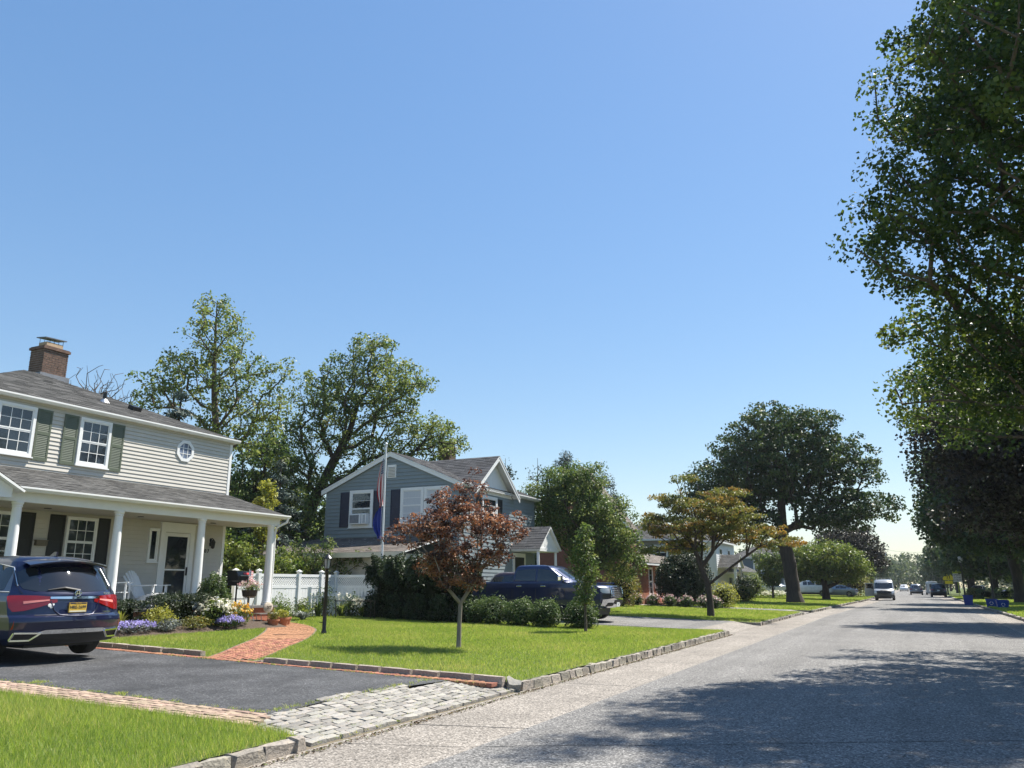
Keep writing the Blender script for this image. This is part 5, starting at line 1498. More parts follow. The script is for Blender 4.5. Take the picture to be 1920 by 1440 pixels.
def wheel(parent, x, y, r, wd, rim=None, spokes=5):
    sg = 1 if y > 0 else -1
    t = MB(); n = 28
    prof = [(r*.62, -wd/2), (r*.9, -wd/2), (r*.98, -wd*.42), (r, -wd*.25), (r, wd*.25), (r*.98, wd*.42), (r*.9, wd/2), (r*.62, wd/2)]
    vs_ = []; fs = []
    for i, (rr, yy) in enumerate(prof):
        for k in range(n): a = 2*math.pi*k/n; vs_.append((x+rr*math.cos(a), y+yy, r+rr*math.sin(a)))
    m = len(prof)
    for i in range(m):
        j = (i+1) % m
        for k in range(n): k2 = (k+1) % n; fs.append((i*n+k, i*n+k2, j*n+k2, j*n+k))
    t.add(vs_, fs); w_ = t.build('wheel', MT['tyre'], parent, smooth=True)
    q = MB(); yo = y + sg*wd*.34
    q.cyl((x, y-sg*wd*.2, r), (x, yo-sg*.03, r), r*.63, n=24)
    ro = q.build('brake_disc', MT['black_plastic'], w_)
    q = MB()
    for k in range(spokes):
        a = 2*math.pi*k/spokes + .3
        for d in (-.13, .13): q.bar((x+r*.12*math.cos(a), yo, r+r*.12*math.sin(a)), (x+r*.6*math.cos(a+d), yo+sg*.01, r+r*.6*math.sin(a+d)), r*.12, .03, (0,1,0))
    q.cyl((x, yo-sg*.03, r), (x, yo+sg*.02, r), r*.16, n=12)
    q.tube([(x+r*.61*math.cos(2*math.pi*k/24), yo, r+r*.61*math.sin(2*math.pi*k/24)) for k in range(25)], .016, 6, False)
    q.build('rim', rim or MT['rim'], w_)
    return w_

def vehicle(name, label, tab, paint, loc, rz, wheels, wr=.34, wwid=.22, cat='car', group=None, glass_side=(), shield=None, back=None, lamps_r=(), lamps_f=(), plate_r=None, plate_f=None, p=2.6, rim=None, trim=True, cuts=True, under=.2):
    root = empty(name, loc, rz, label, cat, group)
    S = Shell(tab, p); half = max(r_[3] for r_ in tab)
    me = S.body().mesh('body', True, True, 40)
    if cuts: me = arch_cut(me, wheels, wr, half)
    me.materials.clear(); me.materials.append(paint)
    body = link('body', me, root)
    a0 = S.at(tab[0][0])
    u = MB(); u.box(a0[0]+.25, a0[1]-.25, -half*.62, half*.62, under, tab[0][0]+.25); u.build('underbody_block', MT['black_plastic'], root)  # dark box added to stop light passing between the wheel arches
    for x in wheels:
        for sg in (-1, 1): wheel(root, x, sg*(half-wwid/2-.03), wr, wwid, rim)
    for g_ in glass_side:
        for sg in (-1, 1):
            S.side(g_, .006, sg).build('side_window', MT['autoglass'], root, smooth=True)
    if shield: S.front(shield, .006).build('windscreen', MT['autoglass'], root, smooth=True)
    if back: S.rear(back, .006).build('rear_window', MT['autoglass'], root, smooth=True)
    for L_ in lamps_r: S.rear(L_, .007).build('tail_lamp', MT['lamp_red'], root, smooth=True)
    for L_ in lamps_f: S.front(L_, .007).build('headlamp', MT['lamp_clear'], root, smooth=True)
    if plate_r:
        y, z = plate_r; MB().box(S.xr(y,z)-.02, S.xr(y,z)+.02, y-.15, y+.15, z-.075, z+.075).build('number_plate', pmat('plate', (.7,.7,.66), .4), root)
    if plate_f:
        y, z = plate_f; MB().box(S.xf(y,z)-.02, S.xf(y,z)+.02, y-.15, y+.15, z-.075, z+.075).build('number_plate', pmat('plate', (.7,.7,.66), .4), root)
    return root, S, body

mirror_y = lambda pts: [(-y, a, b) for (y, a, b) in pts][::-1]

# ---- the blue SUV on the drive, rear towards us
navy = paintmat('midnight_blue_paint', (.003,.006,.038), .3)
SUV = [(.26,-2.30,2.30,.86,.22,.4), (.36,-2.40,2.42,.93,.25,.45), (.50,-2.45,2.48,.97,.26,.5), (.62,-2.47,2.50,.985,.28,.55), (.70,-2.46,2.50,.985,.30,.6), (.74,-2.40,2.48,.98,.30,.6), (.95,-2.37,2.40,.985,.34,.65), (1.04,-2.36,2.2,.965,.36,.6),
       (1.10,-2.33,1.15,.93,.34,.5), (1.18,-2.28,.98,.895,.34,.45), (1.35,-2.17,.68,.83,.32,.4), (1.52,-2.04,.34,.765,.30,.35), (1.60,-1.98,.12,.72,.30,.3), (1.66,-1.90,-.15,.66,.30,.3), (1.70,-1.75,-.4,.56,.30,.3), (1.72,-1.5,-.7,.42,.25,.25)]
suv, S, sb = vehicle('suv', 'dark blue SUV parked on the near drive with its tail lamps towards us', SUV, navy, (-15.28, 9.72, gr(-15.2)+.01), math.pi - R(4), (-1.42, 1.40), .375, .25, 'car',
    glass_side=([(-1.98,1.2,1.22),(-1.75,1.14,1.50),(-1.3,1.12,1.55),(-.75,1.12,1.58)], [(-.68,1.12,1.585),(.1,1.12,1.54)], [(.17,1.12,1.535),(.55,1.12,1.36),(.85,1.13,1.17)]),
    shield=[(-.74,1.16,1.52),(0,1.14,1.58),(.74,1.16,1.52)], trim=True)
# rear window: broad, rounded at its lower corners
S.rear([(-.80,1.22,1.30),(-.77,1.15,1.43),(-.62,1.115,1.50),(0,1.10,1.525),(.62,1.115,1.50),(.77,1.15,1.43),(.80,1.22,1.30)], .007, 6).build('rear_window', MT['autoglass'], suv, smooth=True)
lampL = [(.33,.935,1.015),(.45,.905,1.03),(.62,.85,1.045),(.80,.80,1.05),(.93,.79,1.05),(.972,.86,1.04),(.98,.96,1.03)]
for pts in (lampL, mirror_y(lampL)):
    l_ = S.rear(pts, .012, 6, 4).build('tail_lamp', MT['lamp_red'], suv, smooth=True)
    S.rear([(y, a+(b-a)*.45, a+(b-a)*.62) for y, a, b in pts[1:4]] if pts[0][0] > 0 else [(y, a+(b-a)*.45, a+(b-a)*.62) for y, a, b in pts[3:6]], .016).build('lamp_strip', pmat('bright_lamp_strip', (.75,.25,.22), .2), l_)
S.rear([(-.44,.99,1.025),(0,.985,1.025),(.44,.99,1.025)], .018).build('chrome_bar', MT['chrome'], suv, smooth=True)
rec = S.rear([(-.42,.95,.97),(-.36,.80,.975),(-.28,.735,.975),(0,.72,.975),(.28,.735,.975),(.36,.80,.975),(.42,.95,.97)], .004, 5).build('plate_recess', pmat('painted_recess_shade', (.004,.007,.035), .25, coat=1), suv, smooth=True)  # surface patch with the recess's shade put into its dark colour
cl = [(S.xr(y, z)-.012, y, z) for y, z in ((-.43,.955),(-.37,.80),(-.29,.73),(-.15,.712),(0,.708),(.15,.712),(.29,.73),(.37,.80),(.43,.955))]
MB().tube(cl, .008, 6).build('chrome_trim', navy, suv, smooth=True)
# number plate
px0 = S.xr(0,.85)
gold = pmat('gold_plate', (.62,.40,.06), .45, .05, 8); nvy = pmat('plate_navy', (.01,.015,.06), .4)
pl_ = MB().box(px0-.035, px0-.012, -.165, .145, .765, .925).build('number_plate', gold, suv)
def rearM(x, y, z): return Matrix(((0,0,-1,x),(-1,0,0,y),(0,1,0,z),(0,0,0,1)))
text('plate_number', 'HRE-2699', .075, nvy, pl_, rearM(px0-.038, -.01, .848), .001, .92)
MB().box(px0-.0365, px0-.035, -.155, .135, .902, .921).build('plate_header', nvy, pl_)
text('plate_state', 'NEW YORK', .02, gold, pl_, rearM(px0-.039, -.01, .911), .001)
MB().box(px0-.0362, px0-.035, -.155, .135, .772, .792).build('plate_footer', pmat('plate_white', (.7,.68,.55), .4), pl_)
# badge: oval ring with a caliper-like letter
bx_, bz_ = S.xr(0,1.075)-.012, 1.075
bd = MB(); bd.tube([(bx_, -.02+.055*math.cos(2*math.pi*k/20), bz_+.05*math.sin(2*math.pi*k/20)) for k in range(21)], .008, 6, False)
bd.bar((bx_,.015-.02,bz_+.04),(bx_,.035-.02,bz_-.036),.012,.012,(1,0,0)).bar((bx_,-.015-.02,bz_+.04),(bx_,-.035-.02,bz_-.036),.012,.012,(1,0,0)).bar((bx_,-.028-.02,bz_-.004),(bx_,.028-.02,bz_-.004),.012,.01,(1,0,0))
bd.build('badge', MT['chrome'], suv)
text('badge_lettering', 'MDX', .055, MT['chrome'], suv, rearM(S.xr(-.60,1.07)-.012, -.60, 1.07) @ Matrix.Rotation(-.28, 4, 'Y'), .004, 1.3)
text('badge_lettering', 'SH-AWD', .034, MT['chrome'], suv, rearM(S.xr(-.58,.755)-.014, -.58, .762) @ Matrix.Rotation(-.25, 4, 'Y'), .003, 1.2)
# bow-shaped sticker
xs_ = S.xr(.42,.87)-.008
stk = MB(); stk.ball((xs_,.45,.885),(.003,.032,.03),8,5).ball((xs_,.385,.885),(.003,.032,.03),8,5).ball((xs_,.418,.865),(.003,.03,.032),8,5)
stk.build('sticker', MT['white'], suv)
# wiper, spoiler, antenna
wp = MB(); wp.tube([(S.xr(-.05,1.13)-.03,-.06,1.125),(S.xr(.2,1.16)-.03,.2,1.17),(S.xr(.45,1.15)-.025,.46,1.135)], [.022,.02,.008], 6); wp.build('wiper', MT['black_plastic'], suv)
sp = MB()
rows = []
for k in range(13):
    y = -.70+1.4*k/12; q = 1-(abs(y)/.72)**4*.5; xb = -2.16+.10*(abs(y)/.7)**2.5
    rows.append([(-1.80,y,1.675-.07*(abs(y)/.72)**2), (xb*.5-.9,y,1.665-.09*(abs(y)/.72)**2), (xb,y,1.618-.08*(abs(y)/.72)**2), (xb+.01,y,1.590-.08*(abs(y)/.72)**2), (-1.92,y,1.565-.06*(abs(y)/.72)**2)])
sp.grid(rows).build('spoiler', navy, suv, smooth=True)
MB().prism([(-1.62,1.715),(-1.42,1.715),(-1.56,1.79),(-1.63,1.79)], 1, -.018, .018).build('antenna', navy, suv)
# bumper: dark lower skirt, bright diffuser bar, tail-pipe finishers, reflectors
S.rear([(-.92,.27,.40),(-.6,.27,.43),(0,.27,.44),(.6,.27,.43),(.92,.27,.40)], .010).build('lower_skirt', MT['black_plastic'], suv, smooth=True)
S.rear([(-.60,.435,.465),(-.5,.43,.495),(0,.43,.50),(.5,.43,.495),(.60,.435,.465)], .028).build('diffuser_bar', MT['chrome'], suv, smooth=True)
for sg in (-1, 1):
    f = MB(); Q = [(.93,.335),(.91,.455),(.56,.445),(.68,.335)]
    pts3 = [Vector((S.xr(y,z)-.03, sg*y, z)) for y, z in Q]
    for i in range(4): f.bar(pts3[i], pts3[(i+1)%4], .026, .026)
    e_ = f.build('exhaust_finisher', MT['chrome'], suv)
    MB().quad(*[tuple(p_+Vector((.012,0,0))) for p_ in pts3]).build('tail_pipe', MT['black_plastic'], e_)
    S.rear([(sg*.955,.50,.53),(sg*.93,.53,.66)] if sg > 0 else [(-.955,.50,.53),(-.93,.53,.66)], .012).build('reflector', MT['lamp_red'], suv)
# seams of the tailgate
for sg in (-1, 1):
    MB().tube([(S.xr(.80,z)-.003, sg*y, z) for y, z in ((.82,1.46),(.86,1.25),(.80,1.08),(.70,1.04),(.66,.80),(.66,.72))], .005, 4).build('panel_gap', MT['black_plastic'], suv)
MB().tube([(S.xr(y,.73)-.002, y, .73) for y in np.linspace(-.66,.66,9)], .006, 4).build('panel_gap', MT['black_plastic'], suv)
for sg in (-1, 1):
    tr_ = [(x, sg*(S.yw(x, z)+.008), z) for x, z in ((-2.0,1.2),(-1.74,1.505),(-1.3,1.56),(-.75,1.59),(.1,1.55),(.56,1.365),(.88,1.15))]
    MB().tube(tr_, .009, 5).build('window_trim', MT['chrome'], suv); MB().tube([(x, sg*(S.yw(x,1.11)+.008), 1.105+.0*x) for x in np.linspace(-1.98,.9,9)], .009, 5).build('window_trim', MT['chrome'], suv)
    for x in (-.71, .42):
        MB().tube([(x-.02*k, sg*(S.yw(x, z)+.002), z) for k, z in enumerate((1.1,.9,.6,.34))], .004, 4).build('panel_gap', MT['black_plastic'], suv)
    for x in (-.95, .05): MB().obox((x, sg*(S.yw(x,.96)+.03), .96), (.2,.03,.035)).build('door_handle', MT['chrome'], suv, bevel=.008)
    mm = MB(); mm.obox((.72, sg*1.07, 1.16), (.14,.22,.16)); mm.build('door_mirror', navy, suv, bevel=.04)

# ---- the blue pickup in the next drive, nose to the street
tnavy = paintmat('deep_blue_truck_paint', (.006,.014,.07), .3)
TRK = [(.45,-2.9,2.55,.92,.1,.3), (.55,-2.95,2.80,.98,.1,.32), (.75,-2.95,2.86,1.01,.1,.34), (1.0,-2.95,2.88,1.01,.1,.36), (1.18,-2.95,2.84,1.01,.1,.36), (1.26,-2.94,2.72,1.0,.1,.36), (1.34,-2.93,1.9,.99,.1,.34), (1.39,-2.9,1.45,.97,.1,.32), (1.40,-1.10,1.40,.965,.08,.3),
       (1.50,-1.09,1.28,.95,.06,.24), (1.75,-1.06,.90,.885,.07,.2), (1.90,-1.03,.68,.84,.08,.18), (1.97,-1.0,.54,.80,.1,.16), (2.015,-.93,.36,.72,.1,.15), (2.035,-.6,.05,.5,.1,.12)]
trk, S, tb = vehicle('pickup_truck', 'deep blue pickup truck with chrome grille parked on the second drive', TRK, tnavy, (-12.78, 29.65, gr(-12.8)+.01), R(0), (-1.85, 1.82), .42, .28, 'truck',
    glass_side=([(-.95,1.45,1.70),(-.9,1.44,1.84),(-.1,1.43,1.88)], [(-.02,1.43,1.88),(.42,1.43,1.85),(.75,1.43,1.70),(1.12,1.44,1.47)]),
    shield=[(-.80,1.47,1.84),(0,1.44,1.93),(.80,1.47,1.84)], back=[(-.7,1.5,1.83),(.7,1.5,1.83)], p=3.4)
S.front([(-.60,.86,1.18),(0,.85,1.20),(.60,.86,1.18)], .012).build('grille', MT['black_plastic'], trk, smooth=True)
for k in range(5):
    z = .89+k*.068; MB().tube([(S.xf(y,z)+.03, y, z) for y in np.linspace(-.58,.58,9)], .015, 6).build('grille_bar', MT['chrome'], trk, smooth=True)
for y in (-.62, .62): MB().tube([(S.xf(y,z)+.02, y, z) for z in (.84,.95,1.08,1.2)], .026, 6).build('grille_surround', MT['chrome'], trk)
MB().tube([(S.xf(y,1.2)+.02, y, 1.205) for y in np.linspace(-.62,.62,9)], .024, 6).build('grille_surround', MT['chrome'], trk)
for sg in (-1, 1):
    pts = [(.66,.98,1.16),(.82,.98,1.17),(.95,1.0,1.16),(1.0,1.04,1.14)]
    pts = pts if sg > 0 else mirror_y(pts)
    S.front(pts, .012).build('headlamp', MT['lamp_clear'], trk, smooth=True)
    pts = [(.66,.80,.95),(.95,.80,.95)]; pts = pts if sg > 0 else mirror_y(pts)
    S.front(pts, .010).build('lower_intake', MT['black_plastic'], trk, smooth=True)
    pts = [(.5,.52,.64),(.8,.52,.64)]; pts = pts if sg > 0 else mirror_y(pts)
    S.front(pts, .075).build('fog_lamp_recess', MT['black_plastic'], trk, smooth=True)
    mm = MB(); mm.obox((1.02, sg*1.17, 1.52), (.14,.26,.19)); mo = mm.build('door_mirror', MT['chrome'], trk, bevel=.035); MB().bar((1.05,sg*.94,1.45),(1.02,sg*1.1,1.46),.05,.04).build('mirror_arm', MT['chrome'], mo)
    for x in (-.75, .25): MB().obox((x, sg*(S.yw(x,1.24)+.03), 1.24), (.2,.035,.04)).build('door_handle', MT['chrome'], trk, bevel=.01)
    for x in (-.06, -1.06, 1.12): MB().tube([(x, sg*(S.yw(x,z)+.002), z) for z in (1.38,1.1,.8,.52)], .006, 4).build('panel_gap', MT['black_plastic'], trk)
    MB().box(-1.2,1.2,sg*1.0,sg*1.06,.42,.48).build('running_board', MT['black_plastic'], trk)
    # wheel-arch flares
    for xw in (-1.85, 1.82): MB().tube([(xw+.50*math.cos(a), sg*1.005, .41+.50*math.sin(a)) for a in np.linspace(.15, 2.99, 15)], .03, 6).build('arch_flare', tnavy, trk, smooth=True)
bp_ = S.front([(-.98,.46,.76),(-.6,.46,.80),(0,.46,.80),(.6,.46,.80),(.98,.46,.76)], .06).build('front_bumper', MT['chrome'], trk, smooth=True)
S.front([(-.45,.60,.74),(.45,.60,.74)], .07).build('bumper_intake', MT['black_plastic'], trk, smooth=True)
MB().box(S.xf(-.12,.6)+.08, S.xf(-.12,.6)+.095, -.27,.04,.50,.655).build('number_plate', pmat('pale_plate', (.66,.68,.66), .4), trk)
text('plate_number', '14', .12, nvy, trk, Matrix(((0,0,1,S.xf(-.12,.6)+.098),(1,0,0,-.115),(0,1,0,.577),(0,0,0,1))), .001)
MB().tube([(x, y_, 1.345) for x, y_ in ((1.5,.25),(2.2,.22),(2.66,.2))], .02, 5).build('hood_crease', tnavy, trk); MB().tube([(x, y_, 1.345) for x, y_ in ((1.5,-.25),(2.2,-.22),(2.66,-.2))], .02, 5).build('hood_crease', tnavy, trk)
MB().prism([(-.75,2.02),(-.6,2.02),(-.7,2.09)], 1, -.02, .02).build('antenna', tnavy, trk)
MB().tube([(1.3,-.93,1.4),(1.28,-.98,1.98)], .006, 5).build('mast_antenna', MT['black_metal'], trk)

# ---- shared shapes for the other cars
def g_suv(name, label, paint, loc, rz, group=None, k=1.0, cat='car'):
    tab = [(z*k, a, b, w_, c, d) for z, a, b, w_, c, d in SUV]
    v, S, b = vehicle(name, label, tab, paint, loc, rz, (-1.42, 1.40), .36, .24, cat, group,
        glass_side=([(-1.98,1.2*k,1.22*k),(-1.75,1.14*k,1.50*k),(-.75,1.12*k,1.58*k)], [(-.68,1.12*k,1.585*k),(.1,1.12*k,1.54*k)], [(.17,1.12*k,1.535*k),(.55,1.12*k,1.36*k),(.85,1.13*k,1.17*k)]),
        shield=[(-.74,1.16*k,1.52*k),(0,1.14*k,1.58*k),(.74,1.16*k,1.52*k)], back=[(-.76,1.16*k,1.42*k),(0,1.12*k,1.54*k),(.76,1.16*k,1.42*k)],
        lamps_r=([(.6,.86*k,1.04*k),(.96,.84*k,1.04*k)], [(-.96,.84*k,1.04*k),(-.6,.86*k,1.04*k)]), lamps_f=([(.55,.72*k,.86*k),(.95,.74*k,.9*k)], [(-.95,.74*k,.9*k),(-.55,.72*k,.86*k)]),
        plate_r=(0,.85*k), plate_f=(0,.5*k))
    S.rear([(-.93,.28,.46),(0,.28,.5),(.93,.28,.46)], .012).build('rear_bumper', MT['black_plastic'], v, smooth=True)
    return v
SED = [(.22,-2.2,2.2,.82,.2,.35), (.35,-2.35,2.35,.88,.25,.4), (.55,-2.40,2.40,.91,.28,.45), (.75,-2.38,2.32,.91,.3,.5), (.88,-2.34,2.1,.90,.3,.5), (.96,-2.28,1.05,.88,.3,.45), (1.02,-1.72,.92,.84,.3,.4), (1.2,-1.36,.56,.76,.28,.36), (1.34,-1.02,.22,.68,.26,.3), (1.41,-.75,-.05,.58,.25,.25), (1.44,-.5,-.3,.44,.2,.2)]
def g_sedan(name, label, paint, loc, rz, group=None):
    v, S, b = vehicle(name, label, SED, paint, loc, rz, (-1.38, 1.38), .33, .22, 'car', group,
        glass_side=([(-1.55,1.04,1.06),(-1.1,1.0,1.28),(-.42,.99,1.35)], [(-.36,.99,1.355),(.1,.99,1.28),(.75,1.0,1.04)]),
        shield=[(-.72,1.02,1.3),(0,1.0,1.36),(.72,1.02,1.3)], back=[(-.68,1.05,1.28),(0,1.04,1.36),(.68,1.05,1.28)],
        lamps_r=([(.5,.72,.86),(.9,.72,.88)], [(-.9,.72,.88),(-.5,.72,.86)]), lamps_f=([(.5,.62,.76),(.88,.64,.8)], [(-.88,.64,.8),(-.5,.62,.76)]), plate_r=(0,.62), plate_f=(0,.45))
    return v
white_p = paintmat('white_car_paint', (.62,.62,.61), .0); silver_p = paintmat('silver_car_paint', (.36,.37,.39), .6); grey_p = paintmat('grey_car_paint', (.16,.17,.19), .6)
black_p = paintmat('black_car_paint', (.012,.012,.014), .2); dblue_p = paintmat('dark_blue_car_paint', (.012,.022,.07), .4); champ_p = paintmat('pale_champagne_paint', (.46,.45,.42), .3)
g_suv('suv', 'dark car half hidden behind the blue pickup truck', paintmat('violet_black_paint', (.03,.026,.06), .4), (-14.3, 32.2, gr(-14.3)+.01), 0, k=1.04)
# second street: parked and moving cars
VANT = [(.28,-2.4,2.45,.88,.1,.3), (.45,-2.45,2.62,.95,.1,.35), (.75,-2.45,2.66,.98,.1,.4), (1.0,-2.45,2.58,.98,.1,.42), (1.12,-2.45,2.35,.97,.1,.4), (1.2,-2.45,2.05,.96,.1,.36), (1.5,-2.44,1.80,.94,.1,.32), (1.85,-2.42,1.52,.90,.1,.28), (2.05,-2.4,1.25,.86,.12,.25), (2.14,-2.35,1.0,.78,.12,.2), (2.17,-2.2,.8,.66,.12,.2)]
van, S, vb = vehicle('service_van', 'white service van with open door and roof rack parked at the left kerb', VANT, paintmat('van_shaded_white', (.30,.32,.35), 0), (-2.6, 98, .02), R(-90), (-1.5, 1.6), .34, .22, 'van',  # white body coloured grey-blue, the shade of its front put into the paint
    glass_side=([(.75,1.22,1.72),(1.2,1.22,1.72),(1.7,1.22,1.5)],), shield=[(-.84,1.25,1.78),(-.5,1.2,1.9),(0,1.18,1.92),(.5,1.2,1.9),(.84,1.25,1.78)], p=3)
S.front([(-.7,.62,1.06),(0,.6,1.12),(.7,.62,1.06)], .012).build('grille', MT['black_plastic'], van, smooth=True)
S.front([(-.98,.30,.60),(0,.30,.60),(.98,.30,.60)], .02).build('front_bumper', pmat('grey_plastic', (.06,.062,.065), .6), van, smooth=True)
for sg in (-1, 1):
    pts = [(.72,.72,1.04),(.95,.78,1.0)]; S.front(pts if sg > 0 else mirror_y(pts), .014).build('headlamp', MT['lamp_clear'], van, smooth=True)
    MB().obox((1.55, sg*1.12, 1.35), (.1,.2,.32)).build('door_mirror', MT['black_plastic'], van, bevel=.03)
    for x in (-1.6,-.4,.7): MB().bar((x,sg*.7,2.15),(x,sg*.7,2.28),.04,.04).build('rack_post', MT['steel'], van)
    MB().bar((-1.9,sg*.7,2.29),(1.0,sg*.7,2.29),.04,.04).build('rack_rail', MT['steel'], van)
for x in (-1.6,-.4,.7): MB().bar((x,-.8,2.32),(x,.8,2.32),.05,.03).build('rack_bar', MT['steel'], van)
dn = MB(); dn.box(-.03,.03,0,.95,.45,1.25); dn.box(-.02,.02,0,.08,1.25,1.8).box(-.02,.02,.80,.88,1.25,1.7).box(-.02,.02,.0,.86,1.72,1.8)
door_e = dn.build('door', vb.data.materials[0], van); door_e.location = (1.45,-.97,0); door_e.rotation_euler = (0,0,R(180+12)); door_e['label'] = 'open front door of the van'
MB().box(-.012,.012,.08,.80,1.25,1.72).build('pane', MT['autoglass'], door_e)
PKW = [(z, a, b, w_, c, d) for z, a, b, w_, c, d in TRK]
wt, S, _ = vehicle('pickup_truck', 'white pickup truck parked beyond the thick tree trunk', [(z*.92, a*.95, b*.95, w_*.97, c, d) for z, a, b, w_, c, d in TRK], white_p, (-11.5, 108.2, gr(-11.5)+.01), math.pi, (-1.75, 1.73), .36, .24, 'truck',
    glass_side=([(-.9,1.35,1.55),(-.85,1.33,1.68),(-.1,1.32,1.72)], [(-.02,1.32,1.72),(.42,1.32,1.69),(1.05,1.33,1.36)]), back=[(-.65,1.4,1.68),(.65,1.4,1.68)])
g_suv('minivan', 'pale champagne minivan parked left of the thick tree trunk', champ_p, (-14.9, 105.6, gr(-14.9)+.01), 0, k=1.04)
g_sedan('sedan', 'silver sedan parked beyond the white pickup truck', silver_p, (-8.3, 110.5, gr(-8.3)+.01), math.pi)
g_suv('suv', 'silver SUV driving away down the middle of the road', grey_p, (.75, 152, .03), R(90))
g_suv('suv', 'black SUV parked at the right kerb near the yellow sign', black_p, (3.3, 127, .02), R(90), k=1.04)
vw, S, _ = vehicle('van', 'small white van ahead of the parked black SUV', VANT, white_p, (3.2, 158, .02), R(90), (-1.5, 1.6), .34, .22, 'van', glass_side=([(.75,1.22,1.72),(1.7,1.22,1.5)],),
    back=[(-.8,1.2,1.75),(.8,1.2,1.75)], lamps_r=([(.86,.8,1.2),(.95,.8,1.2)], [(-.95,.8,1.2),(-.86,.8,1.2)]), p=3)
g_suv('suv', 'tiny white car far down the road', white_p, (-1.6, 235, .02), R(-90))
g_sedan('sedan', 'dark blue sedan parked side-on behind the clipped hedges on the right', dblue_p, (12.2, 119, .14), math.pi)
g_sedan('sedan', 'dark grey car nose-on left of the dark blue sedan behind the hedges', grey_p, (8.3, 128, .14), R(80))
# ------------------------------------------------------------ garden and street furniture
vinyl = pmat('white_vinyl', (.78,.79,.79), .4, .04, 4)
# lamp post beside the path
lp = empty('lamp_post', (-14.0, 17.62, gr(-14.0)), 0, 'black lamp post with a lantern beside the brick path', 'lamp post')
MB().lathe((0,0,-.05), [(.07,0),(.07,.12),(.052,.16),(.048,.6),(.045,1.62),(.055,1.64),(.055,1.68),(.04,1.70)], 16).build('post', MT['black_metal'], lp, smooth=True)
MB().bar((-.16,0,.30),(.0,0,.30),.02,.02).build('bracket', MT['black_metal'], lp)
ln = MB().lathe((0,0,1.64), [(.045,0),(.06,.03),(.075,.05)], 12).build('lantern', MT['black_metal'], lp)
MB().lathe((0,0,1.691), [(.07,0),(.098,.24)], 6).build('lantern_glass', glassmat('lantern_glass', (.32,.33,.34), .1), ln)
c = MB()
for k in range(6):
    a = 2*math.pi*k/6; c.bar((.073*math.cos(a),.073*math.sin(a),1.69),(.102*math.cos(a),.102*math.sin(a),1.94),.014,.014)
c.build('lantern_cage', MT['black_metal'], ln)
MB().lathe((0,0,1.932), [(.125,0),(.12,.02),(.06,.09),(.045,.10),(.02,.14),(.008,.17)], 12).build('lantern_roof', MT['black_metal'], ln)
# iron garden rail behind the lamp post
ir = empty('garden_rail', (-17.6, 23.6, gr(-17.6)), 0, 'low black iron rail before the picket fence', 'rail')
for a, b in (((-.75,0,.62),(.75,.4,.62)),): MB().bar(a, b, .025, .03).build('top_bar', MT['black_metal'], ir)
for x, y in ((-.7,.01),(.55,.35),(.7,.38)): MB().bar((x,y,-.05),(x,y,.62),.022,.022).build('leg', MT['black_metal'], ir)

# white vinyl privacy fence with lattice top
fz = .51
fn = empty('fence', (-20.4, 23.5, fz), 0, 'white vinyl privacy fence with lattice top beside the porch house', 'fence')
def fpost(x, y, h=1.56):
    p = MB(); p.box(x-.065,x+.065,y-.065,y+.065,fz-.1,fz+h).box(x-.085,x+.085,y-.085,y+.085,fz+h+.001,fz+h+.03); p.add([(x-.075,y-.075,fz+h+.031),(x+.075,y-.075,fz+h+.031),(x+.075,y+.075,fz+h+.031),(x-.075,y+.075,fz+h+.031),(x,y,fz+h+.09)], [(0,1,4),(1,2,4),(2,3,4),(3,0,4)])
    p.build('post', vinyl, fn, world=True)
def fsection(a, b):
    a = Vector((*a, 0)); b = Vector((*b, 0)); d = (b-a); L = d.length; d.normalize(); nrm = Vector((-d.y, d.x, 0))
    T = Matrix(((d.x,nrm.x,0,a.x),(d.y,nrm.y,0,a.y),(0,0,1,fz),(0,0,0,1)))
    for z0, z1, t in ((.06,.16,.04),(.98,1.08,.042),(1.38,1.48,.045)): MB(T).box(.06,L-.06,-t/2,t/2,z0,z1).build('rail', vinyl, fn, world=True)
    n = int((L-.14)/.15); w_ = (L-.14)/n
    for k in range(n): MB(T).box(.07+k*w_+.004,.07+(k+1)*w_-.004,-.011,.011,.14,1.0).build('board', vinyl, fn, world=True)
    lt = MB(T); z0, z1 = 1.08, 1.38; hh = z1-z0; x = .06-hh
    while x < L-.06:
        for s in (0, 1):
            xa, xb = (x, x+hh) if s == 0 else (x+hh, x)
            za, zb = z0, z1
            # clip to the section
            def cl(xa, za, xb, zb):
                lo, hi = .06, L-.06
                pts = []
                for (x1,zz1,x2,zz2) in ((xa,za,xb,zb),):
                    t0, t1 = 0., 1.; dx = x2-x1
                    for bnd, sg in ((lo,1),(hi,-1)):
                        f1 = sg*(x1-bnd); f2 = sg*(x2-bnd)
                        if f1 < 0 and f2 < 0: return None
                        if f1 < 0: t0 = max(t0, f1/(f1-f2))
                        if f2 < 0: t1 = min(t1, f1/(f1-f2))
                    return (x1+dx*t0, zz1+(zz2-zz1)*t0, x1+dx*t1, zz1+(zz2-zz1)*t1)
            q = cl(xa, za, xb, zb)
            if q and abs(q[0]-q[2]) > .02: lt.bar((q[0],.008*(1 if s else -1),q[1]),(q[2],.008*(1 if s else -1),q[3]),.008,.034,(0,0,1))
        x += .10
    lt.build('lattice', vinyl, fn, world=True, fix=False)
fp = [(-20.4,20.85),(-20.4,21.95),(-20.4,24.05),(-20.4,25.35),(-20.4,26.25),(-18.7,26.3)]
for p_ in fp: fpost(*p_)
for a, b in zip(fp[:-1], fp[1:]): fsection(a, b)
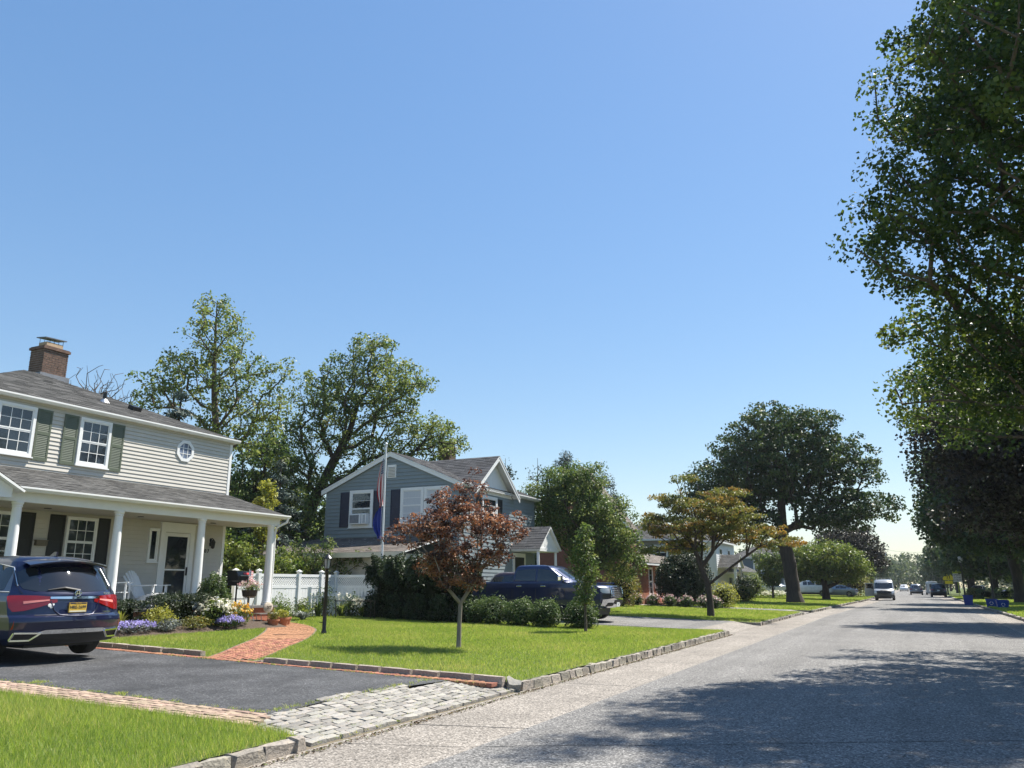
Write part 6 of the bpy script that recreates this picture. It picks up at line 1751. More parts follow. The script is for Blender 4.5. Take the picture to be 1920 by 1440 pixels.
# low picket fence in front of it
pf = empty('picket_fence', (-19.2, 24.9, .49), 0, 'short white picket fence overgrown with perennials', 'fence')
pa, pb = Vector((-19.75,23.9,0)), Vector((-18.35,25.75,0)); pd = (pb-pa).normalized(); PL_ = (pb-pa).length
Tp = Matrix(((pd.x,-pd.y,0,pa.x),(pd.y,pd.x,0,pa.y),(0,0,1,.48),(0,0,0,1)))
MB(Tp).box(-.06,.06,-.06,.06,-.05,1.05).build('post', vinyl, pf, world=True); MB(Tp).box(PL_-.05,PL_+.05,-.05,.05,-.05,.98).build('post', vinyl, pf, world=True)
for z in (.22,.66): MB(Tp).box(.06,PL_-.05,.012,.04,z,z+.07).build('rail', vinyl, pf, world=True)
k = 0
while .12+k*.125 < PL_-.1:
    x = .12+k*.125; h = .86+.05*math.sin(k*.9)
    MB(Tp).prism([(x,.02),(x+.07,.02),(x+.07,h-.06),(x+.035,h),(x,h-.06)], 1, -.012, .011).build('picket', vinyl, pf, world=True); k += 1

# flag pole with two limp flags
fl = empty('flag_pole', (-18.05, 25.95, .46), 0, 'tall white flag pole in front of the grey-blue house', 'flag pole')
MB().lathe((0,0,-.1), [(.045,0),(.042,2),(.032,6.6),(.05,6.62),(.05,6.66),(.02,6.7)], 12).build('pole', pmat('white_pole', (.74,.75,.76), .35, .04, 4), fl, smooth=True)
MB().tube([(-.06,-.04,.9),(-.07,-.05,3.5),(-.05,-.04,6.55)], .006, 4).build('halyard', vinyl, fl)
def limp_flag(name, label, cat, z0, z1, width, mat, seed):
    rs = random.Random(seed); root_p = (-18.05, 25.95, .46)
    rows = []; nu = 14; nv = 18
    for j in range(nv+1):
        t = j/nv; z = z1 + (z0-z1)*t; row = []
        wv = width*(.55+.75*math.sin(math.pi*min(1,t*1.15))**.7*(.7+.6*t))*(1 if t < .9 else 1-(t-.9)*3)
        for i in range(nu+1):
            s = i/nu
            row.append((-.05 - wv*s*.9, -.03 + .085*math.sin(s*13+t*2.4+seed)*(.25+t)*min(1, s*3), z - s*.35*(1-t) - .10*s*t))
        rows.append(row)
    mb = MB(); mb.grid(rows)
    o = mb.build(name, mat, None, smooth=True, fix=False, sharp=180)
    o.location = root_p
    uvl = o.data.attributes.new('fuv', 'FLOAT_VECTOR', 'POINT')
    uvl.data.foreach_set('vector', [c for j in range(nv+1) for i in range(nu+1) for c in (i/nu, j/nv, 0)])
    tag(o, label, cat); return o
# stripes and star field of the national flag
m, nt, b = newmat('stripes_and_stars'); L = nt.links.new
at = node(nt, 'ShaderNodeAttribute', attribute_name='fuv'); sx = node(nt, 'ShaderNodeSeparateXYZ'); L(at.outputs['Vector'], sx.inputs[0])
mm_ = node(nt, 'ShaderNodeMath', operation='MULTIPLY'); mm_.inputs[1].default_value = 6.5; L(sx.outputs['X'], mm_.inputs[0])
fr = node(nt, 'ShaderNodeMath', operation='FRACT'); L(mm_.outputs[0], fr.inputs[0]); gt = node(nt, 'ShaderNodeMath', operation='GREATER_THAN'); gt.inputs[1].default_value = .5; L(fr.outputs[0], gt.inputs[0])
mx = node(nt, 'ShaderNodeMix', data_type='RGBA'); L(gt.outputs[0], mx.inputs[0]); mx.inputs[6].default_value = (.42,.03,.045,1); mx.inputs[7].default_value = (.72,.70,.68,1)
lt_ = node(nt, 'ShaderNodeMath', operation='LESS_THAN'); lt_.inputs[1].default_value = .34; L(sx.outputs['Y'], lt_.inputs[0])
l2 = node(nt, 'ShaderNodeMath', operation='LESS_THAN'); l2.inputs[1].default_value = .55; L(sx.outputs['X'], l2.inputs[0]); an = node(nt, 'ShaderNodeMath', operation='MULTIPLY'); L(lt_.outputs[0], an.inputs[0]); L(l2.outputs[0], an.inputs[1])
mp_ = node(nt, 'ShaderNodeMapping'); mp_.inputs['Scale'].default_value = (12, 20, 1); L(at.outputs['Vector'], mp_.inputs[0])
vo = node(nt, 'ShaderNodeTexVoronoi', Scale=1.0, Randomness=0.0); L(mp_.outputs[0], vo.inputs['Vector'])
st_ = node(nt, 'ShaderNodeMath', operation='LESS_THAN'); st_.inputs[1].default_value = .24; L(vo.outputs['Distance'], st_.inputs[0])
cm = node(nt, 'ShaderNodeMix', data_type='RGBA'); L(st_.outputs[0], cm.inputs[0]); cm.inputs[6].default_value = (.015,.025,.10,1); cm.inputs[7].default_value = (.7,.7,.7,1)
m3 = node(nt, 'ShaderNodeMix', data_type='RGBA'); L(an.outputs[0], m3.inputs[0]); L(mx.outputs[2], m3.inputs[6]); L(cm.outputs[2], m3.inputs[7]); L(m3.outputs[2], b.inputs['Base Color']); b.inputs['Roughness'].default_value = .75
us_flag = m
limp_flag('flag', 'limp red, white and blue flag hanging at half-mast from the pole', 'flag', 4.15, 6.05, .27, us_flag, 1)
fb = limp_flag('flag', 'limp plain blue flag hanging below the striped one', 'flag', 2.95, 4.35, .34, pmat('royal_blue_cloth', (.012,.028,.24), .7, .2, 5), 4)

# ---- dark clipped arborvitae hedge and the row of low shrubs
k = 0
for (x, y, rr, h) in [(-17.15,25.3,.72,1.10), (-16.2,25.25,.76,1.06), (-15.2,25.25,.76,1.08), (-14.3,25.35,.66,1.05)]:
    shrub('arborvitae', ['leftmost bush of the tall dark clipped hedge, beside the flag pole', 'second bush of the tall dark clipped hedge, left of the maple crown', 'third bush of the tall dark hedge, behind the maple', 'rightmost bush of the tall dark hedge, next to the low shrubs'][k],
          (x, y, gr(x)-.03), (rr, .75, h), 15000, .115, LM['arbor'], 300+k, 'shrub', 'tall clipped hedge behind the lawn', box=True, shell=.2, upbias=.25, aspect=.42, lumps=7); k += 1
k = 0
for (x, y, rr, h) in [(-12.75,24.9,.54,.46), (-11.75,24.9,.52,.44), (-10.85,24.95,.53,.45), (-9.75,25.35,.54,.48), (-13.5,25.0,.4,.40)]:
    shrub('holly_shrub', ['low spiky green shrub nearest the tall dark hedge, by the truck bed', 'low spiky shrub before the truck cab', 'low spiky shrub left of the slender young tree', 'low spiky shrub right of the slender young tree, by the truck nose', 'smallest low shrub at the foot of the tall dark hedge'][k],
          (x, y, gr(x)-.02), (rr, .5, h), 5200, .072, LM['box'], 320+k, 'shrub', 'low shrubs along the second drive', shell=.35, upbias=.9, aspect=.42, spiky=.5, lumps=6); k += 1
# airy flowering shrub before the low wing, foliage round the fence
tree('hibiscus_shrub', 'leggy shrub with pink blossoms behind the fence, before the low wing roof', 'shrub', [(-21.1,25.6,.5), (-21.1,25.6,.9), (-21.1,25.6,1.6)],
     [(-21.2,25.7,2.5,.8,.5,.7), (-20.4,26.6,2.3,.6,.3,.6), (-21.7,25.4,3.1,.3,.3,.5), (-20.6,25.9,3.0,.35,.35,.5), (-19.6,26.7,2.6,.5,.3,.5)], 120, 24, .085, LM['myrtle'], MT['bark'], .05, 330, clump_r=.16, fork=.6, mind=.14, tone=.45, rtip=.005, flat=.9)
tree('garden_tree', 'bright green leafy bush-like tree between the porch and the fence', 'tree', [(-22.9,22.9,.55), (-22.9,22.9,1.2), (-22.9,22.9,2.4)],
     [(-22.9,22.9,2.6,1.3,1.3,1.1), (-22.1,23.9,2.2,1.0,1,.9), (-23.6,22.2,2.2,1.0,1,1.0), (-21.6,24.8,1.9,.8,.8,.8)], 260, 44, .12, LM['fresh'], MT['bark'], .08, 331, clump_r=.28, fork=.5, mind=.2, tone=.4)
tree('young_tree', 'yellow-green sapling standing above the porch roof line', 'tree', [(-22.4,24.2,.55), (-22.4,24.2,2.5), (-22.4,24.2,5.2)],
     [(-22.4,24.2,4.6,.45,.45,.8), (-22.4,24.2,5.3,.3,.3,.4), (-22.3,24.2,3.7,.5,.5,.5)], 80, 26, .13, LM['chartreuse'], MT['bark'], .04, 332, clump_r=.2, fork=2.6, mind=.15)
tree('garden_tree', 'dark leafy shrub-like tree behind the white fence by the low wing', 'tree', [(-23.2,26.0,.55), (-23.2,26.0,1.0), (-23.2,26.0,2.2)],
     [(-23.0,26.0,2.0,1.1,.8,1.1), (-21.8,25.9,1.8,.9,.6,.8)], 150, 46, .12, LM['locust'], MT['bark'], .07, 333, clump_r=.28, fork=.4, mind=.2, tone=.4)

# ---- flower bed before the porch
bed = struct(MB().grid([[(-17.77,y,.62),(-17.4,y,.60),(-16.9,y,.54),(-16.52+.12*math.sin(y*1.4),y,gr(-16.5)+.008)] for y in np.linspace(11.5,19.0,16)]), 'flower_bed', MT['soil'])
shrub('clipped_yew', 'dark clipped yew bush behind the blue SUV tail lamp', (-17.35,14.1,.55), (.30,.42,.36), 5000, .06, LM['yew'], 340, 'shrub', 'clipped bushes along the porch', box=True, shell=.15, aspect=.35)
shrub('clipped_yew', 'long dark clipped yew bush below the adirondack chair', (-17.4,15.75,.55), (.32,.82,.42), 9000, .06, LM['yew'], 341, 'shrub', 'clipped bushes along the porch', box=True, shell=.15, aspect=.35)
shrub('boxwood_ball', 'rounded green bush beside the third porch column', (-17.55,17.15,.6), (.40,.46,.66), 6500, .058, LM['box'], 342, 'shrub', shell=.2)
shrub('spirea', 'yellow-green spirea spilling in front of the yews', (-16.95,14.85,.52), (.30,.42,.28), 1500, .06, LM['chartreuse'], 343, 'plant', core=False, shell=.5, upbias=.7, aspect=.4, spiky=.6)
clump_plant('lily_clump', 'tall yellow-green stems in the bed by the SUV', (-16.95,13.75,.54), .62, .22, 46, LM['chartreuse'], 344, .035)
shrub('hydrangea', 'bush of cream-white hydrangea heads in the flower bed', (-17.0,16.75,.52), (.36,.50,.36), 1500, .075, LM['fresh'], 345, 'plant', core=True, shell=.4, blossoms=(46,.12,LM['white_fl']))
shrub('coneflower', 'golden orange coneflowers at the end of the bed', (-16.95,17.55,.52), (.32,.38,.30), 900, .06, LM['fresh'], 346, 'plant', core=False, shell=.5, blossoms=(60,.07,LM['orange_fl']))
shrub('ageratum', 'violet flower drift at the bed edge nearest the SUV', (-16.72,13.95,.50), (.20,.62,.13), 900, .045, LM['blue_grey'], 347, 'flowers', core=False, shell=.5, blossoms=(170,.05,LM['purple_fl']))
shrub('ageratum', 'violet flower mound in front of the hydrangea', (-16.68,17.0,.49), (.20,.42,.15), 700, .045, LM['box'], 348, 'flowers', core=False, shell=.5, blossoms=(150,.05,LM['purple_fl']))
shrub('dusty_miller', 'silvery grey foliage plant between the violet flowers', (-16.7,14.95,.50), (.18,.34,.15), 700, .06, LM['blue_grey'], 349, 'plant', core=False, shell=.5)
shrub('coreopsis', 'loose olive and gold perennials at the middle of the bed', (-16.75,15.85,.50), (.2,.5,.17), 900, .05, LM['rust'], 350, 'plant', core=False, shell=.6, spiky=.5)
# perennials along the fences
k = 0
for (x, y, h, s, n, lm, bl) in [(-19.6,21.4,.6,.45,70,'box',None), (-19.5,22.3,.7,.5,80,'myrtle',None), (-19.2,23.0,.5,.5,80,'fresh',None), (-19.3,23.9,.8,.4,70,'box',None), (-18.8,24.6,.75,.45,70,'myrtle',(14,.09,'white_fl')), (-18.3,25.2,.6,.4,80,'fresh',(30,.10,'white_fl')), (-18.3,21.9,.45,.45,90,'blue_grey',None), (-18.6,20.9,.6,.35,80,'fresh',None)]:
    clump_plant('perennial', ['leafy perennial just past the corner column', 'tall leafy perennial against the white fence', 'pale green perennial clump below the lattice', 'tall perennial hiding the picket post', 'tall leggy perennial with white flowers on the pickets', 'white-flowered clump beside the dark hedge', 'low grey-green plant at the lawn edge by the fence', 'small fresh green plant beside the terracotta pots'][k],
                (x, y, gr(x)-.01), h, s, n, LM[lm], 360+k, .055, 'plant', 'perennials along the white fence', .55, (bl[0], bl[1], LM[bl[2]]) if bl else None); k += 1

k = 0
for (x, y, rx, h, lm) in [(-19.7,22.3,.42,.42,'myrtle'), (-19.5,23.25,.45,.36,'fresh'), (-19.35,24.3,.42,.55,'myrtle'), (-18.75,25.05,.40,.45,'box'), (-18.1,25.6,.38,.36,'fresh'), (-19.2,21.3,.35,.30,'myrtle')]:
    shrub('garden_shrub', ['loose leafy shrub on the first fence panel past the column', 'loose pale shrub in the middle of the fence bed', 'tallest loose shrub, rising over the picket post', 'loose shrub against the pickets behind the iron rail', 'loose pale shrub touching the tall dark hedge', 'low loose shrub by the pots and column'][k],
          (x, y, gr(x)-.02), (rx, rx, h), 900, .085, LM[lm], 440+k, 'shrub', 'loose shrubs in the fence bed', core=False, shell=.7, upbias=.5, aspect=.4, spiky=.7, stems=9); k += 1
# ---- porch furniture
ad = empty('adirondack_chair', (-18.45, 15.75, 1.001), R(18), 'white adirondack chair with a fan back on the porch', 'chair')
wd_ = pmat('weathered_white_wood', (.72,.73,.74), .6, .06, 6)
for i in range(7):
    u = (i-3)/3; a = u*.16; h = .98-.14*abs(u)**2
    q = MB(); p0 = Vector((-.22, u*.20, .26)); p1 = Vector((-.58, u*.30, h))
    q.bar(p0, p1, .078, .02, (1,0,.4)); q.build('back_slat', wd_, ad)
for i in range(5): MB().bar((-.2+.12*i,-.27,.27+.028*i),(-.2+.12*i,.27,.27+.028*i),.1,.02).build('seat_slat', wd_, ad)
for sg in (-1, 1):
    MB().bar((-.45,sg*.34,.57),(.38,sg*.34,.60),.13,.022).build('arm', wd_, ad); MB().bar((.3,sg*.31,0),(.3,sg*.31,.585),.09,.022,(1,0,0)).build('leg', wd_, ad); MB().bar((-.55,sg*.29,0),(.32,sg*.29,.36),.03,.1).build('leg', wd_, ad)
rc = empty('rocking_chair', (-18.45, 14.75, 1.001), R(40), 'white rocking chair half hidden by the SUV', 'chair')
for sg in (-1, 1):
    MB().tube([(-.45,sg*.26,.10),(-.2,sg*.26,.025),(.1,sg*.26,.02),(.42,sg*.26,.08)], .02, 6).build('rocker', wd_, rc)
    MB().bar((-.25,sg*.26,.03),(-.42,sg*.26,1.05),.05,.04).build('back_post', wd_, rc); MB().bar((.25,sg*.26,.03),(.25,sg*.26,.66),.05,.04).build('leg', wd_, rc)
    MB().bar((-.33,sg*.29,.65),(.32,sg*.29,.67),.08,.025).build('arm', wd_, rc); MB().ball((-.42,sg*.26,1.08),.04).build('finial', wd_, rc)
for k in range(6): MB().bar((-.335-.014*k,-.25,.56+.08*k),(-.335-.014*k,.25,.56+.08*k),.05,.02,(0,0,1)).build('back_slat', wd_, rc)
for k in range(5): MB().bar((-.22+.11*k,-.26,.42),(-.22+.11*k,.26,.42),.09,.02).build('seat_slat', wd_, rc)
# barbecue
gl = empty('barbecue_grill', (-18.55, 19.05, 1.001), R(10), 'black barbecue grill with a red mark beside the corner of the house', 'grill')
g1 = MB(); g1.prism([(-.28,.72),(.28,.72),(.28,.86),(.2,1.0),(-.12,1.04),(-.28,.9)], 1, -.36, .36); g1.build('hood', MT['black_metal'], gl, bevel=.02)
MB().box(-.26,.26,-.34,.34,.58,.715).build('firebox', MT['black_plastic'], gl)
MB().bar((.3,-.28,.88),(.3,.28,.88),.03,.03).build('handle', MT['steel'], gl); MB().obox((.243,.1,.94),(.012,.3,.06),(0,-.5,0)).build('badge', pmat('red_badge', (.45,.02,.015), .4), gl)
for sx_ in (-.22,.22):
    for sy_ in (-.32,.32): MB().bar((sx_,sy_,0),(sx_,sy_,.58),.035,.035).build('leg', MT['black_metal'], gl)
MB().box(-.22,.22,.37,.68,.70,.725).build('side_shelf', MT['steel'], gl); MB().box(-.24,.24,-.3,.3,.18,.2).build('lower_shelf', MT['black_metal'], gl)
# hanging-style planter on a wire stand, with a small flag
ps = empty('planter_stand', (-17.35, 18.35, .56), 0, 'wire plant stand carrying a dark flower basket', 'plant stand')
for k in range(4):
    a = R(45+90*k); MB().tube([(.2*math.cos(a),.2*math.sin(a),-.05),(.07*math.cos(a),.07*math.sin(a),.35),(.16*math.cos(a),.16*math.sin(a),.72)], .012, 6).build('leg', MT['steel'], ps)
MB().tube([(.16*math.cos(t),.16*math.sin(t),.72) for t in np.linspace(0,6.2832,17)], .012, 6, False).build('ring', MT['steel'], ps)
bk = MB().lathe((-17.35,18.35,1.24), [(.12,0),(.2,.06),(.23,.22),(.22,.22),(.18,.1)], 14).build('flower_basket', pmat('dark_basket', (.05,.042,.036), .8, .3, 20), None)
tag(bk, 'dark flower basket resting on the wire stand', 'basket')
shrub('petunia', 'trailing mixed flowers overflowing the dark basket', (-17.35,18.35,1.40), (.32,.34,.16), 700, .05, LM['fresh'], 380, 'flowers', core=False, shell=.6, blossoms=(60,.055,LM['pink_fl']))
sf = empty('small_flag', (-17.3, 18.22, 1.45), 0, 'tiny striped flag stuck in the flower basket', 'flag')
MB().cyl((0,0,0),(0,0,.62),.006,n=6).build('stick', wd_, sf)
fr_ = [[(0.0+.01*math.sin(i), -.19*i/5 if False else .18*i/5, .58-.30*j/4-.04*i/5+.012*math.sin(i*1.8)) for i in range(6)] for j in range(5)]
fo_ = MB().grid(fr_).build('cloth', us_flag, sf, fix=False); a_ = fo_.data.attributes.new('fuv','FLOAT_VECTOR','POINT'); a_.data.foreach_set('vector', [c for j in range(5) for i in range(6) for c in (j/4, i/5*.8, 0)])
# small bench with an oval stone, terracotta pots
bn = empty('garden_bench', (-17.25, 19.0, gr(-17.2)), R(75), 'small wire-legged bench at the end of the brick path', 'bench')
MB().box(-.32,.32,-.16,.16,.34,.37).build('seat', pmat('grey_wood', (.3,.27,.23), .8, .2, 8), bn)
for sx_ in (-.26,.26):
    for sy_ in (-.12,.12): MB().tube([(sx_*1.1,sy_*1.2,0),(sx_*.9,sy_,.2),(sx_,sy_,.34)], .012, 6).build('leg', MT['steel'], bn)
so = MB().ball((-17.22,19.02,gr(-17.2)+.53),(.05,.2,.155),14,9).build('oval_stone', pmat('carved_stone', (.42,.36,.29), .85, .25, 12, .5), None, smooth=True); tag(so, 'oval carved stone plaque leaning on the small bench', 'plaque')
nm = text_mesh('307', .13, .006); nm.transform(Matrix(((0,0,1,-17.172),(1,0,0,19.02),(0,1,0,gr(-17.2)+.53),(0,0,0,1)))); nm.materials.clear(); nm.materials.append(pmat('dark_letter', (.08,.06,.05), .8)); link('lettering', nm, so)
k = 0
for (x, y, r_, h) in [(-16.75,18.75,.17,.22), (-16.85,19.25,.19,.25), (-17.15,19.75,.16,.24)]:
    po = MB().lathe((x,y,gr(x)), [(r_*.7,0),(r_*.95,h*.78),(r_*1.06,h*.8),(r_*1.06,h),(r_*.95,h),(r_*.9,h*.85)], 18).build('flower_pot', MT['terracotta'], None, smooth=True)
    tag(po, ['terracotta pot nearest the flower bed', 'large terracotta pot in the middle of three', 'terracotta pot beside the corner column'][k], 'pot', 'terracotta pots by the path')
    shrub('potted_plant', ['small dark plant in the terracotta pot nearest the bed', 'yellow-green plant in the middle terracotta pot', 'small plant in the pot beside the corner column'][k], (x,y,gr(x)+h*.85), (.18,.18,.14), 320, .06, LM[['rust','chartreuse','fresh'][k]], 390+k, 'plant', 'plants in the terracotta pots', core=False, shell=.6); k += 1

# ---- planting before the brick house and further on
shrub('dark_yew', 'big dark yew mass in front of the brick house', (-12.9,51.6,.3), (1.7,1.5,1.75), 11000, .17, LM['yew'], 400, 'shrub', shell=.15, aspect=.4, lumps=7)
shrub('weeping_shrub', 'drooping olive shrub beside the truck nose', (-15.2,46.2,.38), (1.0,1.0,1.25), 4200, .10, LM['rust'], 401, 'shrub', shell=.3, lumps=7)
k = 0
for (x, y) in [(-15.2,49.0), (-14.1,48.9), (-13.1,48.8), (-12.1,48.7), (-11.0,48.6), (-10.3,48.2)]:
    shrub('flowering_shrub', ['low round flowering shrub nearest the truck nose', 'second low flowering shrub before the brick house', 'third low flowering shrub before the brick house', 'fourth low flowering shrub, before the dark yew', 'fifth low flowering shrub, left of the rust-leaved tree trunk', 'last low flowering shrub, by the rust-leaved tree trunk'][k],
          (x,y,gr(x)), (.42,.4,.36), 900, .085, LM['box'], 410+k, 'shrub', 'low flowering shrubs edging the brick house lawn', shell=.3, blossoms=(30,.09,LM['pink_fl'])); k += 1
shrub('gold_shrub', 'bright yellow-green shrub right of the rust-leaved tree trunk', (-10.3,50.6,.25), (.9,.8,.75), 2200, .11, LM['chartreuse'], 420, 'shrub', shell=.3)
shrub('round_bush', 'rounded brownish bush beside the far garden walk', (-12.0,66.5,.3), (1.0,.9,.65), 1800, .13, LM['rust'], 421, 'shrub', shell=.2)
shrub('cone_bush', 'dark upright bush before the white portico', (-14.2,80,.35), (.9,.9,1.1), 1600, .16, LM['yew'], 422, 'shrub', shell=.2)
shrub('porch_bush', 'green bush between the white portico columns', (-14.6,87.5,.35), (1.1,1.6,1.2), 1800, .17, LM['fresh'], 423, 'shrub', shell=.25)
tree('crape_myrtle', 'vase-shaped shrub with upright sprays near the white house', 'shrub', [(-12.5,86,.3), (-12.5,86,.9), (-12.5,86,1.4)],
     [(-12.5,86,3.4,1.7,1.7,1.5), (-13.6,86,4.4,.8,.8,1.0), (-11.5,86,4.3,.8,.8,1.1), (-12.5,86,2.2,1.2,1.2,.7)], 130, 40, .2, LM['myrtle'], MT['bark'], .1, 424, clump_r=.34, fork=.4, mind=.28, bf=.7, tone=.4, flat=1.3)
shrub('mounded_shrub', 'wide mounded olive shrub behind the silver sedan', (-6.9,118,.2), (2.4,2.0,1.5), 2200, .22, LM['rust'], 425, 'shrub', shell=.2)
shrub('flower_edge', 'white and pink flower edging before the far white house', (-13.4,92,.3), (1.2,4.0,.35), 1500, .16, LM['fresh'], 426, 'flowers', core=False, shell=.5, blossoms=(120,.16,LM['white_fl']))
k = 0
for (x, y, a_, b_, c_, lm, bx) in [(5.9,101,.65,.6,.6,'rust',False), (7.1,100,.85,.6,.58,'box',True), (8.75,99.5,.75,.6,.58,'locust',True), (10.0,99,.8,.6,.6,'arbor',True)]:
    shrub('clipped_hedge', ['round dry brown bush behind the sign on the right verge', 'clipped box hedge with golden top left of the street lamp', 'clipped grey-green hedge right of the street lamp', 'rightmost clipped dark hedge beside the thick trunk'][k], (x,y,.11), (a_,b_,c_), 1800, .13, LM[lm], 430+k, 'hedge', 'clipped hedges on the right verge', box=bx, shell=.12); k += 1
lc = empty('leaning_chair', (-15.2, 53.9, .8), R(20), 'white folding chair leaning on the brick porch', 'chair')
MB().bar((0,-.2,0),(-.22,-.2,.95),.04,.03).build('leg', wd_, lc); MB().bar((0,.2,0),(-.22,.2,.95),.04,.03).build('leg', wd_, lc)
for k in range(5): MB().bar((-.1-.024*k,-.2,.42+.1*k),(-.1-.024*k,.2,.42+.1*k),.05,.02).build('slat', wd_, lc)

# ---- right side: bins, lamps, signs
bin_blue = pmat('blue_bin_plastic', (.012,.05,.30), .4, .12, 5)
def rect_bin(label, loc, rz, tilt, wx, wy, h, lettering=True):
    b_ = empty('recycling_bin', loc, 0, label, 'bin', 'blue recycling bins along the right kerb'); b_.rotation_euler = (tilt, 0, rz)
    q = MB(); t = .82
    o4 = [(-wx/2*t,-wy/2*t,0),(wx/2*t,-wy/2*t,0),(wx/2*t,wy/2*t,0),(-wx/2*t,wy/2*t,0)]; u4 = [(-wx/2,-wy/2,h),(wx/2,-wy/2,h),(wx/2,wy/2,h),(-wx/2,wy/2,h)]
    i4 = [(x*.93,y*.9,h) for x,y,z in u4]; j4 = [(x*.92,y*.9,.03) for x,y,z in o4]
    q.add(o4+u4+i4+j4, [(3,2,1,0)] + [(k,(k+1)%4,4+(k+1)%4,4+k) for k in range(4)] + [(4+k,4+(k+1)%4,8+(k+1)%4,8+k) for k in range(4)] + [(8+k,8+(k+1)%4,12+(k+1)%4,12+k) for k in range(4)] + [(12,13,14,15)])
    q.build('tub', bin_blue, b_)
    r_ = MB()
    for k in range(4):
        a, b2 = u4[k], u4[(k+1)%4]; r_.bar((a[0]*1.02,a[1]*1.02,h-.01),(b2[0]*1.02,b2[1]*1.02,h-.01),.03,.035)
    r_.build('rim', bin_blue, b_)
    if lettering:
        s_ = MB()
        for k in range(3):
            a0 = R(90+120*k); p = [(.10*math.cos(a0+t_), -wy/2*.93-.008, h*.52+.10*math.sin(a0+t_)) for t_ in np.linspace(.12,1.85,6)]
            s_.tube(p, [.018]*5+[.004], 5)
        s_.build('recycling_mark', MT['white'], b_)
    return b_
rect_bin('round-topped blue bin standing alone at the right kerb', (4.15,78,.01), 0, 0, .72, .6, .78, False)
rect_bin('blue recycling bin at the foot of the street lamp, rear of the pair', (4.95,66.5,.12), R(-8), R(3), .68, .48, .52)
rect_bin('blue recycling bin leaning forward, front of the pair', (5.35,63.8,.12), R(6), R(9), .72, .48, .5)
def street_lamp(label, x, y):
    s_ = empty('street_lamp', (x, y, .12), 0, label, 'street lamp', 'street lamps on the right verge')
    MB().lathe((0,0,-.1), [(.16,0),(.16,.25),(.11,.3),(.10,.9),(.075,1.0),(.06,3.9),(.09,3.95),(.09,4.0)], 12).build('post', MT['black_metal'], s_, smooth=True)
    MB().lathe((0,0,3.9), [(.1,0),(.2,.12),(.23,.5),(.2,.52)], 10).build('globe', glassmat('lamp_globe', (.5,.5,.48), .2), s_)
    MB().lathe((0,0,4.421), [(.29,0),(.26,.06),(.1,.2),(.02,.3)], 12).build('cap', pmat('pale_cap', (.55,.56,.57), .4), s_)
for i, (x, y) in enumerate([(5.3,69), (5.25,103), (5.3,150), (5.3,190), (5.3,230)]):
    street_lamp(['nearest black street lamp, behind the pair of blue bins', 'second street lamp, rising behind the zone sign', 'third street lamp, beside the yellow warning sign', 'fourth street lamp down the right verge', 'farthest street lamp on the right'][i], x, y)
lime = pmat('lime_yellow', (.52,.62,.02), .4, .05, 5)
zs = empty('zone_sign', (4.95, 108, .12), 0, 'white sign with lime green header on a lime post', 'sign')
MB().bar((0,0,-.1),(0,0,3.0),.10,.06).build('post', lime, zs); bo_ = MB().box(-.44,.44,-.06,-.04,1.85,3.1).build('board', MT['white'], zs)
MB().box(-.44,.44,-.065,-.0601,2.78,3.1).build('header', lime, bo_)
for i, t_ in enumerate(('SPEED','ZONE','AHEAD')):
    text('lettering', t_, .27, MT['black_metal'], bo_, Matrix(((1,0,0,0),(0,0,-1,-.064),(0,1,0,2.6-.28*i),(0,0,0,1))), .001, 1.05)
text('lettering', 'SCHOOL', .2, MT['black_metal'], bo_, Matrix(((1,0,0,0),(0,0,-1,-.068),(0,1,0,2.94),(0,0,0,1))), .001, 1.0)
ws = empty('warning_sign', (5.15, 138, .12), 0, 'yellow pedestrian warning sign on a post', 'sign')
yel = pmat('fluorescent_yellow', (.62,.50,.01), .4, .05, 5)
MB().bar((0,0,-.1),(0,0,2.9),.08,.06).build('post', MT['steel'], ws); pn_ = MB().prism([(-.72,2.55),(-.72,2.2),(.72,2.2),(.72,2.55),(0,3.35)], 1, -.06, -.04).build('board', yel, ws)
MB().box(-.5,.5,-.06,-.04,1.65,2.1).build('plaque', yel, ws)
for x in (-.14, .16):
    f_ = MB(); f_.ball((x,-.066,2.92),(.06,.008,.07),8,5); f_.bar((x,-.066,2.84),(x,-.066,2.55),.11,.012,(0,1,0)).bar((x,-.066,2.56),(x-.1,-.066,2.3),.05,.012,(0,1,0)).bar((x,-.066,2.56),(x+.1,-.066,2.3),.05,.012,(0,1,0)); f_.build('figure', MT['black_metal'], pn_)
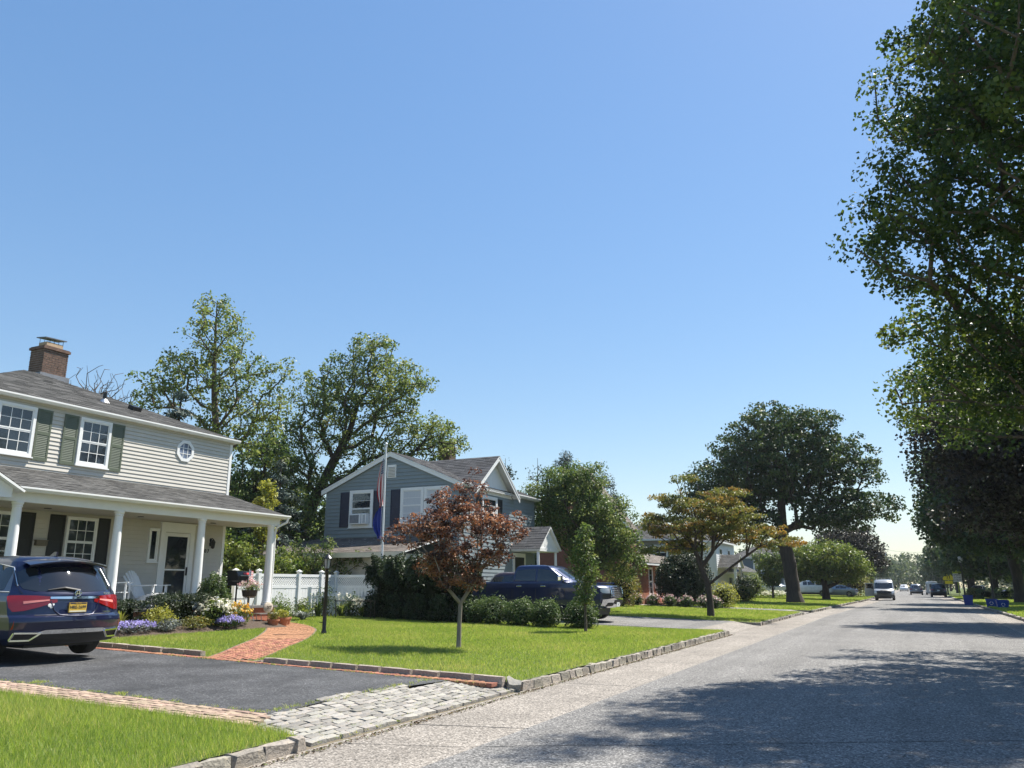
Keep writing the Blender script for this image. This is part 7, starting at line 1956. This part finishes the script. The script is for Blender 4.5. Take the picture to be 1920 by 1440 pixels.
# utility poles and wires at the far end
def upole(label, x, y, h):
    u = empty('utility_pole', (x, y, 0), 0, label, 'pole', 'utility poles at the far end')
    MB().cyl((0,0,-.2),(0,0,h),.16,.11,10).build('pole', MT['bark_dark'], u); MB().bar((-1.2,0,h-.6),(1.2,0,h-.6),.12,.12).build('cross_arm', MT['bark_dark'], u)
    MB().cyl((.35,0,h-2.1),(.35,0,h-1.3),.22,n=10).build('transformer', MT['steel'], u)
upole('utility pole left of the road at its far end', -4.9, 215, 10.5); upole('second utility pole just behind the first', -5.2, 250, 10.5); upole('utility pole among the right-hand trees far away', 6.6, 215, 10)
def wire(label, a, b, sag):
    pts = [tuple(Vector(a).lerp(Vector(b), t) - Vector((0,0,sag*4*t*(1-t)))) for t in np.linspace(0,1,13)]
    o = MB().tube(pts, .02, 4, False).build('overhead_wire', MT['black_metal']); tag(o, label, 'wire', 'overhead wires at the far end')
wire('highest overhead wire crossing the far end of the road', (-4.9,215,9.9), (6.6,215,9.4), .5); wire('middle overhead wire crossing the far end of the road', (-4.9,215,8.6), (6.6,215,8.2), .6); wire('lowest overhead wire crossing the far end of the road', (-4.9,215,7.2), (6.6,215,6.8), .7)

# ---- far woods closing the view
def wood(name, label, x0, x1, y0, y1, hgt, n, leaf, seed):
    rs = np.random.RandomState(seed)
    px = rs.uniform(x0, x1, n); py = rs.uniform(y0, y1, n)
    L_ = max(x1-x0, y1-y0); q = (px-x0) if (x1-x0) > (y1-y0) else (py-y0)
    top = hgt*(.72 + .16*np.sin(q*.31+seed) + .10*np.sin(q*.83+2*seed) + .06*np.sin(q*1.9))
    z = top*rs.rand(n)**.6
    V, F = leaf_arrays(np.stack([px, py, z], 1), leaf, rs, .4, None, .9)
    o = link(name, quick_mesh(name, V, F, LM['far'], np.clip(rs.normal(.45,.2,n) + .2*np.sin(q*.45), 0, 1))); tag(o, label, 'woodland', kind='stuff')
wood('woodland', 'hazy tree mass closing the far end of the road', -75, 75, 300, 330, 12, 26000, .8, 501)
wood('woodland', 'tree belt behind the right-hand gardens', 26, 42, 40, 300, 11, 26000, .8, 502)
wood('woodland', 'low tree belt behind the left-hand back gardens', -62, -46, 20, 300, 6.5, 26000, .7, 503)

# ---- thin summer haze
hz = MB().box(-430, 430, -70, 630, -1.6, 27).build('haze', MT['white']); hz['kind'] = 'stuff'; hz['label'] = 'thin summer haze over the street'
m = bpy.data.materials.new('haze_air'); m.use_nodes = True; nt = m.node_tree; nt.nodes.clear()
pv = nt.nodes.new('ShaderNodeVolumePrincipled'); pv.inputs['Density'].default_value = .0002; pv.inputs['Color'].default_value = (.86,.92,1,1); pv.inputs['Anisotropy'].default_value = .0
ou = nt.nodes.new('ShaderNodeOutputMaterial'); nt.links.new(pv.outputs[0], ou.inputs['Volume'])
hz.data.materials.clear(); hz.data.materials.append(m)
